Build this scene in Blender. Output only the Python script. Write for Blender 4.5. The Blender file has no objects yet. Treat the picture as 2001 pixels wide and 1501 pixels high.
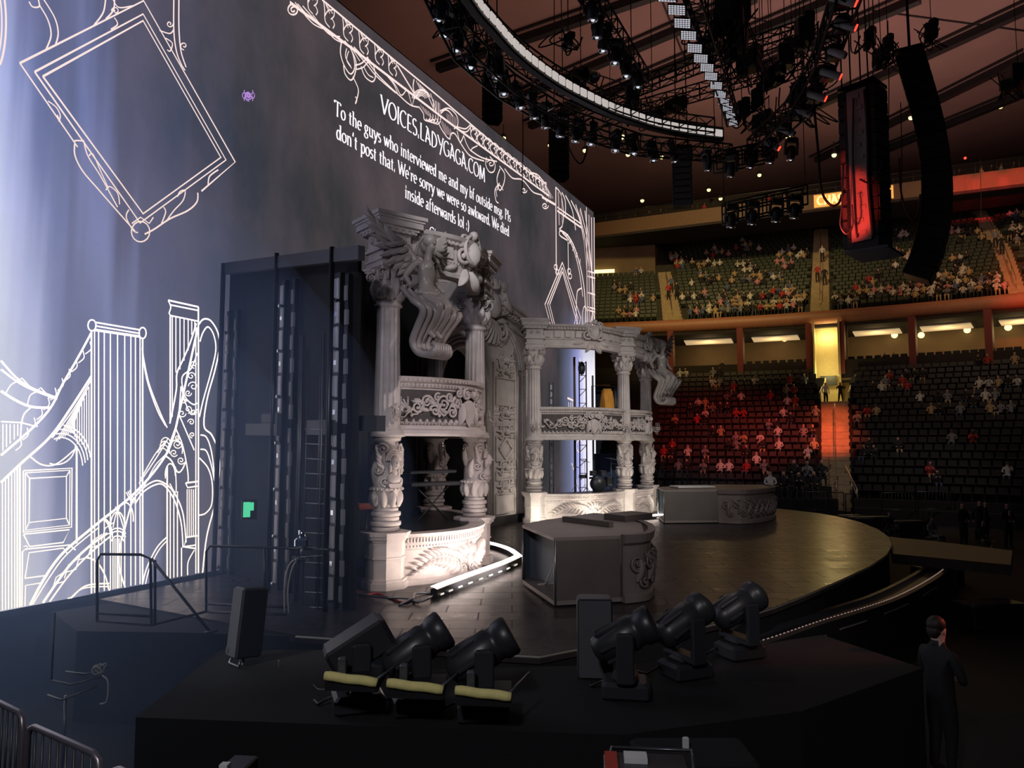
import bpy, math, random
from mathutils import Vector as V, Matrix
import mathutils
random.seed(7)
PI = math.pi
COL = bpy.context.scene.collection
CAMZ = 4.5; DECK = 1.5; FPX = 1455.0; YH = 870.0
PITCH = math.atan((YH - 750.5) / FPX)
_F = V((0, math.cos(PITCH), math.sin(PITCH))); _U = V((0, -math.sin(PITCH), math.cos(PITCH))); _R = V((1, 0, 0))
CAM = V((0, 0, CAMZ))

def ray(px, py): return _F * FPX + _R * (px - 1000.5) + _U * (750.5 - py)
def onz(px, py, z):                       # point at height z
    r = ray(px, py); return CAM + r * ((z - CAMZ) / r.z)
def aty(px, py, Y):                       # point at depth Y
    r = ray(px, py); return CAM + r * (Y / r.y)
def L3(a, b, t): return a + (b - a) * t

# ------------------------------------------------------------ materials
def mat(name, col, rough=0.6, metal=0.0, noise=0.0, nscale=4.0, bump=0.0, bscale=30.0, emit=None, estr=0.0, spec=0.5):
    m = bpy.data.materials.new(name); m.use_nodes = True
    nt = m.node_tree; b = nt.nodes['Principled BSDF']
    b.inputs['Base Color'].default_value = (*col, 1); b.inputs['Roughness'].default_value = rough
    b.inputs['Metallic'].default_value = metal; b.inputs['Specular IOR Level'].default_value = spec
    tc = nt.nodes.new('ShaderNodeTexCoord')
    if noise > 0:
        n = nt.nodes.new('ShaderNodeTexNoise'); n.inputs['Scale'].default_value = nscale; n.inputs['Detail'].default_value = 5
        r = nt.nodes.new('ShaderNodeValToRGB')
        r.color_ramp.elements[0].position = 0.3; r.color_ramp.elements[1].position = 0.7
        r.color_ramp.elements[0].color = (*[c * (1 - noise) for c in col], 1)
        r.color_ramp.elements[1].color = (*[min(1, c * (1 + noise)) for c in col], 1)
        nt.links.new(tc.outputs['Object'], n.inputs['Vector']); nt.links.new(n.outputs['Fac'], r.inputs['Fac'])
        nt.links.new(r.outputs['Color'], b.inputs['Base Color'])
    if bump > 0:
        n2 = nt.nodes.new('ShaderNodeTexNoise'); n2.inputs['Scale'].default_value = bscale; n2.inputs['Detail'].default_value = 3
        bp = nt.nodes.new('ShaderNodeBump'); bp.inputs['Strength'].default_value = bump; bp.inputs['Distance'].default_value = 0.02
        nt.links.new(tc.outputs['Object'], n2.inputs['Vector']); nt.links.new(n2.outputs['Fac'], bp.inputs['Height'])
        nt.links.new(bp.outputs['Normal'], b.inputs['Normal'])
    if emit:
        b.inputs['Emission Color'].default_value = (*emit, 1); b.inputs['Emission Strength'].default_value = estr
    return m

M = {}
M['plaster'] = mat('sculpted_plaster', (0.56, 0.50, 0.48), 0.6, noise=0.12, nscale=3, bump=0.15, bscale=25)
M['plaster_shade'] = mat('plaster_recess_shade', (0.07, 0.06, 0.058), 0.7, noise=0.15, nscale=5, bump=0.2)  # recess darkened in colour to deepen the shade behind the relief
M['black'] = mat('black_paint', (0.012, 0.012, 0.014), 0.45, noise=0.2)
M['blackm'] = mat('black_steel', (0.02, 0.02, 0.022), 0.35, metal=0.6)
M['case'] = mat('fixture_case', (0.028, 0.029, 0.034), 0.38, bump=0.03)
M['drape'] = mat('black_drape', (0.007, 0.007, 0.008), 0.9, noise=0.3, nscale=2)
M['steel'] = mat('bare_steel', (0.22, 0.23, 0.25), 0.35, metal=0.8, noise=0.15)
M['steel_d'] = mat('dark_steel', (0.07, 0.072, 0.08), 0.4, metal=0.7, noise=0.15)
M['chrome'] = mat('lens_chrome', (0.8, 0.85, 0.9), 0.12, metal=1.0)
M['lens'] = mat('lens_glass', (0.02, 0.02, 0.03), 0.04, spec=1.0)
M['lens_glint'] = mat('lens_glint', (0.6, 0.6, 0.65), 0.1, emit=(0.85, 0.9, 1.0), estr=0.9)  # emission paints in the glints on the hanging lenses
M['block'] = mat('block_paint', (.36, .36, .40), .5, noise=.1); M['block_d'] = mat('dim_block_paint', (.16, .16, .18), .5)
M['beam'] = mat('grey_beam', (.055, .055, .062), .6)
M['grille'] = mat('speaker_grille', (0.09, 0.092, 0.105), 0.6, bump=0.5, bscale=220)
M['foam'] = mat('yellow_foam', (0.78, 0.68, 0.26), 0.8, noise=0.06, nscale=12, bump=0.1)
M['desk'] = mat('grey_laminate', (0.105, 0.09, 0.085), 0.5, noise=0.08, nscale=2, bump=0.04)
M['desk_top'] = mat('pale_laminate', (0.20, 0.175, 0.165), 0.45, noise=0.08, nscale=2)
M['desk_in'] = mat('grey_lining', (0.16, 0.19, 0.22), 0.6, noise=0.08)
M['floor'] = mat('dark_floor', (0.005, 0.005, 0.006), 0.85, noise=0.3, nscale=0.6)
M['red'] = mat('red_cable', (0.35, 0.03, 0.02), 0.5)
M['orange'] = mat('orange_cloth', (0.8, 0.36, 0.05), 0.8, noise=0.1)
M['white'] = mat('white_paint', (0.6, 0.6, 0.58), 0.5, noise=0.05)
M['strip'] = mat('footlight_strip', (1, .9, .85), 0.4, emit=(1.0, 0.82, 0.74), estr=9.0)
M['bulb'] = mat('lit_bulb', (1, .9, .6), 0.4, emit=(1.0, 0.82, 0.30), estr=2.2)
M['bulb_red'] = mat('red_lamp', (1, .1, .05), 0.4, emit=(1.0, 0.04, 0.02), estr=3)
M['green'] = mat('green_sign', (0, .3, .2), 0.4, emit=(0.10, 0.75, 0.42), estr=0.9)
M['blueled'] = mat('blue_led', (0, .1, .6), 0.4, emit=(0.1, 0.25, 1.0), estr=4)
M['panel'] = mat('light_panel', (0.5, 0.48, 0.46), 0.35, noise=0.1, nscale=8, emit=(1, .9, .85), estr=0.5)
M['art'] = mat('led_line', (0, 0, 0), 0.6, emit=(1.0, 0.80, 0.76), estr=1.0)
M['art2'] = mat('led_line_white', (0, 0, 0), 0.6, emit=(0.97, 0.90, 1.0), estr=1.7)
M['art_fill'] = mat('led_fill', (0, 0, 0), 0.6, emit=(0.50, 0.36, 0.37), estr=0.75)
M['text'] = mat('led_lettering', (0, 0, 0), 0.6, emit=(1.0, 0.93, 0.97), estr=1.1)
M['rose'] = mat('led_rose', (0, 0, 0), 0.6, emit=(0.50, 0.28, 0.75), estr=0.9)

# ------------------------------------------------------------ mesh builder
class MB:
    def __init__(s): s.v = []; s.f = []; s.m = []; s.s = []
    def add(s, vs, fs, mi=0, sm=False):
        o = len(s.v); s.v.extend(tuple(x) for x in vs)
        for f in fs: s.f.append(tuple(i + o for i in f)); s.m.append(mi); s.s.append(sm)
        return s
    def frame(s, o, ax, ay, az, mi=0):        # parallelepiped: corner o, edge vectors
        o = V(o); ax = V(ax); ay = V(ay); az = V(az)
        p = [o, o + ax, o + ax + ay, o + ay, o + az, o + ax + az, o + ax + ay + az, o + ay + az]
        return s.add(p, [(0, 3, 2, 1), (4, 5, 6, 7), (0, 1, 5, 4), (1, 2, 6, 5), (2, 3, 7, 6), (3, 0, 4, 7)], mi)
    def box(s, c, size, rz=0.0, mi=0, R=None):
        R = R or Matrix.Rotation(rz, 3, 'Z')
        x, y, z = [R @ V(a) for a in ((size[0], 0, 0), (0, size[1], 0), (0, 0, size[2]))]
        return s.frame(V(c) - (x + y + z) / 2, x, y, z, mi)
    def bbox(s, c, size, b=0.02, rz=0.0, mi=0, R=None):   # box with chamfered edges
        R = R or Matrix.Rotation(rz, 3, 'Z'); hx, hy, hz = [a / 2 for a in size]; b = min(b, hx * .9, hy * .9, hz * .9)
        def ring(k, z): return [V((x, y, z)) for x, y in ((-hx + k, -hy + k + (b if k == 0 else 0)), (hx - k, -hy + k + (b if k == 0 else 0)))]
        out = []
        for z, k in ((-hz, b), (-hz + b, 0), (hz - b, 0), (hz, b)):
            x, y = hx - k, hy - k; c2 = b * .7
            out.append([V(q) for q in ((-x + c2, -y, z), (x - c2, -y, z), (x, -y + c2, z), (x, y - c2, z), (x - c2, y, z), (-x + c2, y, z), (-x, y - c2, z), (-x, -y + c2, z))])
        vs = [V(c) + R @ q for r_ in out for q in r_]
        fs = [tuple(reversed(range(8))), tuple(range(24, 32))]
        for k in range(3):
            for i in range(8): fs.append((k * 8 + i, k * 8 + (i + 1) % 8, k * 8 + 8 + (i + 1) % 8, k * 8 + 8 + i))
        return s.add(vs, fs, mi)
    def tube(s, path, r, n=6, mi=0, sm=True, cap=True, flat=1.0, up=None):
        path = [V(p) for p in path]; N = len(path)
        rs = r if isinstance(r, (list, tuple)) else [r] * N
        vs = []; prev = None
        for i, p in enumerate(path):
            t = (path[min(i + 1, N - 1)] - path[max(i - 1, 0)])
            t = t.normalized() if t.length > 1e-9 else V((0, 0, 1))
            if prev is None:
                a = V(up) if up else (V((0, 0, 1)) if abs(t.z) < .9 else V((1, 0, 0)))
                x = t.cross(a).normalized()
            else:
                x = (prev - t * prev.dot(t)); x = x.normalized() if x.length > 1e-6 else t.orthogonal().normalized()
            prev = x; y = x.cross(t)
            for k in range(n):
                a = 2 * PI * k / n; vs.append(p + (x * math.cos(a) + y * math.sin(a) * flat) * rs[i])
        fs = []
        for i in range(N - 1):
            for k in range(n): fs.append((i * n + k, (i + 1) * n + k, (i + 1) * n + (k + 1) % n, i * n + (k + 1) % n))
        if cap: fs.append(tuple(range(n))); fs.append(tuple(reversed(range((N - 1) * n, N * n))))
        return s.add(vs, fs, mi, sm)
    def lathe(s, prof, n=24, c=(0, 0, 0), mi=0, sm=True, mod=None, a0=0, a1=2 * PI, axis=None):
        # prof: (r, z); mod(i_angle, z) scales r
        full = abs(a1 - a0 - 2 * PI) < 1e-6; cnt = n if full else n + 1
        R = axis if axis is not None else Matrix.Identity(3); c = V(c); vs = []
        for r_, z in prof:
            for k in range(cnt):
                a = a0 + (a1 - a0) * k / n; q = r_ * (mod(k, z) if mod else 1)
                vs.append(c + R @ V((q * math.cos(a), q * math.sin(a), z)))
        fs = []
        for i in range(len(prof) - 1):
            for k in range(n if full else n):
                k2 = (k + 1) % cnt if full else k + 1
                fs.append((i * cnt + k, i * cnt + k2, (i + 1) * cnt + k2, (i + 1) * cnt + k))
        if full:
            fs.append(tuple(reversed(range(cnt)))); fs.append(tuple(range((len(prof) - 1) * cnt, len(prof) * cnt)))
        return s.add(vs, fs, mi, sm)
    def ball(s, c, r, n=10, mi=0, R=None):
        rx, ry, rz = (r, r, r) if not isinstance(r, (tuple, list)) else r
        R = R or Matrix.Identity(3); c = V(c); m_ = n // 2; vs = []
        for i in range(m_ + 1):
            p = PI * i / m_
            for k in range(n):
                a = 2 * PI * k / n; vs.append(c + R @ V((rx * math.sin(p) * math.cos(a), ry * math.sin(p) * math.sin(a), rz * math.cos(p))))
        fs = [(i * n + k, (i + 1) * n + k, (i + 1) * n + (k + 1) % n, i * n + (k + 1) % n) for i in range(m_) for k in range(n)]
        return s.add(vs, fs, mi, True)
    def prism(s, poly, z0, z1, mi=0, mi_side=None):
        n = len(poly); vs = [V((p[0], p[1], z0)) for p in poly] + [V((p[0], p[1], z1)) for p in poly]
        s.add(vs, [tuple(reversed(range(n))), tuple(range(n, 2 * n))], mi)
        return s.add(vs, [(i, (i + 1) % n, n + (i + 1) % n, n + i) for i in range(n)], mi if mi_side is None else mi_side)
    def sweep(s, path, prof, mi=0, out=None, closed=False, sm=False):
        # path: ground points; prof: closed polygon of (outward, z); out[i]: outward unit normal
        N = len(path); k = len(prof); vs = []
        for i in range(N):
            for o, z in prof: vs.append(V(path[i]) + V(out[i]) * o + V((0, 0, z)))
        fs = []
        for i in range(N - 1):
            for j in range(k): fs.append((i * k + j, i * k + (j + 1) % k, (i + 1) * k + (j + 1) % k, (i + 1) * k + j))
        fs.append(tuple(reversed(range(k)))); fs.append(tuple(range((N - 1) * k, N * k)))
        return s.add(vs, fs, mi, sm)
    def build(s, name, mats, parent=None, loc=None):
        me = bpy.data.meshes.new(name); me.from_pydata(s.v, [], s.f)
        if not isinstance(mats, (list, tuple)): mats = [mats]
        for m_ in mats: me.materials.append(M[m_] if isinstance(m_, str) else m_)
        me.polygons.foreach_set('material_index', s.m); me.polygons.foreach_set('use_smooth', s.s); me.update()
        o = bpy.data.objects.new(name, me); COL.objects.link(o)
        if parent: o.parent = parent
        if loc: o.location = loc
        return o

def tag(o, label=None, cat=None, group=None, kind=None):
    if label: o['label'] = label
    if cat: o['category'] = cat
    if group: o['group'] = group
    if kind: o['kind'] = kind
    return o
def thing(name, label, cat, loc=(0, 0, 0), rz=0.0, group=None):
    o = bpy.data.objects.new(name, None); COL.objects.link(o); o.location = loc; o.rotation_euler = (0, 0, rz)
    o.empty_display_size = 0.2
    return tag(o, label, cat, group)
def dup(o, loc=None, rz=None, label=None, parent=None, scale=None, rot=None):
    c = o.copy(); COL.objects.link(c)
    if parent is not None: c.parent = parent
    if loc is not None: c.location = loc
    if rz is not None: c.rotation_euler = (0, 0, rz)
    if rot is not None: c.rotation_euler = rot
    if scale is not None: c.scale = scale if isinstance(scale, (tuple, list)) else (scale,) * 3
    if label: c['label'] = label
    for ch in o.children: dup(ch, parent=c)
    return c
def look_rot(d):                          # local -Z looks along d
    return V(d).to_track_quat('-Z', 'Y').to_euler()

# ------------------------------------------------------------ camera
cam = bpy.data.cameras.new('camera'); cam.sensor_width = 36.0; cam.lens = FPX / 2001 * 36.0
cam.clip_end = 400
camo = bpy.data.objects.new('camera', cam); COL.objects.link(camo); camo.location = CAM
camo.rotation_euler = (PI / 2 + PITCH, 0, 0); bpy.context.scene.camera = camo
sc = bpy.context.scene
sc.view_settings.view_transform = 'Standard'; sc.view_settings.look = 'None'; sc.view_settings.gamma = 1
sc.view_settings.exposure = 0.0; sc.view_settings.use_curve_mapping = False
sc.cycles.max_bounces = 5; sc.cycles.volume_bounces = 0; sc.cycles.caustics_reflective = False; sc.cycles.caustics_refractive = False
sc.cycles.use_denoising = True; sc.cycles.use_adaptive_sampling = True; sc.cycles.adaptive_threshold = 0.03; sc.cycles.sample_clamp_indirect = 4.0; sc.cycles.use_light_tree = True
w = bpy.data.worlds.new('world'); sc.world = w; w.use_nodes = True
w.node_tree.nodes['Background'].inputs[0].default_value = (0.10, 0.11, 0.14, 1); w.node_tree.nodes['Background'].inputs[1].default_value = 0.10
HAZE = True
# ============================================================ LED SCREEN
SA = onz(0, 1195, DECK); SB = onz(395, 1120, DECK)
SU = (SB - SA); SU.z = 0; SU.normalize(); SN = V((SU.y, -SU.x, 0))     # SN points at the stage
S_ROT = math.atan2(SU.y, SU.x)
def S(px, py):                            # picture point -> (along, height) on the screen
    r = ray(px, py); q = CAM + r * (SN.dot(SA - CAM) / SN.dot(r)); return (SU.dot(q - SA), q.z - DECK)
screen = thing('led_screen', 'huge LED video wall showing white line drawings and a message, behind the stage set', 'screen', SA, S_ROT)
T0, T1, TH = -5.0, 32.0, 16.55
def screen_mat():
    m = bpy.data.materials.new('led_picture'); m.use_nodes = True; nt = m.node_tree; nt.nodes.clear()
    N = nt.nodes.new; LK = nt.links.new
    out = N('ShaderNodeOutputMaterial'); em = N('ShaderNodeEmission'); tc = N('ShaderNodeTexCoord'); sp = N('ShaderNodeSeparateXYZ')
    LK(tc.outputs['Object'], sp.inputs[0]); LK(em.outputs[0], out.inputs[0])
    # clouds
    mp = N('ShaderNodeMapping'); mp.inputs['Scale'].default_value = (1.0, 1.0, 0.55); LK(tc.outputs['Object'], mp.inputs[0])
    n1 = N('ShaderNodeTexNoise'); n1.inputs['Scale'].default_value = 0.28; n1.inputs['Detail'].default_value = 7; n1.inputs['Roughness'].default_value = .6
    LK(mp.outputs[0], n1.inputs[0])
    cr = N('ShaderNodeValToRGB'); e = cr.color_ramp.elements
    e[0].position = .36; e[0].color = (.036, .036, .040, 1); e[1].position = .66; e[1].color = (.092, .070, .078, 1)
    LK(n1.outputs['Fac'], cr.inputs[0])
    # blue beam by position with streaks
    mp2 = N('ShaderNodeMapping'); mp2.inputs['Scale'].default_value = (1.0, 1.0, 0.045); LK(tc.outputs['Object'], mp2.inputs[0])
    n2 = N('ShaderNodeTexNoise'); n2.inputs['Scale'].default_value = 1.6; n2.inputs['Detail'].default_value = 3; LK(mp2.outputs[0], n2.inputs[0])
    def math_(op, a, b):
        q = N('ShaderNodeMath'); q.operation = op
        for i, x in enumerate((a, b)):
            if isinstance(x, (int, float)): q.inputs[i].default_value = x
            else: LK(x, q.inputs[i])
        return q.outputs[0]
    # leaning coordinate: beam fans out towards the bottom
    zz = math_('MULTIPLY', sp.outputs[2], 0.16)
    tt = math_('ADD', math_('SUBTRACT', sp.outputs[0], 1.0), zz)
    tt = math_('ADD', tt, math_('MULTIPLY', math_('SUBTRACT', n2.outputs['Fac'], 0.5), 1.8))
    r2 = N('ShaderNodeValToRGB'); e = r2.color_ramp.elements
    tn = math_('DIVIDE', math_('ADD', tt, 5.0), 40.0)
    LK(tn, r2.inputs[0])
    def P(t): return (t + 5.0) / 40.0
    e[0].position = 0; e[0].color = (.75, .82, 1.0, 1); e[1].position = P(-.5); e[1].color = (.60, .68, 1.0, 1)
    for t, c in ((.05, (.42, .48, .85)), (.7, (.15, .19, .42)), (1.3, (.09, .12, .27)), (1.9, (.15, .19, .42)), (2.6, (.045, .06, .14)), (4.5, (.020, .030, .07)), (6.5, (.004, .008, .02)), (9, (0, 0, 0))):
        k = e.new(P(t)); k.color = (*c, 1)
    r3 = N('ShaderNodeValToRGB'); e = r3.color_ramp.elements; LK(math_('DIVIDE', math_('ADD', sp.outputs[0], 5.0), 40.0), r3.inputs[0])
    e[0].position = P(26.5); e[0].color = (0, 0, 0, 1); e[1].position = P(28.0); e[1].color = (.10, .12, .22, 1)
    for t, c in ((29.2, (.30, .34, .75)), (30.4, (.8, .82, 1.0)), (32, (.9, .9, 1))):
        k = e.new(P(t)); k.color = (*c, 1)
    mr = N('ShaderNodeMapRange'); mr.inputs['From Min'].default_value = 10.5; mr.inputs['From Max'].default_value = 7.0; LK(sp.outputs[2], mr.inputs['Value'])
    mm = N('ShaderNodeMix'); mm.data_type = 'RGBA'; mm.blend_type = 'MIX'; mm.inputs[6].default_value = (0, 0, 0, 1); LK(mr.outputs[0], mm.inputs[0]); LK(r3.outputs[0], mm.inputs[7])
    # fade the left beam towards the top
    mt = N('ShaderNodeMapRange'); mt.inputs['From Min'].default_value = 16.0; mt.inputs['From Max'].default_value = 7.0; mt.inputs['To Min'].default_value = .45; LK(sp.outputs[2], mt.inputs['Value'])
    ml = N('ShaderNodeMix'); ml.data_type = 'RGBA'; ml.inputs[6].default_value = (0, 0, 0, 1); LK(mt.outputs[0], ml.inputs[0]); LK(r2.outputs[0], ml.inputs[7])
    a2 = N('ShaderNodeMix'); a2.data_type = 'RGBA'; a2.blend_type = 'ADD'; a2.inputs[0].default_value = 1; LK(ml.outputs[2], a2.inputs[6]); LK(mm.outputs[2], a2.inputs[7])
    ad = N('ShaderNodeMix'); ad.data_type = 'RGBA'; ad.blend_type = 'ADD'; ad.inputs[0].default_value = 1
    LK(cr.outputs[0], ad.inputs[6]); LK(a2.outputs[2], ad.inputs[7])
    LK(ad.outputs[2], em.inputs[0]); em.inputs[1].default_value = 1.0
    return m
M['picture'] = screen_mat()
b = MB(); b.frame((T0, 0.0, 0), (T1 - T0, 0, 0), (0, -0.02, 0), (0, 0, TH)); b.build('display_surface', 'picture', screen)
# local frame: x along, y is away from the stage (left normal), so artwork sits at negative y
b = MB(); b.frame((T0 - .1, 0.32, -.1), (T1 - T0 + .2, 0, 0), (0, -0.28, 0), (0, 0, TH + .2)); b.build('cabinet_frame', 'black', screen)
b = MB()
for k in range(0, 38, 3): b.frame((T0 + k, 0.32, 0), (.12, 0, 0), (0, 0.6, 0), (0, 0, TH))
b.build('rear_brace', 'blackm', screen)

def crom(p, n=6):
    if len(p) < 3: return p
    out = []; q = [p[0]] + list(p) + [p[-1]]
    for i in range(1, len(q) - 2):
        for k in range(n):
            t = k / n; t2 = t * t; t3 = t2 * t
            out.append(tuple(.5 * (2 * q[i][j] + (q[i + 1][j] - q[i - 1][j]) * t + (2 * q[i - 1][j] - 5 * q[i][j] + 4 * q[i + 1][j] - q[i + 2][j]) * t2 + (3 * q[i][j] - q[i - 1][j] - 3 * q[i + 1][j] + q[i + 2][j]) * t3) for j in range(len(p[0]))))
    out.append(tuple(p[-1])); return out
_lay = [0]
def ribbon(mb, pts, w, mi=0, pen=None, y=-0.028):
    # flat LED line w metres wide through (t, z) points
    n = len(pts); vs = []
    for i in range(n):
        a = pts[max(i - 1, 0)]; c = pts[min(i + 1, n - 1)]; dx, dz = c[0] - a[0], c[1] - a[1]; l = math.hypot(dx, dz) or 1
        ww = w * (pen(dx / l, dz / l) if pen else 1) / 2
        nx, nz = -dz / l * ww, dx / l * ww
        vs += [(pts[i][0] + nx, y, pts[i][1] + nz), (pts[i][0] - nx, y, pts[i][1] - nz)]
    mb.add(vs, [(2 * i, 2 * i + 1, 2 * i + 3, 2 * i + 2) for i in range(n - 1)], mi)
def clipz(pts): return [(t, min(max(z, 0.01), TH - .02)) for t, z in pts]
def art(mb, px, w=3.4, curve=False, mi=0):
    # px: list of picture points; w: line weight in picture pixels, turned into metres at the line's place
    if curve: px = crom([tuple(map(float, p)) for p in px], 6)
    pts = [S(*p) for p in px]
    m_ = pts[len(pts) // 2]; Y = SA.y + SU.y * m_[0]
    ribbon(mb, clipz(pts), w * Y / FPX, mi)
def arcp(cx, cy, rx, ry, a0, a1, n=12, rot=0):
    o = []
    for i in range(n + 1):
        a = math.radians(a0 + (a1 - a0) * i / n); x, y = rx * math.cos(a), -ry * math.sin(a)
        o.append((cx + x * math.cos(rot) - y * math.sin(rot), cy + x * math.sin(rot) + y * math.cos(rot)))
    return o
def spirp(cx, cy, r, turns=1.5, a0=0, hand=1, n=22, sq=1.0):
    return [(cx + r * (1 - .85 * i / n) * math.cos(math.radians(a0) + hand * turns * 2 * PI * i / n) * sq,
             cy + r * (1 - .85 * i / n) * math.sin(math.radians(a0) + hand * turns * 2 * PI * i / n)) for i in range(n + 1)]

# ---- hanging sign frame, top of the screen (its inside is left plain)
A = MB()
art(A, [(37, 124), (279, 2), (458, 317), (392, 374)], 3.2); art(A, [(37, 124), (150, 288)], 3.2)
art(A, [(66, 141), (278, 28), (440, 313), (272, 436), (66, 141)], 3.2); art(A, [(82, 150), (278, 41), (430, 308), (278, 418), (82, 150)], 3.4)
art(A, [(150, 288), (144, 276), (163, 276)], 3, 1)
art(A, [(144, 282), (145, 305), (160, 335), (190, 370), (225, 410), (262, 452)], 3.2, 1); art(A, [(162, 276), (170, 305), (195, 345), (228, 405)], 2.8, 1)
art(A, [(172, 305), (180, 302), (195, 335), (210, 368)], 2.4, 1); art(A, [(205, 372), (213, 365), (228, 378), (232, 400)], 2.4, 1); art(A, [(250, 410), (245, 425), (258, 450), (268, 455)], 2.6, 1)
art(A, [(385, 377), (383, 395), (365, 412), (330, 428), (300, 448), (281, 458)], 3.2, 1); art(A, [(318, 405), (322, 415), (314, 437)], 2.6, 1)
art(A, [(345, 385), (350, 375), (360, 373), (356, 392), (338, 412), (325, 430)], 2.4, 1); art(A, [(405, 362), (408, 345), (425, 332)], 2.8, 1); art(A, [(222, 35), (228, 48), (215, 58)], 2.6, 1)
art(A, arcp(273, 453, 18, 20, 90, 450, 16), 2.8); art(A, [(256, 437), (273, 425), (290, 437), (298, 425)], 2.6)
art(A, [(110, 225), (116, 238), (60, 133)][:2], 2.5)
art(A, [(92, 198), (108, 210), (116, 226), (113, 238)], 2.6, 1)
# hanging cords and scrolls above the frame
art(A, [(55, 4), (62, 14), (75, 13), (72, -4)], 3, 1); art(A, [(75, 10), (92, 40), (98, 70), (88, 98)], 3, 1); art(A, [(82, -3), (105, 35), (112, 65), (107, 88)], 3, 1)
art(A, [(205, -4), (200, 25), (182, 50)], 3, 1); art(A, [(222, -4), (220, 20), (205, 38)], 3, 1); art(A, [(218, -3), (230, 15), (258, 12)], 2.6, 1)
art(A, spirp(224, 22, 8, 1.2, 180), 2.2); art(A, [(338, -4), (338, 60), (343, 100), (352, 125), (360, 138)], 3, 1); art(A, [(348, -4), (348, 55), (352, 100), (362, 132)], 3, 1)
art(A, spirp(330, 47, 7, 1.2, 0), 2.2); art(A, spirp(358, 90, 8, 1.2, 90), 2.2); art(A, [(310, 60), (330, 66), (338, 58)], 2.4, 1); art(A, [(322, 75), (335, 85), (331, 100), (325, 98)], 2.4, 1)
art(A, arcp(-14, 45, 24, 95, -60, 60, 14), 4); art(A, arcp(-22, 45, 24, 90, -60, 60, 14), 3)
tag(A.build('sign_frame_drawing', 'art', screen), 'tilted hanging sign frame drawn in white lines')
# ---- lower left bridge drawing
B = MB()
def vline(x, y0, y1, w=2.6, mi=0): art(B, [(x, y0), (x + (0.0 if x > 60 else 0), y1)], w, mi=mi)
def yb(x): return 1193 - (x / 395.0) * 75
# tower one: twin round ends
art(B, arcp(178, 636, 8, 11, 90, 450), 3); art(B, arcp(277, 651, 7, 11, 90, 450), 3)
art(B, [(184, 630), (272, 645)], 3.2); art(B, [(184, 637), (272, 652)], 3); art(B, [(184, 645), (272, 658)], 5, mi=0)
for x in (177, 183, 191, 202, 214, 228, 242, 254, 263, 272, 277): vline(x, 645 + (x - 177) * .15, yb(x), 2.6 if x not in (177, 277) else 3.6)
# suspension ropes
art(B, [(0, 705), (30, 738), (60, 758), (105, 776)], 4, 1); art(B, [(0, 722), (35, 748), (70, 765), (110, 780)], 4, 1); art(B, [(0, 764), (30, 783), (60, 795), (97, 797)], 5, 1)
for x0, y0 in ((38, 742), (75, 761)): art(B, [(x0 - 4, y0 + 2), (x0 + 3, y0 - 3), (x0 + 22, y0 + 18)], 2.6)
art(B, [(10, 768), (20, 752), (36, 744)], 2.4, 1); art(B, [(52, 790), (58, 772), (75, 764)], 2.4, 1); art(B, [(40, 830), (45, 810), (60, 795)], 3, 1)
art(B, [(177, 650), (150, 700), (120, 752), (97, 797), (60, 838), (0, 890)], 4.5, 1)
for i in range(11):
    t = i / 11; x = 174 - t * 150; y = 668 + t * 195 + 20 * t * (t - .3); art(B, [(x, y), (x + 2, y + 14), (x - 9, y + 24)], 2.2, 1)
art(B, [(177, 735), (135, 800), (95, 855), (40, 905), (0, 943)], 5, 1); art(B, [(177, 742), (140, 803), (100, 856)], 2.4, 1)
for i in range(7):
    x = 172 - 4.6 * i; y = 756 + 10.5 * i; art(B, [(x, y), (x, 884 - 5 * i)], 2.0); art(B, [(x, y), (108 + 5.6 * i, 862 - 3.0 * i)], 2.0)
    if i < 4: art(B, arcp(118, 915 - i * 5, 42 + i * 5, 60 + i * 3, 110 - i * 8, 5, 10), 2.4)
art(B, arcp(108, 868, 38, 40, 250, 360, 10), 2.6); art(B, arcp(108, 868, 42, 40, 0, 60, 8), 2.6); art(B, [(58, 893), (80, 908), (108, 907), (146, 877)], 2.8, 1)
art(B, [(0, 824), (40, 826), (62, 832), (72, 833)], 3); art(B, [(40, 826), (38, 858)], 3)
for x in (4, 11, 18, 26, 33): vline(x, 829, 885 - x, 2.4)
for x in (3, 9, 15, 21, 27, 32, 37): vline(x, 942 - x * .9, yb(x), 2.4 if x < 30 else 3.4)
vline(148, 872, 1062, 4)
# door panels
for d, w_ in ((0, 2.8), (4, 2.2)):
    art(B, [(44 + d, 920 + d), (139 - d, 915 + d), (138 - d, 1030 - d), (44 + d, 1040 - d), (44 + d, 920 + d)], w_)
art(B, [(56, 935), (128, 931), (128, 1013), (55, 1021), (56, 935)], 2.6)
for a_, c_ in (((48, 924), (56, 935)), ((135, 919), (128, 931)), ((134, 1026), (128, 1013)), ((48, 1036), (55, 1021))): art(B, [a_, c_], 2.2)
art(B, [(44, 1044), (134, 1035), (122, 1060), (56, 1068), (44, 1044)], 2.6); art(B, [(41, 1185), (42, 1078), (48, 1073), (134, 1065), (146, 1075)], 2.8)
art(B, [(47, 1130), (55, 1080), (122, 1071), (130, 1082)], 2.4); art(B, [(47, 1130), (92, 1124)], 2.4); art(B, [(47, 1184), (48, 1144), (78, 1139)], 2.4); art(B, [(44, 1068), (50, 1066), (52, 1070)], 2)
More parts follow.
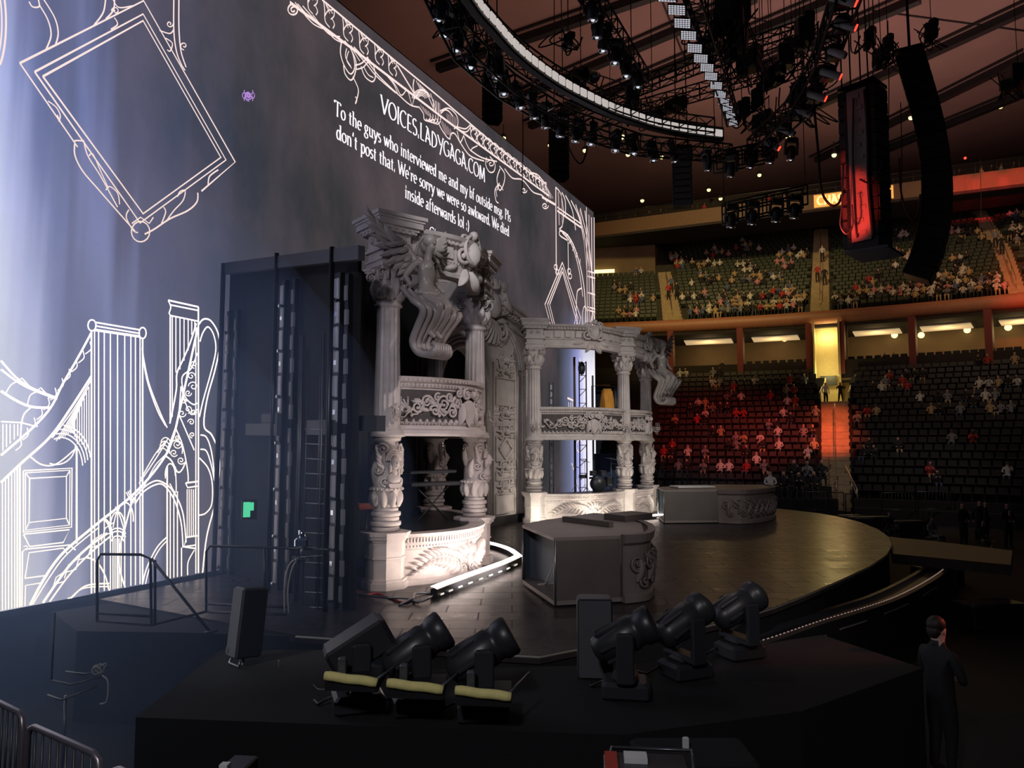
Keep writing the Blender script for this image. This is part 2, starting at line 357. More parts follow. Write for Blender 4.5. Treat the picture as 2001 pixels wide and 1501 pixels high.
# ramp rising to the right
art(B, [(57, 1182), (85, 1130), (120, 1082), (180, 1030), (260, 965), (312, 905), (335, 860), (352, 790), (385, 640)], 5, 1)
art(B, [(62, 1181), (95, 1128), (130, 1082), (192, 1030)], 2.6, 1)
art(B, [(82, 1178), (130, 1110), (170, 1070), (208, 1042)], 5, 1); art(B, [(95, 1176), (135, 1122), (180, 1076), (214, 1048)], 3.4, 1)
for i in range(5):
    x = 100 + i * 24; y = 1140 - i * 24; art(B, [(x, y + 14), (x + 8, y - 12), (x + 26, y - 24)], 2.2); art(B, [(x + 4, y + 2), (x + 24, y - 4)], 2)
art(B, arcp(200, 1050, 18, 36, 85, 0, 8), 3); art(B, arcp(196, 1048, 18, 34, 85, 0, 8), 2.4)
art(B, arcp(228, 1030, 14, 30, 170, 10, 10), 2.6); art(B, arcp(243, 1014, 16, 32, 150, -10, 10), 2.6); art(B, [(219, 1031), (228, 1000), (240, 1032)], 2.4, 1); art(B, [(228, 1000), (224, 990)], 2.4)
art(B, arcp(228, 1046, 16, 14, 170, 10, 8), 2.6); art(B, arcp(228, 1052, 16, 14, 170, 10, 8), 2.6); art(B, arcp(228, 1060, 12, 13, 170, 10, 8), 2.6)
for x in (214, 219, 223, 227, 231, 235): vline(x, 1052, yb(x), 2.4)
art(B, [(241, 1030), (232, 1075), (232, 1110), (243, 1150)], 3, 1); art(B, [(258, 975), (248, 1010), (238, 1050)], 3.4, 1)
art(B, arcp(168, 1180, 45, 90, 90, 10, 10), 3); art(B, [(135, 1172), (165, 1145), (212, 1140)], 3, 1); art(B, [(130, 1175), (160, 1150), (212, 1146)], 2.4, 1)
for a_, c_ in (((245, 962), (257, 985)), ((248, 960), (260, 983)), ((251, 958), (262, 980))): art(B, [a_, c_], 2.2)
art(B, [(256, 980), (270, 962), (290, 945), (310, 940), (335, 958), (355, 1000), (362, 1060)], 3, 1); art(B, [(262, 985), (278, 962), (300, 948), (318, 948), (338, 975), (352, 1020), (356, 1070)], 3, 1)
art(B, [(274, 935), (300, 890), (322, 862)], 2.4, 1); art(B, [(270, 945), (305, 893), (326, 858)], 2.4, 1); art(B, [(280, 950), (300, 912), (320, 890)], 2.2, 1)
for i in range(4): art(B, arcp(316 + i * 2, 890 - i * 7, 10, 14, 160, 20, 6), 2)
# tower two
art(B, [(327, 587), (386, 600)], 3.4); art(B, [(331, 596), (386, 607)], 3); art(B, [(327, 587), (332, 600), (329, 612), (332, 617)], 2.8, 1); art(B, [(332, 617), (386, 628)], 3)
for x, y1 in ((331, 825), (335, 815), (342, 728), (350, 722), (358, 705), (366, 685), (373, 655), (379, 640)): vline(x, 618 + (x - 331) * .2, y1, 2.4 if x > 331 else 3.4)
for x in (325, 331, 338, 345): vline(x, 912 if x < 330 else 960, yb(x), 2.6 if x > 325 else 3.6)
vline(353, 1070, yb(353), 2.8); vline(386, 600, yb(386), 3.6); vline(381, 640, yb(381), 2.6)
art(B, [(382, 632), (370, 670), (355, 705), (344, 730), (343, 760), (336, 800), (330, 828)], 3.4, 1)
art(B, [(276, 680), (285, 740), (305, 800), (322, 832)], 3, 1); art(B, [(277, 690), (289, 748), (310, 803), (325, 836)], 2.6, 1)
art(B, [(384, 690), (372, 720), (354, 738), (360, 775), (375, 790), (384, 788)], 2.8, 1); art(B, [(352, 755), (348, 810), (378, 880)], 2.8); art(B, [(352, 755), (360, 785), (372, 810), (384, 800)], 2.4, 1)
for cx, cy, r_, a_, h_ in ((378, 712, 8, 90, 1), (372, 735, 8, 0, -1), (376, 755, 10, 180, 1), (366, 768, 7, 0, 1), (354, 808, 8, 0, 1), (366, 800, 8, 90, -1), (372, 825, 7, 180, 1), (377, 805, 6, 0, 1), (374, 850, 6, 90, 1), (358, 785, 5, 0, -1)):
    art(B, spirp(cx, cy, r_, 1.3, a_, h_, 16), 2.0)
art(B, [(341, 836), (325, 880)], 2.6); art(B, [(341, 836), (355, 870), (365, 920), (366, 945)], 2.8, 1); art(B, arcp(342, 880, 13, 20, 200, -20, 10), 2.4)
for cx, cy, r_ in ((345, 868, 9), (338, 885, 8), (352, 900, 8), (345, 855, 5)): art(B, spirp(cx, cy, r_, 1.4, 30, 1, 16), 2.0)
art(B, [(320, 890), (333, 900), (345, 922), (354, 918), (362, 900)], 3, 1); art(B, arcp(331, 930, 10, 24, 180, 0, 10), 2.6); art(B, [(321, 935), (325, 912)], 2.4); art(B, [(341, 912), (342, 962), (330, 945)], 2.4, 1)
art(B, [(361, 944), (384, 941)], 3.2); art(B, [(361, 944), (365, 953), (384, 950)], 2.8)
for x in (364, 368, 372, 376, 380): vline(x, 956, 1048, 2.2)
art(B, [(362, 1050), (384, 1047)], 3); art(B, [(362, 1052), (358, 1068), (382, 1065)], 2.8); art(B, [(355, 1068), (382, 1072)], 3); art(B, [(378, 1075), (366, 1098), (365, 1124)], 2.6, 1)
art(B, [(276, 1145), (285, 1110), (305, 1070), (326, 1048)], 3, 1); art(B, [(282, 1144), (290, 1112), (308, 1076), (326, 1055)], 2.6, 1)
# urn-like outline to the right
art(B, [(387, 634), (396, 624), (410, 627), (424, 650), (427, 680), (418, 725), (403, 780), (397, 832), (412, 850), (424, 880), (427, 920), (418, 985), (402, 1050), (394, 1122)], 3.4, 1)
art(B, [(389, 668), (395, 650), (405, 639), (416, 655), (420, 685), (410, 730), (396, 780), (388, 815)], 3, 1)
art(B, [(390, 850), (402, 855), (412, 885), (419, 945)], 2.8, 1); art(B, [(390, 878), (402, 882), (412, 912), (419, 948)], 2.8, 1); art(B, [(388, 895), (405, 915), (413, 945), (412, 985), (400, 1003), (386, 1007)], 2.8, 1)
tag(B.build('bridge_drawing', 'art2', screen), 'bridge towers and ramp drawn in white lines')
# ---- top frieze
C_ = MB()
def ty(x): return 6 + (x - 565) * .7485          # lower rail of the frieze
art(C_, [(565, 5), (700, 105), (870, 235), (1072, 383)], 5); art(C_, [(628, 0), (700, 60), (772, 120), (850, 184), (919, 243), (973, 289), (1035, 339), (1060, 356)], 3.4)
art(C_, spirp(572, 20, 12, 1.7, 250, -1, 24), 3.2)
art(C_, [(580, 8), (600, 30), (632, 55)], 2.8, 1); art(C_, [(575, 5), (588, 22), (612, 48), (640, 60)], 2.8, 1); art(C_, [(590, 12), (622, 48), (635, 58), (652, 76), (668, 84)], 2.8, 1); art(C_, [(610, 30), (640, 66), (663, 72)], 2.6, 1)
def motif(x, y, s):
    art(C_, [(x - 14 * s, y - 27 * s), (x - 12 * s, y - 10 * s), (x - 12 * s, y + 2 * s)], 2.6, 1); art(C_, [(x - 11 * s, y - 24 * s), (x - 2 * s, y - 3 * s)], 2.2)
    art(C_, [(x - 9 * s, y - 20 * s), (x + 4 * s, y - 3 * s)], 2.2); art(C_, [(x + 7 * s, y - 10 * s), (x + 6 * s, y + 2 * s), (x, y + 8 * s)], 2.4, 1)
    art(C_, [(x - 12 * s, y + 2 * s), (x - 5 * s, y - 9 * s), (x + 6 * s, y - 10 * s)], 2.4, 1); art(C_, [(x - 12 * s, y + 2 * s), (x - 10 * s, y + 14 * s), (x - 2 * s, y + 24 * s)], 2.6, 1)
    art(C_, [(x + 2 * s, y + 6 * s), (x + 7 * s, y + 18 * s), (x + 4 * s, y + 26 * s)], 2.4, 1)
for x, y, s in ((612, 4, 1.0), (645, 30, 1.0), (681, 58, .95), (712, 84, .9), (742, 106, .85), (768, 128, .82)): motif(x, y, s)
for i in range(12): motif(926 + i * 12.5, 258 + i * 9.4, .62 - i * .016)
art(C_, [(775, 128), (808, 183)], 4, mi=0); art(C_, [(808, 155), (806, 170), (810, 185)], 3, 1)
for i in range(5): art(C_, [(812 + i * 4, 158 + i * 4), (820 + i * 5, 175 + i * 4)], 2); art(C_, arcp(822, 196, 8 + i * 2.6, 9 + i * 3, 170, 20, 8), 2)
art(C_, [(812, 188), (822, 176), (832, 182), (845, 210)], 2.8, 1); art(C_, [(840, 183), (850, 215), (848, 220)], 2.4)
for i in range(6): art(C_, [(845 + i * 2.6, 194 + i * 1.6), (846 + i * 2.6, 218 + i * 1.5)], 2.4, mi=(1 if i % 2 else 0))
art(C_, [(860, 222), (868, 215), (876, 218), (884, 228)], 3, 1); art(C_, [(858, 218), (870, 212), (880, 214), (892, 228), (893, 245), (886, 252)], 2.6, 1)
for i in range(6): art(C_, [(872 + i * 3.6, 222 + i * 1.5), (874 + i * 3, 236 + i * 2.4)], 2.8, mi=1)
art(C_, [(892, 248), (908, 252), (917, 245)], 2.6, 1); art(C_, [(893, 253), (910, 258), (920, 246)], 2.4, 1)
# swags and tassels under the rail
art(C_, [(666, 80), (664, 105), (672, 130), (684, 145), (692, 130), (686, 100), (672, 80)], 3, 1); art(C_, [(670, 128), (673, 145), (684, 157), (692, 145), (694, 120), (680, 88)], 3, 1)
art(C_, [(676, 95), (674, 112), (684, 130)], 2.4, 1); art(C_, [(680, 100), (676, 118), (686, 134)], 2.2, 1); art(C_, [(688, 150), (698, 172), (698, 186), (693, 203), (696, 195), (693, 189)], 2.8, 1)
art(C_, [(692, 128), (705, 124), (718, 112)], 2.8, 1); art(C_, [(694, 136), (708, 132), (720, 118)], 2.6, 1); art(C_, [(704, 130), (712, 150), (726, 160), (732, 150), (728, 128), (715, 112)], 2.8, 1); art(C_, [(710, 132), (718, 146), (728, 152)], 2.4, 1)
for i in range(3): art(C_, [(684 + i * 6, 92 + i * 3), (702 + i * 7, 120 - i * 1)], 2.2)
art(C_, [(684, 90), (712, 122), (735, 150), (772, 182)], 3, 1); art(C_, [(690, 92), (716, 120), (740, 150), (778, 186), (800, 205), (818, 210)], 3, 1)
art(C_, [(752, 145), (768, 165), (776, 184)], 2.4, 1); art(C_, [(756, 146), (772, 168), (782, 186), (790, 180), (792, 172)], 2.4, 1); art(C_, [(795, 175), (804, 208), (810, 185)], 2.6)
art(C_, [(818, 210), (826, 222), (829, 235), (848, 234)], 2.8, 1)
for i in range(5): art(C_, arcp(833 + i * 5, 226 + i * 1.5, 7, 11, 200, 380, 8), 2.2)
for i in range(4): art(C_, [(820 + i * 5, 205 + i * 4), (832 + i * 4, 224 + i * 3)], 3.0, mi=1)
art(C_, [(852, 232), (860, 250), (872, 268), (878, 272)], 2.8, 1)
for i in range(5): art(C_, [(858 + i * 5, 232 + i * 5), (870 + i * 3, 262 + i * 1)], 3.2, mi=1)
art(C_, [(878, 272), (880, 262), (888, 262), (900, 282), (918, 305), (945, 315)], 3, 1); art(C_, [(892, 256), (898, 278), (905, 265)], 2.6, 1); art(C_, [(905, 265), (910, 280), (918, 294), (922, 290), (932, 285)], 2.4, 1); art(C_, [(918, 294), (940, 308), (970, 316)], 2.8, 1)
art(C_, [(950, 308), (948, 322), (955, 336), (964, 335), (966, 320), (956, 306)], 2.6, 1); art(C_, spirp(958, 320, 8, 1.3, 200, 1, 16), 2.2); art(C_, [(975, 325), (985, 340), (983, 360), (975, 372), (970, 350), (976, 330)], 2.8, 1)
art(C_, [(982, 372), (975, 362), (970, 372)], 2.4, 1); art(C_, [(975, 358), (966, 372), (968, 392), (973, 397)], 2.6, 1); art(C_, [(968, 370), (970, 385)], 2)
art(C_, [(985, 330), (1000, 348), (1020, 352), (1040, 375), (1058, 382), (1068, 395)], 2.6, 1); art(C_, spirp(1023, 372, 6, 1.3, 0, 1, 14), 2.2); art(C_, spirp(1064, 402, 7, 1.4, 0, 1, 14), 2.4)
art(C_, [(1035, 338), (1050, 342), (1065, 362), (1076, 388)], 2.6, 1); art(C_, [(1048, 345), (1062, 358), (1080, 388)], 3.4, 1, 1); art(C_, [(1058, 385), (1084, 400)], 5)
for i in range(5): art(C_, [(1052 + i * 4, 345 + i * 6), (1056 + i * 4, 372 + i * 4)], 2.2)
tag(C_.build('frieze_drawing', ['art', 'art_fill'], screen), 'long ornamental frieze drawn in white lines')
# ---- right end arch and hanging diamond frame
D_ = MB()
art(D_, [(1085, 366), (1086, 535)], 4); art(D_, [(1109, 472), (1110, 540)], 3); art(D_, [(1085, 366), (1095, 380), (1100, 415), (1098, 440), (1092, 448)], 3, 1)
art(D_, [(1090, 375), (1092, 440)], 7, mi=1); art(D_, [(1096, 378), (1098, 444)], 4, mi=1)
art(D_, [(1088, 412), (1135, 445)], 4); art(D_, [(1088, 405), (1135, 438)], 3)
for x0, y0, x1, y1 in ((1097, 376, 1104, 422), (1104, 382, 1124, 450), (1115, 392, 1140, 470), (1124, 400, 1150, 520), (1133, 407, 1158, 560), (1142, 412, 1162, 640)): art(D_, [(x0, y0), ((x0 + x1) / 2 + 3, (y0 + y1) / 2 - 6), (x1, y1)], 3.4, 1)
art(D_, [(1093, 450), (1108, 460), (1122, 485), (1135, 530), (1142, 580), (1144, 650)], 4, 1); art(D_, [(1098, 455), (1116, 478), (1130, 525), (1138, 580)], 3, 1); art(D_, [(1093, 450), (1093, 460), (1108, 470)], 3, 1)
art(D_, [(1150, 420), (1151, 650)], 9, mi=1); art(D_, [(1145, 405), (1147, 650)], 3); art(D_, [(1155, 425), (1157, 655)], 4); art(D_, [(1160, 425), (1161, 655)], 4); art(D_, [(1132, 410), (1140, 470), (1146, 530)], 5, 1, 1)
for i in range(5): art(D_, [(1104 + i * 7, 462 + i * 14), (1109 + i * 6, 458 + i * 12)], 2.2)
for y in (530, 540, 572, 600, 606): art(D_, [(1148, y), (1162, y + 4)], 3)
art(D_, [(1126, 580), (1128, 568), (1136, 563)], 3, 1); art(D_, [(1126, 580), (1125, 620), (1130, 640)], 3, 1); art(D_, arcp(1142, 622, 5, 24, 90, 450), 2.4); art(D_, [(1152, 640), (1158, 612), (1163, 650)], 2.6, 1)
for d in (0, 5, 9): art(D_, [(1098, 513 + d * 2), (1064 + d, 595), (1082 + d * .6, 662 - d), (1122 - d * .6, 662 - d), (1134 - d * 1.1, 622), (1098, 513 + d * 2)], 3)
for x, y in ((1085, 522), (1111, 530), (1113, 540), (1088, 532)): art(D_, arcp(x, y, 3.4, 5, 0, 360, 8), 2.4)
tag(D_.build('arch_drawing', ['art', 'art_fill'], screen), 'tall arch and diamond frame drawn in pale lines')
# ---- far lower part seen between the set columns
E_ = MB()
for i in range(7): art(E_, [(864 + i * 4.6, 860), (866 + i * 4.6, 994)], 3.0, mi=i % 2)
art(E_, [(846, 700), (873, 706)], 5); art(E_, [(846, 712), (873, 718)], 5); 
for i in range(6): art(E_, [(848 + i * 4.4, 703 + i), (848 + i * 4.4, 713 + i)], 2)
art(E_, [(1108, 778), (1122, 784)], 4)
for x in (1110, 1114, 1118, 1122): art(E_, [(x, 786), (x + 1, 806)], 2.4)
for x in (1124, 1132, 1140, 1150, 1158): art(E_, [(x, 700), (x, 1000)], 2.4)
art(E_, arcp(1132, 872, 7, 12, 0, 360), 2.4); art(E_, [(1116, 905), (1126, 940), (1128, 990)], 2.6, 1)
E_.build('column_drawing', ['art', 'art_fill'], screen)
# ---- rose
R_ = MB()
for r_, t_ in ((11, 1.0), (9, 1.6), (6, 1.6)): art(R_, spirp(484, 187, r_, t_, 40 * r_, 1, 20, .85), 2.2)
for a in range(0, 360, 60): art(R_, arcp(484 + 7 * math.cos(math.radians(a)), 187 + 9 * math.sin(math.radians(a)), 5, 6, a - 90, a + 90, 8), 2)
tag(R_.build('rose_drawing', 'rose', screen), 'small purple rose')
for i, (x, y) in enumerate(((629, 137), (617, 280), (660, 371), (1015, 536), (95, 536))):
    pass
# ---- lettering
G = {
'V': (.74, 'l 0 1 .36 0;l .36 0 .74 1;s 0 1;s .74 1'), 'O': (.86, 'a .43 .5 .40 .5 0 360'), 'I': (.26, 'l .13 0 .13 1;s .13 0;s .13 1'),
'C': (.74, 'a .44 .5 .40 .5 50 310'), 'E': (.58, 'l .12 0 .12 1;l .12 1 .56 1;l .12 .5 .46 .5;l .12 0 .56 0'), 'S': (.56, 'a .28 .75 .22 .24 40 270;a .28 .25 .24 .26 90 -140'),
'.': (.22, 'd .1 .05'), 'L': (.56, 'l .12 0 .12 1;l .12 0 .52 0;s .12 1'), 'A': (.74, 'l .08 0 .34 1;l .34 1 .70 0;l .1 1.04 .34 1;l .18 .34 .56 .3'),
'D': (.80, 'l .12 0 .12 1;a .12 .5 .58 .5 90 -90'), 'Y': (.70, 'l 0 1 .36 .45;l .70 1 .30 -.2;s 0 1;s .7 1'), 'G': (.80, 'a .44 .5 .40 .5 50 330;l .76 .1 .76 .45;l .56 .45 .78 .45'),
'M': (.92, 'l .1 0 .14 1;l .14 1 .46 .1;l .46 .1 .78 1;l .78 1 .86 0;s .1 0;s .86 0'), 'T': (.72, 'l .36 0 .36 1;l 0 1 .72 1;s .36 0;l 0 1 0 .85;l .72 1 .72 .85'),
'W': (1.04, 'l 0 1 .28 0;l .28 0 .52 .9;l .52 .9 .76 0;l .76 0 1.04 1;s 0 1;s 1.04 1;s .5 1'), 'P': (.62, 'l .14 0 .14 1;a .14 .74 .42 .26 90 -90;s .14 0;s .1 1'),
'o': (.54, 'a .27 .31 .24 .32 0 360'), 't': (.36, 'l .16 .1 .16 .82;a .28 .12 .12 .12 180 290;l 0 .6 .34 .6'), 'h': (.60, 'l .12 0 .12 1;a .3 .38 .18 .24 170 0;l .48 0 .48 .38;s .12 0;s .48 0;s .08 1'),
'e': (.48, 'a .26 .31 .22 .32 0 310;l .04 .33 .48 .33'), 'g': (.54, 'a .24 .42 .17 .21 0 360;a .24 -.12 .22 .18 0 360;l .12 .22 .2 .06;l .38 .58 .52 .62'),
'u': (.58, 'l .1 .6 .1 .2;a .27 .2 .17 .2 180 330;l .46 0 .46 .6;s .06 .6;s .42 .6;s .5 0'), 'y': (.54, 'l .04 .6 .28 .02;l .52 .6 .2 -.28;s .04 .6;s .5 .6;d .12 -.26'),
's': (.40, 'a .2 .46 .15 .15 40 270;a .2 .15 .16 .16 90 -140'), 'w': (.78, 'l .04 .6 .22 0;l .22 0 .4 .56;l .4 .56 .56 0;l .56 0 .76 .6;s .04 .6;s .4 .6;s .76 .6'),
'i': (.28, 'l .14 0 .14 .6;s .14 0;s .1 .6;d .14 .86'), 'n': (.60, 'l .12 0 .12 .6;a .3 .38 .18 .24 170 0;l .48 0 .48 .38;s .12 0;s .48 0;s .08 .6'),
'r': (.42, 'l .12 0 .12 .6;a .28 .4 .16 .2 170 50;s .12 0;s .08 .6;d .38 .52'), 'v': (.52, 'l .04 .6 .26 0;l .26 0 .50 .6;s .04 .6;s .5 .6'),
'd': (.58, 'a .24 .31 .2 .32 0 360;l .46 0 .46 1;s .42 1;s .5 0'), 'm': (.90, 'l .12 0 .12 .6;a .28 .38 .16 .24 170 0;l .44 0 .44 .38;a .6 .38 .16 .24 170 0;l .76 0 .76 .38;s .12 0;s .44 0;s .76 0;s .08 .6'),
'a': (.50, 'a .2 .44 .16 .18 150 0;l .36 0 .36 .44;a .2 .16 .16 .17 0 360;s .42 0'), 'b': (.56, 'l .1 0 .1 1;a .3 .31 .2 .32 0 360;s .06 1'),
'f': (.36, 'l .14 0 .14 .8;a .28 .8 .14 .2 180 50;s .14 0;l 0 .6 .32 .6'), 'l': (.28, 'l .14 0 .14 1;s .14 0;s .1 1'), 'p': (.58, 'l .12 -.32 .12 .6;a .32 .31 .2 .32 0 360;s .12 -.32;s .08 .6'),
'k': (.58, 'l .12 0 .12 1;l .12 .28 .46 .6;l .26 .36 .52 0;s .12 0;s .52 0;s .46 .6;s .08 1'), "'": (.2, 'l .1 1 .06 .78;d .1 .96'), ':': (.22, 'd .1 .08;d .1 .5'), ')': (.32, 'a -.1 .4 .34 .6 60 -60'),
'?': (.46, 'a .2 .76 .2 .24 150 -90;l .2 .52 .2 .3;d .2 .05'), '"': (.3, 'l .08 1 .06 .76;l .22 1 .2 .76'), ' ': (.30, ''), 'B': (.66, 'l .12 0 .12 1;a .12 .76 .40 .24 90 -90;a .12 .26 .46 .26 90 -90'), 'R': (.70, 'l .12 0 .12 1;a .12 .75 .42 .25 90 -90;l .34 .5 .66 0'), 'H': (.8, 'l .12 0 .12 1;l .68 0 .68 1;l .12 .5 .68 .5;s .12 0;s .68 0;s .12 1;s .68 1')}
def nib(dx, dz):
    a = math.atan2(dz, dx) - math.radians(18); return .34 + .78 * abs(math.sin(a))
def text_width(t, gap=.07): return sum(G[c][0] + gap for c in t)
def letter(mb, txt, t0, z0, sx, sz, w=.135, gap=.07, put=None, y=-0.03):
    x = 0
    put = put or (lambda p: p)
    for ch in txt:
        adv, d = G[ch]
        for st in d.split(';'):
            if not st: continue
            k = st.split(); q = list(map(float, k[1:]))
            if k[0] == 'l': pts = [(q[0], q[1]), ((q[0] + q[2]) / 2, (q[1] + q[3]) / 2), (q[2], q[3])]
            elif k[0] == 'a': pts = [(q[0] + q[2] * math.cos(math.radians(q[4] + (q[5] - q[4]) * i / 16)), q[1] + q[3] * math.sin(math.radians(q[4] + (q[5] - q[4]) * i / 16))) for i in range(17)]
            elif k[0] == 's': pts = [(q[0] - .1, q[1]), (q[0] + .1, q[1])]
            else: pts = [(q[0] - .05, q[1] + .0), (q[0] + .055, q[1])]; 
            ww = w * sz * (1.9 if k[0] == 'd' else 1)
            P_ = [(t0 + (x + a) * sx, z0 + b_ * sz) for a, b_ in pts]
            ribbon(mb, P_, ww, 0, (lambda a, b_: 1) if k[0] == 'd' else (lambda a, b_: .5) if k[0] == 's' else nib, y)
        x += adv + gap
def line_text(txt, p0, p1, cap):
    TX = MB()
    t0, z0 = S(*p0); t1, z1 = S(*p1); z = (z0 + z1) / 2; sx = (t1 - t0) / text_width(txt)
    letter(TX, txt, t0, z, sx, cap); tag(TX.build('text_line', 'text', screen), 'line of white serif lettering')
line_text('VOICES.LADYGAGA.COM', (743, 217), (947, 358), .58)
line_text('To the guys who interviewed me and my bf outside msg. Pls', (652, 219), (997, 438), .45)
line_text("don't post that. We're sorry we were so awkward. We died", (656, 265), (994, 466), .45)
line_text('inside afterwards lol :)', (790, 386), (916, 452), .45)
line_text('Ci', (838, 464), (851, 470), .42)
line_text('?"', (866, 480), (882, 488), .42)

# ============================================================ CARVED STAGE SET
def frameF(o, u, n):                       # flat surface frame: u along, n outward, z up
    o, u, n = V(o), V(u), V(n)
    return lambda a, b_, h=0.0: o + u * a + n * h + V((0, 0, b_))
def bay(A_, B_, bulge, N=24):
    A_, B_ = V((*A_[:2], 0)), V((*B_[:2], 0)); d = B_ - A_; L = d.length; d = d / L; n = V((d.y, -d.x, 0))
    pts = []; outs = []
    for i in range(N + 1):
        s = i / N; pts.append(A_ + d * (L * s) + n * (bulge * 4 * s * (1 - s)))
    for i in range(N + 1):
        t = (pts[min(i + 1, N)] - pts[max(i - 1, 0)]).normalized(); outs.append(V((t.y, -t.x, 0)))
    acc = [0]
    for i in range(N): acc.append(acc[-1] + (pts[i + 1] - pts[i]).length)
    def F(a, b_, h=0.0):
        a = min(max(a, 0), acc[-1] - 1e-6); k = 0
        while k < N - 1 and acc[k + 1] < a: k += 1
        f = (a - acc[k]) / (acc[k + 1] - acc[k])
        return L3(pts[k], pts[k + 1], f) + L3(outs[k], outs[k + 1], f) * h + V((0, 0, b_))
    return pts, outs, acc[-1], F
def spiral(mb, F, u, v, r, turns=1.4, a0=0.0, hand=1, rad=0.03, h=0.04, n=16, mi=0):
    P_ = []; R_ = []
    for i in range(n + 1):
        t = i / n; a = a0 + hand * turns * 2 * PI * t; q = r * (1 - .86 * t)
        P_.append(F(u + q * math.cos(a), v + q * math.sin(a), h + rad * .8 * t)); R_.append(rad * (1 - .35 * t))
    mb.tube(P_, R_, 5, mi)
    mb.ball(P_[-1], rad * 1.25, 6, mi)
def leaf(mb, F, u, v, ang, ln, wd, h=.03, curl=.5, mi=0, n=6, lift=.06):
    # leaf blade: raised centre rib, curls by `curl` radians
    vs = []; a = ang; x, y = u, v
    for i in range(n + 1):
        t = i / n; w_ = wd * math.sin(PI * min(1, .12 + t * .88)) ** .7 * (1 if t < 1 else .05); hh = h + lift * math.sin(PI * t * .9)
        px, py = -math.sin(a), math.cos(a)
        vs += [F(x + px * w_ / 2, y + py * w_ / 2, h * .3), F(x + px * w_ / 5, y + py * w_ / 5, hh), F(x - px * w_ / 5, y - py * w_ / 5, hh), F(x - px * w_ / 2, y - py * w_ / 2, h * .3)]
        x += math.cos(a) * ln / n; y += math.sin(a) * ln / n; a += curl / n
    fs = []
    for i in range(n):
        for j in range(3): fs.append((i * 4 + j, i * 4 + j + 1, i * 4 + 5 + j, i * 4 + 4 + j))
    mb.add(vs, fs, mi, True)
def beads(mb, F, u0, u1, v, step, r, h=.02, mi=0, n=6):
    k = max(1, int((u1 - u0) / step))
    for i in range(k): mb.ball(F(u0 + (i + .5) * (u1 - u0) / k, v, h), r, n, mi)
def blocks(mb, F, u0, u1, v0, v1, step, duty, h0, h1, mi=0):
    k = max(1, int((u1 - u0) / step))
    for i in range(k):
        a = u0 + (i + .5 - duty / 2) * (u1 - u0) / k; c = a + duty * (u1 - u0) / k
        vs = [F(a, v0, h0), F(c, v0, h0), F(c, v0, h1), F(a, v0, h1), F(a, v1, h0), F(c, v1, h0), F(c, v1, h1), F(a, v1, h1)]
        mb.add(vs, [(0, 3, 2, 1), (4, 5, 6, 7), (0, 1, 5, 4), (1, 2, 6, 5), (2, 3, 7, 6), (3, 0, 4, 7)], mi)
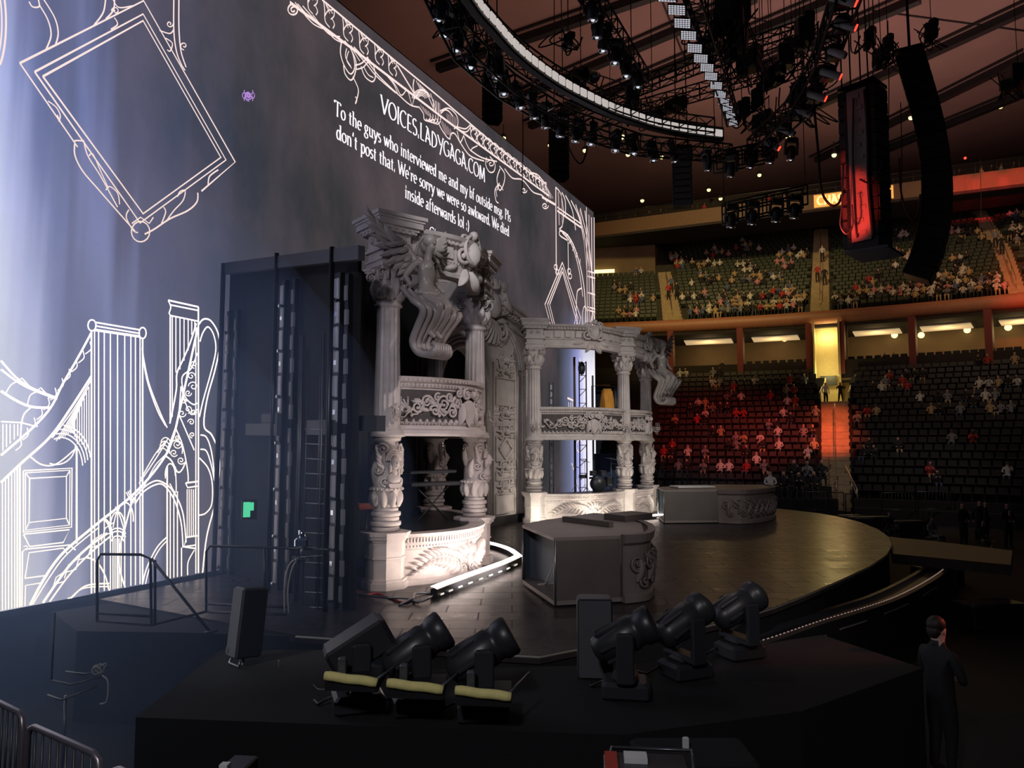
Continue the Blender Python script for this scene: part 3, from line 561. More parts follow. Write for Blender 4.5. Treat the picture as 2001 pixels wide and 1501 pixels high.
# ---- column pieces, local: origin on the deck, front is -Y
def cylF(r):                               # wraps a frame round a column of radius r
    return lambda a, b_, h=0.0: V(((r + h) * math.sin(a / r), -(r + h) * math.cos(a / r), b_))
def make_pedestal():
    b = MB(); W = .80
    for z0, z1, w0 in ((0, .14, W + .10), (.14, .20, W + .04), (.20, .62, W - .06), (.62, .66, W), (.66, .98, W - .04), (.98, 1.03, W + .02), (1.03, 1.10, W + .12), (1.10, 1.17, W + .18)):
        c = w0 * .26; h = w0 / 2
        poly = [(-h + c, -h), (h - c, -h), (h, -h + c), (h, h - c), (h - c, h), (-h + c, h), (-h, h - c), (-h, -h + c)]
        b.prism(poly, z0, z1)
    return b
def make_carved():
    b = MB(); z = 1.17
    for zz, r in ((z + .06, .30), (z + .17, .33), (z + .27, .29), (z + .37, .32), (z + .46, .27)):
        b.lathe([(r * .8, -.055), (r * .97, -.04), (r, 0), (r * .97, .04), (r * .8, .055)], 20, (0, 0, zz), mod=(lambda k, q: 1 + .03 * (k % 2)) if r > .3 else None)
    b.lathe([(.24, z), (.24, z + .5), (.25, z + .55), (.31, z + .86), (.36, z + .90), (.36, z + .93), (.28, z + .95), (.25, z + 1.9), (.30, z + 1.93), (.32, z + 2.02), (.33, z + 2.08)], 20)
    F = cylF(.28)
    for k in range(9): leaf(b, F, (k - 4) * .195, z + .52, PI / 2, .36, .17, .03, 0, lift=.07)
    for k in range(24): b.ball(F((k - 12) * .0733, z + .90, .08), .03, 5)
    F2 = cylF(.26)
    for s_ in (-1, 1):
        spiral(b, F2, s_ * .20, z + 1.75, .12, 1.5, 0 if s_ > 0 else PI, s_, .025, .05)
        spiral(b, F2, s_ * .28, z + 1.30, .11, 1.4, PI / 2, s_, .028, .06)
        spiral(b, F2, s_ * .14, z + 1.06, .10, 1.3, -PI / 2, s_, .028, .07)
        for k in range(4): leaf(b, F2, s_ * (.16 + .03 * k), z + 1.32 + k * .09, (PI / 2 - s_ * (.9 - .12 * k)), .26, .10, .05, s_ * .6)
        leaf(b, F2, s_ * .45, z + 1.0, PI / 2, .5, .2, .03, s_ * .4); leaf(b, F2, s_ * .62, z + 1.3, PI / 2, .5, .2, .03, -s_ * .4)
        spiral(b, F2, s_ * .62, z + 1.75, .12, 1.5, 0, -s_, .025, .03)
    # bust: shoulders, neck, face, headdress
    b.ball((0, -.32, z + 1.12), (.17, .10, .13), 12); b.tube([(0, -.32, z + 1.15), (0, -.33, z + 1.34)], [.08, .065], 8)
    b.ball((0, -.36, z + 1.45), (.105, .11, .15), 14); b.tube([(0, -.45, z + 1.50), (0, -.485, z + 1.43)], [.014, .028], 5)
    for s_ in (-1, 1): b.ball((s_ * .042, -.445, z + 1.485), (.025, .02, .013), 6); b.ball((s_ * .10, -.34, z + 1.36), (.04, .06, .12), 8)
    b.ball((0, -.452, z + 1.375), (.035, .02, .012), 6)
    for k in range(3): b.tube([(math.cos(a) * (.115 + .03 * k), -.34 + .02 * k, z + 1.50 + math.sin(a) * (.13 + .045 * k)) for a in [PI * j / 10 for j in range(11)]], .026, 6)
    b.box((0, -.33, z + .99), (.30, .14, .06)); b.prism([(-.12, -.38), (.12, -.38), (.08, -.26), (-.08, -.26)], z + .93, z + .97)
    return b
def make_shaft(z0=3.18, z1=6.12, r0=.29, r1=.25):
    b = MB(); n = 96
    fl = lambda k, q: 1 - .15 * abs(math.sin(PI * k * 16 / n)) ** .7 if (z0 + .20 < q < z1 - .16) else 1
    b.lathe([(r0 + .10, z0), (r0 + .10, z0 + .06), (r0 + .07, z0 + .08), (r0 + .08, z0 + .12), (r0 + .02, z0 + .15), (r0, z0 + .19), (r0, z0 + .22), (r0 - .01, z0 + 1), (r1 + .01, z1 - 1), (r1, z1 - .17), (r1, z1 - .14),
             (r1 + .05, z1 - .11), (r1 + .05, z1 - .07), (r1 + .01, z1 - .05), (r1 + .03, z1)], n, mod=fl)
    return b
def make_capital(z0=6.10, h=.76, r=.26):
    b = MB(); b.lathe([(r, z0), (r * .98, z0 + .1), (r, z0 + h * .5), (r * 1.25, z0 + h * .85)], 24)
    F = cylF(r)
    c8 = 2 * PI * r / 8
    for k in range(8):
        leaf(b, F, (k + .5) * c8, z0 + .02, PI / 2, .28, .15, .03, .15, lift=.08); leaf(b, F, k * c8, z0 + .06, PI / 2, .44, .13, .04, -.2, lift=.12); leaf(b, F, (k + .25) * c8, z0 + .02, PI / 2, .20, .07, .03, 0, lift=.07); leaf(b, F, (k + .75) * c8, z0 + .02, PI / 2, .20, .07, .03, 0, lift=.07)
    for k in range(4):
        R = Matrix.Rotation(PI / 4 + k * PI / 2, 3, 'Z')
        for s_ in (-1, 1):
            R2 = Matrix.Rotation(s_ * .32, 3, 'Z')
            Fv = lambda a, b_, hh=0.0: R @ R2 @ V((a, -s_ * .03 - s_ * hh, b_))
            spiral(b, Fv, r + .12, z0 + h * .72, .115, 1.8, PI * .6, -1, .026, 0.0, 20)
            b.tube([R @ V((r * .9, s_ * .10, z0 + h * .45)), R @ V((r + .03, s_ * .06, z0 + h * .75)), R @ V((r + .1, s_ * .03, z0 + h * .86))], [.02, .03, .025], 6)
        b.ball(Matrix.Rotation(k * PI / 2, 3, 'Z') @ V((r + .12, 0, z0 + h * .86)), .055, 8)
    for z_, w_ in ((z0 + h * .86, .80), (z0 + h * .93, .86)):
        h_ = w_ / 2; poly = []
        for k in range(4):
            a = k * PI / 2; R = Matrix.Rotation(a, 3, 'Z')
            for x, y in ((-h_ + .04, -h_), (-h_ * .45, -h_ + .08), (0, -h_ + .11), (h_ * .45, -h_ + .08), (h_ - .04, -h_)): q = R @ V((x, y, 0)); poly.append((q.x, q.y))
        b.prism(poly, z_, z_ + h * .07)
    return b
def make_entab(z=6.84, W=.66):
    b = MB()
    for a, c, w_ in ((0, .12, W + .06), (.12, .17, W + .12), (.17, .34, W), (.34, .40, W + .14), (.40, .47, W + .06), (.47, .74, W + .02), (.74, .80, W + .22), (.80, .86, W + .30), (.86, .99, W + .42), (.99, 1.04, W + .48), (1.04, 1.12, W + .56)):
        b.box((0, 0, z + (a + c) / 2), (w_, w_, c - a))
    for rz in range(4):
        R = Matrix.Rotation(rz * PI / 2, 3, 'Z')
        for k in range(5): b.box(R @ V(((k - 2) * .16, -(W / 2 + .10), z + .77)), (.08, .10, .07), R=R)
        F = lambda a, b_, h=0.0: R @ V((a, -(W / 2 + .02) - h, b_))
        spiral(b, F, -.12, z + .62, .08, 1.2, PI, 1, .018, .02, 12); spiral(b, F, .12, z + .62, .08, 1.2, 0, -1, .018, .02, 12)
    return b
def make_sconce():
    b = MB(); b.ball((0, -.03, 0), (.10, .05, .14), 10)
    for k in (-1, 0, 1):
        x = k * .17; b.tube(crom([(0, -.04, -.05), (x * .6, -.16, -.16), (x, -.24, -.06), (x, -.24, .02)], 4), .014, 5)
        b.lathe([(.02, 0), (.06, .03), (.055, .05)], 8, (x, -.24, .02)); b.tube([(x, -.24, .05), (x, -.24, .22)], .016, 6); b.ball((x, -.24, .25), (.018, .018, .035), 6)
        for j in range(5): a = j * 1.257; b.ball((x + .055 * math.cos(a), -.24 + .055 * math.sin(a), -.03), (.012, .012, .035), 5)
    for j in range(6): b.ball((0.05 * math.cos(j), -.2 + .05 * math.sin(j), -.20 - .012 * j), .02, 5)
    return b
def make_balcony(A_, B_, bulge, z0=3.20, inset=.30, cart=True):
    b = MB(); pts, outs, L, F = bay(A_, B_, bulge)
    prof = [(-.28, z0), (.16, z0), (.19, z0 + .05), (.17, z0 + .12), (.08, z0 + .16), (.06, z0 + .22), (.0, z0 + .25), (0, z0 + 1.05), (.05, z0 + 1.08), (.06, z0 + 1.16), (.13, z0 + 1.20), (.14, z0 + 1.30), (-.10, z0 + 1.31), (-.28, z0 + 1.31)]
    b.sweep(pts, prof, 0, outs)
    beads(b, F, inset, L - inset, z0 + 1.12, .09, .032, .07); blocks(b, F, inset, L - inset, z0 + 1.20, z0 + 1.25, .10, .55, .10, .155)
    beads(b, F, inset, L - inset, z0 + .27, .085, .036, .03)
    for k in range(int((L - 2 * inset) / .16)): leaf(b, F, inset + .08 + k * .16, z0 + .24, PI / 2 - .5, .15, .09, .03, .6, n=4)
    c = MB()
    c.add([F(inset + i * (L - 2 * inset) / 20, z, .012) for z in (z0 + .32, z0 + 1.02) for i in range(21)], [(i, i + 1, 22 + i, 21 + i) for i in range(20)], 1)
    m_ = L / 2; zc = z0 + .66
    for s_ in (-1, 1):
        X = lambda a: m_ + s_ * a
        W_ = m_ - inset
        for k, (a, dz, r, tn, ph) in enumerate(((.42, .10, .17, 1.5, 0), (.55, -.12, .15, 1.4, 2), (.80, .06, .19, 1.6, 1), (1.02, -.10, .14, 1.4, 3), (1.22, .10, .15, 1.5, 0), (1.44, -.02, .17, 1.6, 2), (.95, .20, .10, 1.2, 1), (.62, .22, .10, 1.2, 4))):
            if a + r < W_: spiral(c, F, X(a), zc + dz, r, tn, ph, s_ * (1 if k % 2 else -1), .032, .05)
        for k in range(int(W_ / .17)): leaf(c, F, X(.30 + k * .17), zc + .12 * math.sin(k * 2.3), (0.5 * math.sin(k * 1.7)) if s_ > 0 else PI - .5 * math.sin(k * 1.7), .26, .10, .04, .9 * (1 if k % 2 else -1), lift=.09)
        for k in range(int(W_ / .22)): c.ball(F(X(.25 + k * .22), zc - .2 + .13 * (k % 3), .06), .045, 6)
        P_ = [F(X(min(W_ - .03, .25 + 1.35 * i / 14 * W_ / 1.6)), zc + .21 * math.sin(i * .95), .06) for i in range(15)]; c.tube(P_, .024, 5)
    # shield with ribbon
    if cart:
        sh = [(-.20, .12), (0, .20), (.20, .12), (.19, -.20), (.10, -.36), (0, -.46), (-.10, -.36), (-.19, -.20)]
        o = [F(m_ + x, zc + y, .10) for x, y in sh]; i_ = [F(m_ + x * .75, zc + y * .75, .17) for x, y in sh]
        c.add(o + i_, [(k, (k + 1) % 8, 8 + (k + 1) % 8, 8 + k) for k in range(8)] + [tuple(range(8, 16))], 0)
        for s_ in (-1, 1):
            spiral(c, F, m_ + s_ * .16, zc + .30, .14, 1.5, PI / 2, -s_, .04, .14); spiral(c, F, m_ + s_ * .38, zc + .32, .12, 1.5, PI / 2, s_, .035, .10)
            leaf(c, F, m_ + s_ * .22, zc + .1, -PI / 2, .5, .16, .1, s_ * .5, lift=.1)
        c.ball(F(m_, zc + .30, .2), .09, 8)
    return b, c
def make_parapet(A_, B_, bulge, h=1.10, inset=.42):
    b = MB(); pts, outs, L, F = bay(A_, B_, bulge)
    prof = [(-.22, 0), (.10, 0), (.10, .10), (.04, .13), (.03, h - .36), (.06, h - .33), (.05, h - .24), (.09, h - .20), (.12, h - .08), (.17, h - .06), (.17, h), (-.22, h)]
    b.sweep(pts, prof, 0, outs)
    beads(b, F, inset, L - inset, h - .28, .075, .026, .06); blocks(b, F, inset, L - inset, h - .19, h - .10, .07, .5, .08, .14)
    c = MB(); m_ = L / 2; W_ = m_ - inset
    for s_ in (-1, 1):
        stem = [(m_ + s_ * (.12 + .95 * W_ * .8 * i / 12), .26 + .30 * math.sin(i * .25)) for i in range(13)]
        for i, (x, y) in enumerate(stem):
            for q in (-1, 1):
                base = PI / 2 * q + (-s_) * q * (.55 + .05 * i) * -1
                a = (0 if s_ > 0 else PI) + s_ * q * (1.25 - .05 * i)
                ln = (.46 if q > 0 else .40) * (1 - .035 * i) * (.75 if i < 1 else 1)
                leaf(c, F, x, y, a, ln * 1.0, .075, .05, s_ * q * -.8, lift=.14)
        c.tube([F(x, y, .05) for x, y in stem], .02, 5)
        spiral(c, F, m_ + s_ * .22, .48, .16, 1.6, PI / 2, s_, .03, .08); spiral(c, F, m_ + s_ * .18, .22, .12, 1.4, -PI / 2, -s_, .026, .07)
        spiral(c, F, m_ + s_ * .10, .66, .08, 1.3, 0, s_, .022, .09)
    for k in range(5): leaf(c, F, m_ + (k - 2) * .05, .45, PI / 2 + (2 - k) * .35, .36, .12, .06, 0, lift=.1)
    c.ball(F(m_, .40, .08), (.12, .12, .16), 10)
    return b, c
def make_upper(A_, B_, bulge, z=6.86, inset=.3, cart=True):
    b = MB(); pts, outs, L, F = bay(A_, B_, bulge)
    prof = [(-.30, z), (.02, z), (.05, z + .08), (.02, z + .14), (.05, z + .30), (.08, z + .34), (.0, z + .40), (0, z + .68), (.08, z + .72), (.10, z + .78), (.20, z + .84), (.24, z + .92), (-.30, z + .94)]
    b.sweep(pts, prof, 0, outs)
    blocks(b, F, inset, L - inset, z + .42, z + .68, .42, .55, .0, .07); blocks(b, F, inset, L - inset, z + .73, z + .80, .12, .5, .08, .16)
    beads(b, F, inset, L - inset, z + .33, .09, .03, .06)
    if cart:
        m_ = L / 2
        for s_ in (-1, 1):
            spiral(b, F, m_ + s_ * .30, z + .55, .26, 1.6, PI / 2, s_, .06, .12); spiral(b, F, m_ + s_ * .26, z + .92, .18, 1.4, 0, s_, .05, .14)
            leaf(b, F, m_ + s_ * .12, z + .25, -PI / 2 + s_ * .3, .5, .2, .1, s_ * .5, lift=.12); leaf(b, F, m_ + s_ * .4, z + .3, -PI / 2 + s_ * 1.0, .5, .16, .06, s_ * .7, lift=.1)
        b.ball(F(m_, z + .62, .16), (.22, .14, .30), 12); b.tube([F(m_ + .30 * math.cos(a), z + .72 + .34 * math.sin(a), .2) for a in [2 * PI * j / 20 for j in range(21)]], .05, 6)
        b.ball(F(m_, z + 1.06, .2), .12, 8)
    return b
PED = CARV = None
protos = {}
def piece(key, mk, parent, pos, ang, name, label=None):
    if key not in protos:
        o = mk().build(name, ['plaster', 'plaster_shade'], parent); protos[key] = o
    else:
        o = protos[key].copy(); COL.objects.link(o); o.parent = parent
    o.location = (pos[0], pos[1], 0); o.rotation_euler = (0, 0, ang)
    return o
def opera_box(label, cols, bulges, fronts, skip_side=()):
    t = thing('opera_box_tower', label, 'stage set', (cols[0][0], cols[0][1], DECK))
    c0 = V((cols[0][0], cols[0][1], 0)); cl = [V((c[0], c[1], 0)) - c0 for c in cols]
    for i, c in enumerate(cl):
        a = fronts[i]
        piece('ped', make_pedestal, t, c, a, 'pedestal'); piece('carv', make_carved, t, c, a, 'carved_column', )
        sh = piece('shaft', make_shaft, t, c, a, 'fluted_column'); cp = piece('cap', make_capital, t, c, a, 'capital'); cp.parent = sh
        cp.location = (0, 0, 0); cp.rotation_euler = (0, 0, 0)
        piece('ent', make_entab, t, c, a, 'cornice_block')
        s = piece('sconce', make_sconce, t, c + Matrix.Rotation(a, 3, 'Z') @ V((0, -.34, 0)), a, 'wall_sconce'); s.location.z = 3.75
    for k, (A_, B_, bu) in enumerate(zip(cl, cl[1:], bulges)):
        pa, pal = make_parapet(A_, B_, bu); po = pa.build('parapet', ['plaster'], t); pal.build('palm_relief', ['plaster'], po)
        ba, rel = make_balcony(A_, B_, bu); bo = ba.build('balcony_front', ['plaster'], t); rel.build('scroll_relief', ['plaster', 'plaster_shade'], bo)
        make_upper(A_, B_, bu).build('upper_cornice', ['plaster'], t)
    # floors of the two storeys
    poly = []
    for A_, B_, bu in zip(cl, cl[1:], bulges):
        p, o, L, F = bay(A_, B_, bu * .9, 10); poly += [(q.x, q.y) for q in p]
    back = [V((-SU.y, SU.x, 0)) * 1.9 + cl[-1] * .85, V((-SU.y, SU.x, 0)) * 1.9 + cl[0]]
    d = MB(); d.prism(poly + [(cl[-1].x * .9 + back[0].x * .12, cl[-1].y * .9)], 1.0, 1.08); d.build('lower_floor', 'black', t)
    d = MB(); d.prism(poly + [(cl[-1].x * .9 + back[0].x * .12, cl[-1].y * .9)], 3.22, 3.32); d.build('balcony_floor', 'black', t)
    return t, cl
NL, NR, NC = (-2.70, 16.1), (-.97, 19.4), (-2.35, 22.6)
FD, FE, FF = (.87, 29.4), (4.75, 31.6), (6.25, 34.7)
def ang_of(dx, dy): return math.atan2(dy, dx) + PI / 2       # front (-Y) looks along (dx, dy)
near_box, ncl = opera_box('pale carved two-storey opera box tower on the stage, beside the dark scaffold tower', [NL, NR, NC], [.85, .5], [ang_of(.62, -.78), ang_of(.9, -.2), ang_of(.9, .4)])
far_box, fcl = opera_box('pale carved two-storey opera box tower standing beyond the tall arch, drum kit inside', [FD, FE, FF], [.85, .5], [ang_of(.1, -1), ang_of(.3, -1), ang_of(.8, -.6)])
# ---- arch wall
AO = V((-2.66, 25.0, DECK)); AU = V((.515, .857, 0)).normalized(); AN = V((AU.y, -AU.x, 0))
arch = thing('proscenium_arch', 'tall grey carved arch with panelled pier between the two opera box towers', 'arch', AO, math.atan2(AU.y, AU.x))
# local frame: x along, -y towards the stage, z up
FA = lambda a, b_, h=0.0: V((a, -h, b_))
def top_s(s): return 7.2 + (8.55 - 7.2) * s / 3.4 if s < 3.4 else 8.55 - (8.55 - 7.75) * (s - 3.4) / 3.4
CX, SPR, RI = 1.8, 5.07, 1.45
def bot_s(s):
    d = abs(s - CX); return SPR + math.sqrt(max(0, RI * RI - d * d)) if d < RI else 0.3
b = MB(); cuts = [0, .2, CX - RI] + [CX - RI + .001 + 2 * RI * (1 - math.cos(PI * i / 16)) / 2 for i in range(17)] + [CX + RI + .002, 3.4, 4, 5, 6, 6.8]
cuts = sorted(set(round(c, 4) for c in cuts))
for s0, s1 in zip(cuts, cuts[1:]):
    m0, m1 = (bot_s(s0), bot_s(s1))
    mid = (s0 + s1) / 2
    if abs(mid - CX) > RI: m0 = m1 = .3
    else: m0 = max(m0, SPR); m1 = max(m1, SPR)
    vs = [FA(s0, m0), FA(s1, m1), FA(s1, top_s(s1)), FA(s0, top_s(s0))]; vs += [v_ + V((0, .5, 0)) for v_ in vs]
    b.add(vs, [(0, 1, 2, 3), (7, 6, 5, 4), (0, 4, 5, 1), (1, 5, 6, 2), (2, 6, 7, 3), (3, 7, 4, 0)])
b.build('arch_wall', 'plaster', arch)
def rim(r_in, z_bot=.3, h=.06, side=0):
    P_ = []
    if side <= 0: P_ += [FA(CX - r_in, z_bot, h), FA(CX - r_in, SPR, h)]
    P_ += [FA(CX - r_in * math.cos(PI * i / 24), SPR + r_in * math.sin(PI * i / 24), h) for i in range(1, 24)]
    P_ += [FA(CX + r_in, SPR, h), FA(CX + r_in, z_bot, h)]
    return P_
b = MB(); b.tube(rim(1.47, h=.05), .09, 8); b.tube(rim(1.66, h=.05), .05, 6); b.tube(rim(1.80, h=.03)[2:], .035, 6)
for i in range(70):
    P_ = rim(1.57, h=.07); tt = i / 69 * (len(P_) - 1)
for i in range(46): b.ball(FA(CX + 1.57, .4 + i * .1, .07), .04, 6)
for i in range(30): a = PI * i / 29; b.ball(FA(CX - 1.57 * math.cos(a), SPR + 1.57 * math.sin(a), .07), .04, 6)
b.build('opening_moulding', 'plaster', arch)
b = MB(); ox, oz = 4.05, 3.0
def oarc(k, n=24): a = PI * .93 * k / n; return (CX + ox * math.cos(a), SPR + .9 + oz * math.sin(a) * .86)
for dr, r_ in ((0, .07), (.16, .04), (-.17, .045)):
    b.tube([FA(CX + (ox + dr) * math.cos(PI * .5 * k / 16), min(SPR + .9 + (oz + dr) * .8 * math.sin(PI * .5 * k / 16), 99), .05) for k in range(17)], r_, 6)
for x in (5.90, 6.08, 6.26): b.tube([FA(x, .3, .05), FA(x, SPR + .9, .05)], .05, 6)
for i in range(58): b.ball(FA(6.0, .4 + i * .1, .06), .035, 5)
for x in (3.75, 5.55): b.tube([FA(x, .35, .04), FA(x, SPR + 1.1, .04)], .035, 6)
b.build('outer_moulding', 'plaster', arch)
b = MB()
def rectf(x0, x1, z0, z1, r=.035, h=.04): 
    P_ = [FA(x0, z0, h), FA(x1, z0, h), FA(x1, z1, h), FA(x0, z1, h), FA(x0, z0, h)]
    for p, q in zip(P_, P_[1:]): b.tube([p, q], r, 6, sm=False)
PX0, PX1, PXC = 3.95, 5.35, 4.65
zt = lambda y: (870 - y) / 49.6 + 3.0
for y0, y1 in ((1003, 962), (936, 920), (833, 818), (794, 742)): b = MB(); rectf(PX0, PX1, max(.4, zt(y0)), zt(y1)); b.build('raised_panel', 'plaster', arch)
b = MB(); rectf(PX0, PX1, zt(900), zt(854)); 
dz0, dz1 = zt(897), zt(857); dm = (dz0 + dz1) / 2
dp = [FA(PXC, dz0, .06), FA(PXC + .5, dm, .06), FA(PXC, dz1, .06), FA(PXC - .5, dm, .06), FA(PXC, dz0, .06)]
for p, q in zip(dp, dp[1:]): b.tube([p, q], .05, 6, sm=False)
b.build('diamond_panel', 'plaster', arch)
for y in (948, 912, 844, 808, 727, 706):
    b = MB()
    for s_ in (-1, 1):
        spiral(b, FA, PXC + s_ * .32, zt(y) + .1, .2, 1.5, 0, s_, .045, .06); spiral(b, FA, PXC + s_ * .34, zt(y) - .14, .17, 1.4, PI, -s_, .04, .06)
        leaf(b, FA, PXC + s_ * .1, zt(y), 0 if s_ > 0 else PI, .6, .14, .05, 0, lift=.1)
    b.ball(FA(PXC, zt(y), .08), .13, 8); b.build('scroll_rosette', 'plaster', arch)
for k in range(7):                         # carved ornaments following the arch band
    b = MB(); a = PI * (.12 + .105 * k); rr = 2.75; x, z = CX + rr * math.cos(a) * 1.05, SPR + .35 + rr * math.sin(a) * .86
    for s_ in (-1, 1): spiral(b, FA, x + s_ * .22, z, .2, 1.5, k, s_, .04, .06)
    b.ball(FA(x, z, .08), .12, 8); b.build('scroll_rosette', 'plaster', arch)
b = MB()
for s0, s1 in ((0, 3.0), (3.8, 6.95)):
    for dz, hh, th in ((-.62, .16, .10), (-.30, .22, .12), (-.12, .42, .14), (.04, .52, .10)):
        p0, p1 = FA(s0, top_s(s0) + dz), FA(s1, top_s(s1) + dz); b.frame(p0 + V((0, .5, 0)), p1 - p0, V((0, -.5 - hh, 0)), V((0, 0, th)))
    k = int((s1 - s0) / .2)
    for i in range(k): s = s0 + .1 + i * .2; b.box(FA(s, top_s(s) - .22, .28), (.10, .16, .12))
b.build('pediment_cornice', 'plaster', arch)
b = MB(); z_ = 8.1
for s_ in (-1, 1):
    spiral(b, FA, 3.4 + s_ * .75, z_ + .25, .42, 1.7, PI / 2, s_, .09, .25); spiral(b, FA, 3.4 + s_ * .65, z_ - .75, .45, 1.5, PI / 2, -s_, .09, .2)
    spiral(b, FA, 3.4 + s_ * 1.35, z_ + .2, .25, 1.5, 0, s_, .07, .2)
    for k in range(5): leaf(b, FA, 3.4 + s_ * .35, z_ - .3 + k * .2, (0.3 * k - .3) if s_ > 0 else PI - (.3 * k - .3), .8, .22, .15, s_ * .9, lift=.2)
    b.ball(FA(3.4 + s_ * .5, z_ + .95, .4), (.15, .15, .18), 10); b.tube([FA(3.4 + s_ * .5, z_ + .85, .4), FA(3.4 + s_ * .62, z_ + .35, .42), FA(3.4 + s_ * .9, z_ + .05, .5)], [.12, .17, .1], 8)
    b.tube([FA(3.4 + s_ * .52, z_ + .72, .42), FA(3.4 + s_ * .2, z_ + .75, .6), FA(3.4 + s_ * .1, z_ + 1.0, .6)], [.06, .05, .04], 6)
b.ball(FA(3.4, z_ + .15, .3), (.34, .25, .48), 14); b.ball(FA(3.4, z_ + .95, .3), (.2, .2, .25), 10)
for k in range(6): leaf(b, FA, 3.4, z_ - .3, -PI / 2 + (k - 2.5) * .3, 1.0, .2, .15, 0, lift=.2)
b.build('crest_carving', 'plaster', arch)
b = MB(); b.box((3.4, .3, .15), (6.9, .9, .3)); b.build('arch_base', 'black', arch)
b = MB(); b.frame((1.55, .62, .3), (2.0, 0, 0), (0, .06, 0), (0, 0, 6.6)); b.frame((-.05, .62, 3.3), (1.62, 0, 0), (0, .06, 0), (0, 0, 3.4)); b.build('dark_curtain', 'drape', arch)
# ---- relief statues
def skin_mesh(name, joints, edges, root, sub=2):
    me = bpy.data.meshes.new(name + '_s'); keys = list(joints); idx = {k: i for i, k in enumerate(keys)}
    me.from_pydata([joints[k][0] for k in keys], [(idx[a], idx[c]) for a, c in edges], [])
    o = bpy.data.objects.new(name + '_s', me); COL.objects.link(o)
    md = o.modifiers.new('s', 'SKIN'); md.use_smooth_shade = True; md.branch_smoothing = .6
    if not me.skin_vertices: raise RuntimeError('no skin layer')
    for k in keys:
        r = joints[k][1]; r = r if isinstance(r, tuple) else (r, r); sv = me.skin_vertices[0].data[idx[k]]; sv.radius = r; sv.use_root = (k == root)
    if sub: s2 = o.modifiers.new('u', 'SUBSURF'); s2.levels = sub; s2.render_levels = sub
    dg = bpy.context.evaluated_depsgraph_get(); dg.update()
    out = bpy.data.meshes.new_from_object(o.evaluated_get(dg)); out.name = name
    bpy.data.objects.remove(o); bpy.data.meshes.remove(me)
    for p in out.polygons: p.use_smooth = True
    return out
def mesh_obj(name, me, mats, parent=None):
    me.materials.clear()
    for m_ in (mats if isinstance(mats, (list, tuple)) else [mats]): me.materials.append(M[m_])
    o = bpy.data.objects.new(name, me); COL.objects.link(o)
    if parent: o.parent = parent
    return o
aj = {'pel': ((.12, 0, .95), .19), 'wst': ((.06, 0, 1.22), .15), 'chs': ((.10, 0, 1.52), (.17, .21)), 'nck': ((.12, 0, 1.78), .07), 'hd0': ((.17, 0, 1.92), .10), 'hd1': ((.20, 0, 2.08), .11), 'hd2': ((.2, 0, 2.20), .07),
      'jaw': ((.30, 0, 1.96), .05)}
ae = [('pel', 'wst'), ('wst', 'chs'), ('chs', 'nck'), ('nck', 'hd0'), ('hd0', 'hd1'), ('hd1', 'hd2'), ('hd0', 'jaw')]
for s_, n_ in ((-1, 'l'), (1, 'r')):
    aj.update({'sh' + n_: ((.06, s_ * .26, 1.64), .09), 'el' + n_: ((-.08, s_ * .46, 1.32), .06), 'ha' + n_: ((.14, s_ * .5, 1.08), .045), 'hp' + n_: ((.16, s_ * .13, .88), .16),
               'kn' + n_: ((.62, s_ * .14, .70), .12), 'an' + n_: ((.26, s_ * .10, .18), .065), 'to' + n_: ((.44, s_ * .10, .04), .04), 'br' + n_: ((.24, s_ * .09, 1.56), .075)})
    ae += [('chs', 'sh' + n_), ('sh' + n_, 'el' + n_), ('el' + n_, 'ha' + n_), ('pel', 'hp' + n_), ('hp' + n_, 'kn' + n_), ('kn' + n_, 'an' + n_), ('an' + n_, 'to' + n_), ('chs', 'br' + n_)]
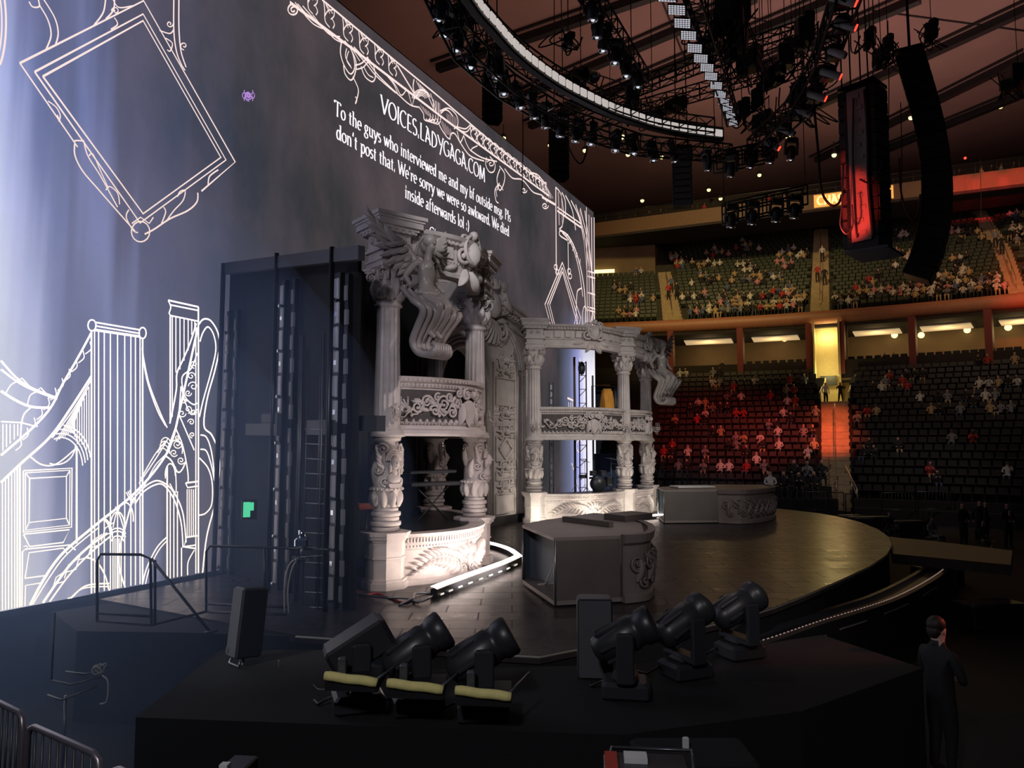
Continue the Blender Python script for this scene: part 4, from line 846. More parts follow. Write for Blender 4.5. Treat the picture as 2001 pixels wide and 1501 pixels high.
def angel(label, pos, rz, sc_):
    t = thing('winged_statue', label, 'statue', pos, rz, None); t.scale = (sc_,) * 3
    if 'angel' not in protos:
        protos['angel'] = skin_mesh('body', aj, ae, 'pel'); 
        wb = MB()
        for s_ in (-1, 1):
            for row, (n_, ln, wd) in enumerate(((11, .82, .15), (9, .58, .14), (7, .36, .13))):
                for k in range(n_):
                    u = k / (n_ - 1); a = PI * (.62 - .80 * u); base = V((-.12 - .30 * u * (1 - row * .25), s_ * (.18 + .42 * u), 1.62 + .45 * math.sin(u * 2.2)))
                    d = V((-.45 - .2 * u, s_ * (.55 + .3 * (1 - u)), .55 + 0.9 * (u - .45)))
                    d = V((-.10, s_ * .70, .75 - 1.9 * (1 - u))).normalized(); up_ = V((.75, s_ * .55, 0)).normalized(); sd = d.cross(up_)
                    Fw = lambda a_, b_, h=0.0: base + d * a_ + sd * b_ + up_ * (h + .05 * row)
                    leaf(wb, Fw, 0, 0, 0, ln * (.6 + .55 * u), wd, .02, -s_ * .15, lift=.04, n=5)
            wb.tube(crom([(-.05, s_ * .15, 1.6), (-.2, s_ * .32, 1.95), (-.34, s_ * .58, 2.0)], 5), [.09] * 4 + [.1] * 3 + [.06] * 4, 8)
        protos['wing'] = wb; db = MB()
        for k in range(7):
            o_ = (k - 3) * .07
            db.tube(crom([(-.02 - .02 * abs(k - 3), o_ * 2.6, 1.05), (.30, o_ * 3.2, .78 - .02 * k), (.52, o_ * 2.6, .55), (.30, o_ * 2.2, .25), (.12, o_ * 2, -.05), (.22, o_ * 1.6, -.28), (.48, o_ * 1.2, -.30), (.56, o_, -.16), (.46, o_, -.10)], 5),
                    [.05] * 6 + [.075] * 28 + [.05] * 7, 7)
        db.tube(crom([(.1, -.24, 1.0), (.3, -.1, .95), (.3, .12, .97), (.08, .26, 1.04)], 5), .07, 7)
        protos['drp'] = db; hb = MB(); hb.ball((.17, 0, 2.1), (.15, .15, .15), 12); hb.ball((.05, 0, 2.06), (.12, .13, .18), 10)
        for k in range(8): hb.tube(crom([(.12, (k - 3.5) * .035, 2.2), (-.02, (k - 3.5) * .045, 2.0), (-.06, (k - 3.5) * .05, 1.8)], 3), .03, 5)
        hb.tube([(.305, 0, 2.08), (.33, 0, 2.02)], [.012, .025], 5)
        protos['hair'] = hb
    mesh_obj('body', protos['angel'], 'plaster_s', t)
    for nm, key in (('wings', 'wing'), ('drapery', 'drp'), ('hair', 'hair')): protos[key].build(nm, 'plaster_s', t)
    return t
M['plaster_s'] = mat('satin_plaster', (0.42, 0.38, 0.36), 0.32, noise=0.12, nscale=4)
q = aty(826, 668, 15.35); angel('winged figure leaning out high on the opera box tower beside the scaffold', (q.x, q.y, q.z), ang_of(.80, -.60) - PI / 2, 1.0)
q = aty(1291, 774, 33.6); angel('winged figure leaning out at the outer corner of the opera box tower beyond the arch', (q.x, q.y, q.z), ang_of(.55, -.85) - PI / 2, 1.12)
# ============================================================ STAGE, FLOOR AND PROPS
b = MB(); b.frame((-60, -20, -.1), (140, 0, 0), (0, 130, 0), (0, 0, .1)); tag(b.build('floor', 'floor'), 'dark arena floor', None, None, 'structure')
def deck_mat():
    m = mat('stage_deck', (0.041, 0.032, 0.034), 0.3, noise=0.25, nscale=1.2, spec=.28)
    nt = m.node_tree; bs = nt.nodes['Principled BSDF']; tc = nt.nodes.new('ShaderNodeTexCoord'); br = nt.nodes.new('ShaderNodeTexBrick')
    br.inputs['Scale'].default_value = .42; br.inputs['Mortar Size'].default_value = .006; br.inputs['Color1'].default_value = (.24, .24, .24, 1); br.inputs['Color2'].default_value = (.31, .31, .31, 1); br.inputs['Mortar'].default_value = (.6, .6, .6, 1)
    n = nt.nodes.new('ShaderNodeTexNoise'); n.inputs['Scale'].default_value = 3.5; n.inputs['Detail'].default_value = 6
    mx = nt.nodes.new('ShaderNodeMix'); mx.data_type = 'FLOAT'; mx.inputs[0].default_value = .2
    nt.links.new(tc.outputs['Object'], br.inputs['Vector']); nt.links.new(tc.outputs['Object'], n.inputs['Vector'])
    nt.links.new(br.outputs['Color'], mx.inputs[2]); nt.links.new(n.outputs['Fac'], mx.inputs[3]); nt.links.new(mx.outputs[0], bs.inputs['Roughness'])
    return m
M['deck'] = deck_mat(); M['edge'] = mat('deck_edge_trim', (.34, .32, .28), .4, metal=.3)
dk = [onz(x, y, DECK) for x, y in ((578, 1241), (655, 1246), (777, 1258), (980, 1277), (1055, 1281), (1110, 1270), (1275, 1240), (1365, 1225), (1440, 1208), (1510, 1187), (1575, 1162), (1640, 1134), (1700, 1106), (1732, 1084), (1743, 1066), (1738, 1050), (1715, 1034), (1680, 1020), (1640, 1010), (1600, 1003), (1540, 996), (1480, 990))]
dpoly = [(p.x, p.y) for p in dk] + [(9, 40), (SA.x + SU.x * 31 + SN.x * .6, SA.y + SU.y * 31 + SN.y * .6), (SA.x + SU.x * 1.5 + SN.x * .6, SA.y + SU.y * 1.5 + SN.y * .6)]
stage = thing('stage_deck', 'wide dark glossy stage floor with a rounded front edge', 'stage', (0, 0, 0))
b = MB(); b.prism(dpoly, DECK - .12, DECK); b.build('deck_surface', 'deck', stage)
b = MB(); b.prism([(x * .995, y * 1.004) for x, y in dpoly], .0, DECK - .12); b.build('skirt', 'drape', stage)
b = MB(); b.tube([p + V((0, 0, -.03)) for p in dk], .022, 4, sm=False); b.build('edge_trim', 'edge', stage)
# wing platform at the side of the deck and the wall under the screen
b = MB(); pl = [onz(150, 1232, 1.47), onz(400, 1236, 1.47), onz(578, 1243, 1.47), V((-6.2, 16.6, 0)), V((-8.4, 13.9, 0))]
b.prism([(p.x, p.y) for p in pl], 0.0, 1.46); tag(b.build('side_platform', 'drape'), 'low black side platform between the video wall and the stage', 'platform')
b = MB(); q = SA + SU * T0 + SN * .05; b.frame((q.x, q.y, 0), SU * 33.0, SN * -.3, (0, 0, DECK - .12)); tag(b.build('screen_skirt', 'drape'), 'black cloth skirt hanging under the video wall', 'drape')
# curved lower ring with its row of lamps
rg = [(1150, 1330), (1305, 1296), (1400, 1275), (1500, 1248), (1600, 1214), (1680, 1190), (1750, 1166), (1810, 1135), (1848, 1108), (1862, 1085)]
rp = [onz(x, y, 1.15) for x, y in rg]; rp = [V(q) for q in crom([tuple(p) for p in rp], 6)]
outs = []
for i in range(len(rp)):
    t_ = (rp[min(i + 1, len(rp) - 1)] - rp[max(i - 1, 0)]).normalized(); outs.append(V((t_.y, -t_.x, 0)))
ring = thing('light_trough', 'long curved black trough with a row of small lamps round the stage front', 'trough', (0, 0, 0))
b = MB(); b.sweep([V((p.x, p.y, 0)) for p in rp], [(-.55, .0), (.10, .0), (.10, 1.12), (.02, 1.15), (-.05, 1.02), (-.40, 1.02), (-.45, 1.12), (-.55, 1.12)], 0, outs); b.build('trough_body', 'case', ring)
M['dot'] = mat('small_lamp', (.5, .42, .4), .3, emit=(.9, .62, .55), estr=.22)
b = MB(); b.ball((0, 0, 0), .032, 6); lamp0 = b.build('lamp', 'dot', ring); nl = 0; pos = 0
for a, c in zip(rp[4:-8], rp[5:-7]):
    d = (c - a).length
    while pos < d:
        p = L3(a, c, pos / d) + V((0, 0, -.02)); o = lamp0 if nl == 0 else lamp0.copy()
        if nl: COL.objects.link(o)
        o.location = p; nl += 1; pos += .14
    pos -= d
b = MB()
for k, (i0, i1, dz) in enumerate(((8, 11, -.25), (14, 18, -.25), (21, 25, -.25), (26, 31, -.22), (33, 38, -.2), (40, 44, -.2))):
    b.tube([rp[i] + outs[i] * .13 + V((0, 0, dz)) for i in range(i0, i1)], .022, 4, sm=False)
b.build('tape_marks', mat('old_tape', (.30, .25, .2), .6), ring)
# catwalk to the right
b = MB(); cw = [onz(1738, 1049, 1.38), onz(1744, 1082, 1.38), onz(1975, 1104, 1.38), onz(1978, 1076, 1.38), onz(1830, 1058, 1.38)]
b.prism([(p.x, p.y) for p in cw], 1.1, 1.38); tag(b.build('catwalk', mat('catwalk_deck', (.075, .05, .04), .5, noise=.2)), 'narrow brown catwalk leading off the rounded stage edge', 'catwalk')
# ---- footlight kerb round the near tower
def kerb(name, label, pts, zt_, h, parent=None, lit=True, side=1):
    t = thing(name, label, 'footlight', (0, 0, 0))
    P_ = [V(q) for q in crom([tuple(p) for p in pts], 5)]; O = []
    for i in range(len(P_)):
        d = (P_[min(i + 1, len(P_) - 1)] - P_[max(i - 1, 0)]).normalized(); O.append(V((d.y, -d.x, 0)) * side)
    base = [V((p.x, p.y, DECK)) for p in P_]
    c = MB(); c.sweep(base, [(0, 0.0), (.05, 0), (.05, h), (-.02, h + .03), (-.10, h), (-.10, 0)], 0, O, sm=False); c.build('kerb_panel', 'case', t)
    c = MB(); c.sweep(base, [(-.02, h + .035), (.03, h + .02), (.03, h + .05), (-.05, h + .075), (-.10, h + .05)], 0, O); c.build('light_strip', 'strip', t)
    c = MB(); L = 0
    for i in range(1, len(base) - 3, 2): c.tube([base[i] + O[i] * .075 + V((0, 0, h * .38)), L3(base[i], base[i + 1], .7) + O[i] * .075 + V((0, 0, h * .38))], .02, 4)
    c.build('step_lights', mat('dim_strip', (.6, .6, .55), .4, emit=(1, .9, .8), estr=.7), t)
    return t
kz = DECK + .22
kerb('footlight_kerb', 'bright curved footlight kerb around the foot of the tower beside the scaffold', [onz(x, y, kz) for x, y in ((850, 1148), (890, 1133), (940, 1115), (985, 1099), (1016, 1085))], kz, .18)
kerb('footlight_kerb', 'bright curved footlight kerb meeting the open cabinet behind the tower by the scaffold', [onz(x, y, kz) for x, y in ((1018, 1082), (1000, 1069), (975, 1060), (950, 1055))], kz, .12, side=1)
kerb('footlight_kerb', 'low footlight kerb in front of the tower beyond the arch', [V((.9, 28.2, kz)), V((2.6, 28.6, kz)), V((4.6, 29.8, kz)), V((6.6, 31.6, kz)), V((7.6, 34, kz))], kz, .10)
# ---- cabinets
def cabinet(label, A_, C_p, Bp, topoly, h, relief_pts, cat='cabinet'):
    t = thing('set_cabinet', label, cat, (A_.x, A_.y, DECK)); o = V((A_.x, A_.y, 0))
    f = [V((p[0], p[1], 0)) - o for p in topoly]
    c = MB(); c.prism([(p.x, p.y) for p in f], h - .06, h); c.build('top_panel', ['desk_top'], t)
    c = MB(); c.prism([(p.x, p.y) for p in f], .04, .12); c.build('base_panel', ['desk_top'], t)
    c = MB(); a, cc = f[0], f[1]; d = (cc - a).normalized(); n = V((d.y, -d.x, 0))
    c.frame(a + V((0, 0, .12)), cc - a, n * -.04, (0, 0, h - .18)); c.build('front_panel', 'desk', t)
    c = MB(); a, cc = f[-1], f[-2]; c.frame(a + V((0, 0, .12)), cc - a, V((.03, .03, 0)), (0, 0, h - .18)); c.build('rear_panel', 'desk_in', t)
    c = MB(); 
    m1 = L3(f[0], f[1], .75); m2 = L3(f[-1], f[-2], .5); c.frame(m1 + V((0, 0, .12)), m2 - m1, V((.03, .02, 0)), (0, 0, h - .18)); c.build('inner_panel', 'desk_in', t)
    c = MB(); c.tube([f[0] + V((.02, .02, .04)), f[0] + V((.02, .02, h - .05))], .028, 6); c.build('corner_post', 'steel', t); c = MB(); c.tube([f[-1] + V((.02, 0, .04)), f[-1] + V((.02, 0, h - .05))], .028, 6); c.build('corner_post', 'steel', t)
    P_ = [V((p[0], p[1], 0)) - o for p in relief_pts]; P_ = [V(q) for q in crom([tuple(p) for p in P_], 6)]; O = []
    for i in range(len(P_)):
        dd = (P_[min(i + 1, len(P_) - 1)] - P_[max(i - 1, 0)]).normalized(); O.append(V((dd.y, -dd.x, 0)))
    c = MB(); c.sweep(P_, [(-.06, .02), (.06, .02), (.05, .14), (0, .18), (0, h - .2), (.06, h - .14), (.09, h + .02), (-.06, h + .02)], 0, O)
    acc = [0]
    for i in range(len(P_) - 1): acc.append(acc[-1] + (P_[i + 1] - P_[i]).length)
    def F(a_, b_, hh=0.0):
        a_ = min(max(a_, 0), acc[-1] - 1e-4); k = 0
        while k < len(acc) - 2 and acc[k + 1] < a_: k += 1
        g = (a_ - acc[k]) / (acc[k + 1] - acc[k]); return L3(P_[k], P_[k + 1], g) + L3(O[k], O[k + 1], g) * hh + V((0, 0, b_))
    L = acc[-1]; k = 0; x = .3
    while x < L - .25:
        spiral(c, F, x, h * .58, .19, 1.5, k, 1 if k % 2 else -1, .03, .04); spiral(c, F, x + .18, h * .3, .14, 1.4, k + 2, -1 if k % 2 else 1, .028, .04)
        leaf(c, F, x, h * .3, PI / 2 - .5, .5, .14, .04, 1.0, lift=.08); leaf(c, F, x + .2, h * .7, -.3, .4, .12, .04, -.8, lift=.08); x += .42; k += 1
    c.build('carved_front', mat('grey_relief', (.17, .14, .135), .6, noise=.1), t)
    return t, f, F
A_ = onz(1083, 1188, DECK); C1 = onz(1213, 1180, DECK)
t, f, F = cabinet('large grey open-ended cabinet parked on the stage by the curved footlight', A_, C1, None, [(A_.x, A_.y), (C1.x, C1.y), (2.62, 15.0), (2.85, 16.6), (2.5, 18.6), (2.1, 19.2), (.55, 17.1), (.22, 16.3)], 1.28, [(C1.x + .05, C1.y - .02), (2.62, 14.75), (2.92, 15.9), (2.88, 17.2), (2.5, 18.7)])
c = MB(); c.tube([V((.05, 2.0, .10)), V((-.1, 1.6, .12)), V((.05, 1.2, .60))], .015, 5); c.tube([V((-.25, 1.6, .13)), V((.5, 1.9, .13))], .02, 5); c.build('loose_rod', 'white', t)
c = MB()
for (x0, y0, x1, y1) in ((1140, 1012, 1160, 1012), (1212, 1036, 1222, 1040)):
    pass
c.frame(V((.35, 2.9, 1.28)), V((.9, -1.2, 0)), V((.10, .08, 0)), V((0, 0, .12))); c.frame(V((1.35, 3.4, 1.28)), V((.75, .7, 0)), V((.4, -.6, 0)), V((0, 0, .14))); c.build('top_rail', 'desk', t)
A2 = onz(1297, 1024, DECK); C2 = onz(1405, 1023, DECK)
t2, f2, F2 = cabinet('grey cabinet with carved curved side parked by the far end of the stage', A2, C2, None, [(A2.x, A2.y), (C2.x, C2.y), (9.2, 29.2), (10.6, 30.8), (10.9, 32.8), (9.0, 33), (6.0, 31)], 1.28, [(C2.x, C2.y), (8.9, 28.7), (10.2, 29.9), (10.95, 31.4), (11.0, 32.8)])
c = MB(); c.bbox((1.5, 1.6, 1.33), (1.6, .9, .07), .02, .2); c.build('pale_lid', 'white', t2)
# ---- light fixtures on the front platform
M['drape2'] = mat('matt_black_cloth', (.004, .004, .005), .95)
b = MB(); b.prism([(-3.3, 6.75), (.9, 6.35), (2.6, 6.9), (4.4, 8.2), (3.9, 9.6), (1.4, 8.35), (-1.2, 8.1), (-2.2, 8.9), (-3.4, 8.9)], 0, 2.12)
tag(b.build('front_platform', 'drape2'), 'black draped platform carrying the floor lights in front of the stage', 'platform')
def fixture_parts(t, kind='round', aim=(0.8, .15, .5), sc_=1.0):
    aim = V(aim).normalized(); R = aim.to_track_quat('Z', 'Y').to_matrix(); hc = V((0, 0, .50)); yaw = math.atan2(aim.y, aim.x)
    Ry = Matrix.Rotation(yaw, 3, 'Z')
    c = MB(); c.bbox((0, 0, .075), (.40, .34, .15), .03, yaw); c.bbox((0, 0, .17), (.22, .22, .05), .02, yaw); c.build('base', 'case', t)
    c = MB()
    for s_ in (-1, 1):
        c.bbox(Ry @ V((0, s_ * .205, .36)), (.15, .055, .42), .02, yaw)
    c.bbox((0, 0, .19), (.17, .46, .06), .02, yaw); c.build('yoke', 'case', t)
    c = MB()
    if kind == 'round':
        c.lathe([(.05, -.30), (.10, -.28), (.13, -.20), (.145, -.05), (.15, .08), (.135, .10), (.135, .14), (.155, .16), (.16, .25), (.145, .27), (.13, .26), (.12, .22)], 24, hc, axis=R)
        for k in range(6): a = k * PI / 3; p = hc + R @ V((.14 * math.cos(a), .14 * math.sin(a), -.12)); c.bbox(p, (.03, .03, .22), .008, R=R)
        c.build('head', 'case', t)
        c = MB(); c.lathe([(.0, .245), (.06, .24), (.12, .222)], 20, hc, axis=R); c.build('lens', 'lens', t)
    else:
        c.bbox(hc, (.34, .26, .52), .03, R=R); 
        for k in range(5): c.bbox(hc + R @ V((.0, -.135, -.2 + k * .09)), (.30, .02, .04), .006, R=R)
        c.build('head', 'case', t); c = MB(); c.bbox(hc + R @ V((0, 0, .265)), (.28, .2, .012), .004, R=R); c.build('lens', 'lens', t)
    c = MB(); c.tube([Ry @ V((-.18, .1, .1)), Ry @ V((-.30, .16, .02)), Ry @ V((-.32, .3, .01))], .012, 5); c.build('cable', 'black', t)
fx = [(700, 1312, 6.95, 'box', (.75, .25, .45), 'boxy black moving light, leftmost of the row on the front platform'),
      (815, 1322, 6.9, 'round', (.82, .25, .52), 'black moving light behind the middle yellow foam roll'),
      (942, 1334, 6.75, 'round', (.82, .1, .48), 'black moving light behind the right-hand yellow foam roll'),
      (1222, 1300, 7.3, 'round', (.80, -.12, .42), 'black moving light with a glinting lens beside the upright speaker'),
      (1338, 1300, 7.9, 'round', (.8, .35, .46), 'large black moving light beyond the one with the glinting lens'),
      (1445, 1262, 8.6, 'round', (.86, .35, .42), 'black moving light at the far end of the front row')]
for x, y, Y, kd, aim, lb in fx:
    p = aty(x, y, Y); t = thing('moving_light', lb, 'stage light', (p.x, p.y, 2.12), 0, 'floor moving lights'); t.scale = (1.12,) * 3; fixture_parts(t, kd, aim)
for x0, x1, y, lb in ((635, 737, 1327, 'yellow foam roll in front of the boxy light, leftmost of three'), (757, 866, 1341, 'middle of the three yellow foam rolls'), (890, 999, 1355, 'yellow foam roll nearest the open stage corner, rightmost of three')):
    Y = 6.42 - (x0 - 635) * .0006; p0 = aty(x0, y - 6, Y); p1 = aty(x1, y + 7, Y - .05)
    t = thing('foam_roll', lb, 'foam roll', p0, 0, 'yellow foam rolls'); d = p1 - p0; c = MB()
    q = [d * (i / 10) + V((0, 0, .003 * math.sin(i * 1.1))) for i in range(11)]; c.tube(q, [.036] + [.04] * 9 + [.036], 14); c.build('foam', 'foam', t)
    c = MB(); c.tube([d * .93 + V((0, .02, 0)), d * 1.08 + V((.12, .45, .06))], .012, 5); c.build('rod', 'steel', t); c = MB(); c.bbox(V((.12, .12, .05)), (.07, .07, .14), .01); c.build('bracket', 'steel', t)
    c = MB(); c.prism([(0, 0), (d.x, d.y), (d.x, .4), (0, .4)], -.12, -.045); c.build('shelf', 'black', t)
def speaker(label, p, w_, d_, h_, rz, lean=0):
    t = thing('front_speaker', label, 'speaker', p, 0, None); t.rotation_euler = (lean, 0, rz)
    c = MB(); c.bbox((0, 0, h_ / 2), (w_, d_, h_), .02); c.build('cabinet', 'case', t)
    c = MB(); c.bbox((0, -d_ / 2 - .006, h_ / 2), (w_ - .03, .012, h_ - .03), .005); c.build('grille', 'grille', t)
    return t
s1 = speaker('tall grey-grilled speaker leaning on a stand in front of the scaffold', (-2.93, 8.35, 2.20), .23, .30, .74, -.75, -.10)
c = MB()
for i in range(2):
    for j in range(2): c.box((-.085 + i * .026, -.166, .055 + j * .03), (.022, .006, .026))
c.build('square_logo', 'steel', s1)
c = MB(); c.tube([V((-.06, -.1, 0)), V((-.08, -.12, -.07)), V((.14, -.12, -.07)), V((.12, -.1, 0))], .012, 6); c.tube([V((0, 0, 0)), V((0, 0, -.5))], .018, 6); c.build('stand', 'steel', s1)
speaker('upright black speaker standing between the floor lights before the stage corner', (.86, 7.95, 2.12), .36, .30, .80, -.06)
# ---- hand rails
def rail(label, segs, r=.022, mat_='steel_d', posts=()):
    t = thing('guard_rail', label, 'railing', segs[0][0]); o = V(segs[0][0]); c = MB()
    for s in segs: c.tube([V(p) - o for p in s], r, 8)
    c.build('tubing', mat_, t); return t
z1 = 1.47
g = lambda x, y, Y: aty(x, y, Y)
rail('short guard rail with a slanting brace on the black side platform', [[g(190, 1215, 11.9), g(190, 1095, 11.9), g(197, 1083, 11.9), g(275, 1084, 12.0), g(294, 1092, 12.0), g(296, 1222, 12.0)], [g(303, 1095, 12.0), g(303, 1222, 12.0)], [g(190, 1198, 11.9), g(296, 1205, 12.0)], [g(190, 1213, 11.9), g(296, 1222, 12.0), g(400, 1196, 13.0)], [g(296, 1092, 12.0), g(412, 1237, 11.6)], [g(400, 1237, 11.6), g(424, 1232, 11.6)]])
rail('long guard rail running behind the leaning speaker', [[g(403, 1197, 13.2), g(403, 1078, 13.2), g(411, 1067, 13.2), g(520, 1070, 13.0), g(640, 1074, 12.9), g(640, 1100, 12.9)], [g(517, 1070, 13.0), g(517, 1180, 13.0)], [g(403, 1180, 13.2), g(560, 1187, 12.9)], [g(403, 1196, 13.2), g(560, 1201, 12.9)]])
for (a, c_, lb, gx) in (((-40, 1352), (46, 1394), 'crowd barrier section with a pale top rail at the picture corner', 0), ((56, 1413), (196, 1474), 'crowd barrier section with rounded corner, middle of the three', 1), ((218, 1494), (300, 1530), 'crowd barrier section just showing at the bottom of the picture', 2)):
    t0_ = onz(*a, 2.62); t1_ = onz(*c_, 2.62); d = (t1_ - t0_); t = thing('crowd_barrier', lb, 'barrier', (t0_.x, t0_.y, 1.55), 0, None); H = 1.05; u = d.normalized()
    c = MB(); c.tube([V((0, 0, 0)), V((0, 0, H - .06)), u * .03 + V((0, 0, H - .01)), u * .08 + V((0, 0, H + .01)), d - u * .08 + V((0, 0, H + .01)), d - u * .02 + V((0, 0, H - .02)), d + V((0, 0, H - .10)), d], .021, 10)
    c.tube([V((0, 0, .12)), d + V((0, 0, .12))], .018, 6); c.build('frame', mat('barrier_zinc', (.30, .27, .30), .35, metal=.7), t)
    c = MB(); k = 9
    for i in range(1, k): c.tube([d * (i / k) + V((0, 0, .12)), d * (i / k) + V((0, 0, H))], .008, 6)
    c.build('bars', 'steel_d', t)
# ---- scaffold tower with panel edges, next to the near opera box
TA = onz(649, 1200, DECK); TB = onz(541, 1166, DECK); TC = onz(442, 1132, DECK)
tu = (TC - TA).normalized(); tn = V((tu.y, -tu.x, 0)); tn = tn if tn.y > 0 else -tn
sca = thing('scaffold_wall', 'tall dark scaffold wall with ladder between the video wall and the carved tower', 'scaffold', (TA.x, TA.y, DECK))
def tl(px, py, off=0.0):                   # point of the scaffold plane seen at a picture point
    r = ray(px, py); n = tn; P0 = TA + tn * off; s = n.dot(P0 - CAM) / n.dot(r); return CAM + r * s - V((TA.x, TA.y, DECK))
for x, y0, y1, r in ((541, 495, 1168, .05), (649, 483, 1202, .05), (588, 655, 1095, .022), (592, 655, 1175, .03), (633, 650, 1195, .028), (628, 655, 1100, .014), (437, 515, 1130, .06), (602, 700, 1175, .012)):
    c = MB(); a = tl(x, y0); c.tube([V((a.x, a.y, a.z)), V((a.x, a.y, 0))], r, 8); c.build('upright_pole', 'steel_d' if r < .05 else 'blackm', sca)
c = MB(); a = tl(433, 516); e_ = tl(700, 481); h_ = e_ - a
c.frame(a + V((0, 0, -.24)), h_, tn * .14, (0, 0, .26)); a2 = tl(510, 830, .1); c.frame(a2, tl(541, 828, .1) - a2, tn * .1, (0, 0, .22)); c.build('top_beam', 'beam', sca)
c = MB(); a = tl(480, 828); e_ = tl(541, 828); c.frame(a + V((0, 0, -.25)), e_ - a, tn * .1, (0, 0, .25)); a = tl(700, 812, .8); c.frame(a + V((0, 0, -.3)), tl(736, 812, .8) - a, tn * .2, (0, 0, .3)); c.frame(tl(598, 850), tl(635, 850) - tl(598, 850), tn * .3, V((0, 0, .28))); c.build('mid_beam', 'beam', sca)
c = MB(); a = tl(441, 522, .42); e_ = tl(700, 490, .42); q_ = [V((a.x, a.y, 0)), V((e_.x, e_.y, 0)), e_, a]; q_ += [v_ + tn * .08 for v_ in q_]; c.add(q_, [(0, 1, 2, 3), (7, 6, 5, 4), (0, 4, 5, 1), (1, 5, 6, 2), (2, 6, 7, 3), (3, 7, 4, 0)]); c.build('backing_panel', 'drape', sca)
c = MB()
for k in range(13): y = 838 + k * 29; c.tube([tl(597, y), tl(633, y + 2)], .013, 5)
c.build('ladder', 'steel', sca)
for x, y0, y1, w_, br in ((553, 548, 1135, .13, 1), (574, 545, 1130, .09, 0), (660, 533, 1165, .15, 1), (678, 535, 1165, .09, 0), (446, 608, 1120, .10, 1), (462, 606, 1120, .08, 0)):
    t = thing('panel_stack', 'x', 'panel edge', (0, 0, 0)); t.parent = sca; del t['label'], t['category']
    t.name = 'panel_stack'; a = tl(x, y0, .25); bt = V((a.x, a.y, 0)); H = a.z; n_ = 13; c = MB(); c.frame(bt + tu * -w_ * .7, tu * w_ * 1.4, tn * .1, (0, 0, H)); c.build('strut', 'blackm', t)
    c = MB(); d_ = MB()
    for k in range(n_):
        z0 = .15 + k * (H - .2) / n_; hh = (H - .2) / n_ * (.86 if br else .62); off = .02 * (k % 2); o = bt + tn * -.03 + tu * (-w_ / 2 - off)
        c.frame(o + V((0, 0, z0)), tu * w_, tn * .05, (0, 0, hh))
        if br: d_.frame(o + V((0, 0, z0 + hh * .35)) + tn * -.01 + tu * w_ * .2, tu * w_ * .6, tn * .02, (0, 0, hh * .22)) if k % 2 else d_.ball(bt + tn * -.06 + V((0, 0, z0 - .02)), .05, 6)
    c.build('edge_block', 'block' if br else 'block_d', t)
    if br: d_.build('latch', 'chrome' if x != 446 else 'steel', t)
# camera head clamped on a pole, cables
t = thing('remote_camera', 'small silver remote camera head clamped to a pole behind the leaning speaker', 'camera', aty(590, 1090, 12.6)); o = V(t.location)
c = MB(); c.bbox((0, 0, .25), (.22, .2, .16), .03); c.tube([(0, 0, .33), (-.03, 0, .46)], [.06, .05], 8); c.build('camera_body', 'chrome', t)
c = MB()
for k in range(7): c.bbox((-.12 + .05 * k, -.04 * (k % 3), -.02 * (k % 2)), (.07, .06, .05), .01, k)
c.tube([(-.1, 0, 0), (.35, -.1, .05)], .016, 6); c.tube([(.0, 0, .2), (0, 0, 0)], .03, 6); c.build('clamp', 'steel', t)
c = MB(); c.tube(crom([(-.05, 0, 0), (-.2, 0, -.1), (-.28, 0, -.4), (-.27, 0, -.9)], 5), .012, 5); c.tube(crom([(-.02, 0, 0), (-.15, 0, -.14), (-.22, 0, -.5), (-.2, 0, -.9)], 5), .012, 5); c.build('cable', 'white', t)
q = aty(482, 996, 15.2); t = thing('exit_light', 'small green lit sign glowing inside the dark scaffold', 'sign', q)
c = MB(); c.box((0, 0, 0), (.13, .06, .30), .5); c.box((.08, .05, .06), (.08, .05, .16), .5); c.build('lit_face', 'green', t); c = MB(); c.box((.03, .06, 0), (.3, .05, .4), .5); c.build('housing', 'black', t)
q = aty(100, 1345, 9.8); t = thing('cable_tray', 'small metal tray with coiled cable standing in the dark near the crowd barrier', 'tray', q)
c = MB(); c.tube([(-.0, 0, .1), (.28, -.05, .06), (.60, .1, .12)], .012, 5); c.tube([(.0, .3, .12), (.30, .25, .1), (.55, .35, .16)], .012, 5); c.tube([(.02, -.1, -.05), (.26, -.2, -.08), (.6, .0, .03)], .012, 5); c.tube([(0, 0, .1), (0, 0, .95)], .012, 5); c.tube([(.25, -.1, -.06), (.25, -.1, -1.2)], .02, 5)
c.build('tray_frame', 'steel', t); c = MB(); c.tube(crom([(.62, .05, .14), (.72, 0, .08), (.74, -.05, -.14), (.66, -.05, -.18)], 5), .01, 5)
for k in range(5): c.tube([(.45 + .05 * math.cos(a + k), .2 + .04 * k, .16 + .05 * math.sin(a)) for a in [j * .7 for j in range(9)]], .008, 4)
c.build('coiled_cable', 'white', t)
def coil(label, pts, r, mt, nm='stage_cable'):
    c = MB(); c.tube([V(q) for q in crom([tuple(p) for p in pts], 5)], r, 6); tag(c.build(nm, mt), label, 'cable')
zf = DECK + .02
P4 = lambda L_: [onz(x, y, zf) for x, y in L_]
coil('tangled grey cable on the deck at the foot of the carved tower', [p + V((0, 0, .03 * (i % 3))) for i, p in enumerate(P4([(700, 1160), (725, 1168), (760, 1174), (800, 1170), (815, 1180), (840, 1175), (845, 1160), (812, 1163), (806, 1176), (780, 1182)]))], .025, 'steel')
coil('red cable on the deck at the foot of the carved tower', P4([(695, 1155), (712, 1163), (735, 1160), (760, 1168), (790, 1178), (808, 1170)]), .022, 'red')
coil('cable looping out from under the leaning speaker stand', [aty(x, y, 8.2) for x, y in ((545, 1290), (546, 1318), (553, 1330), (562, 1328))], .008, 'steel', 'hanging_cable')
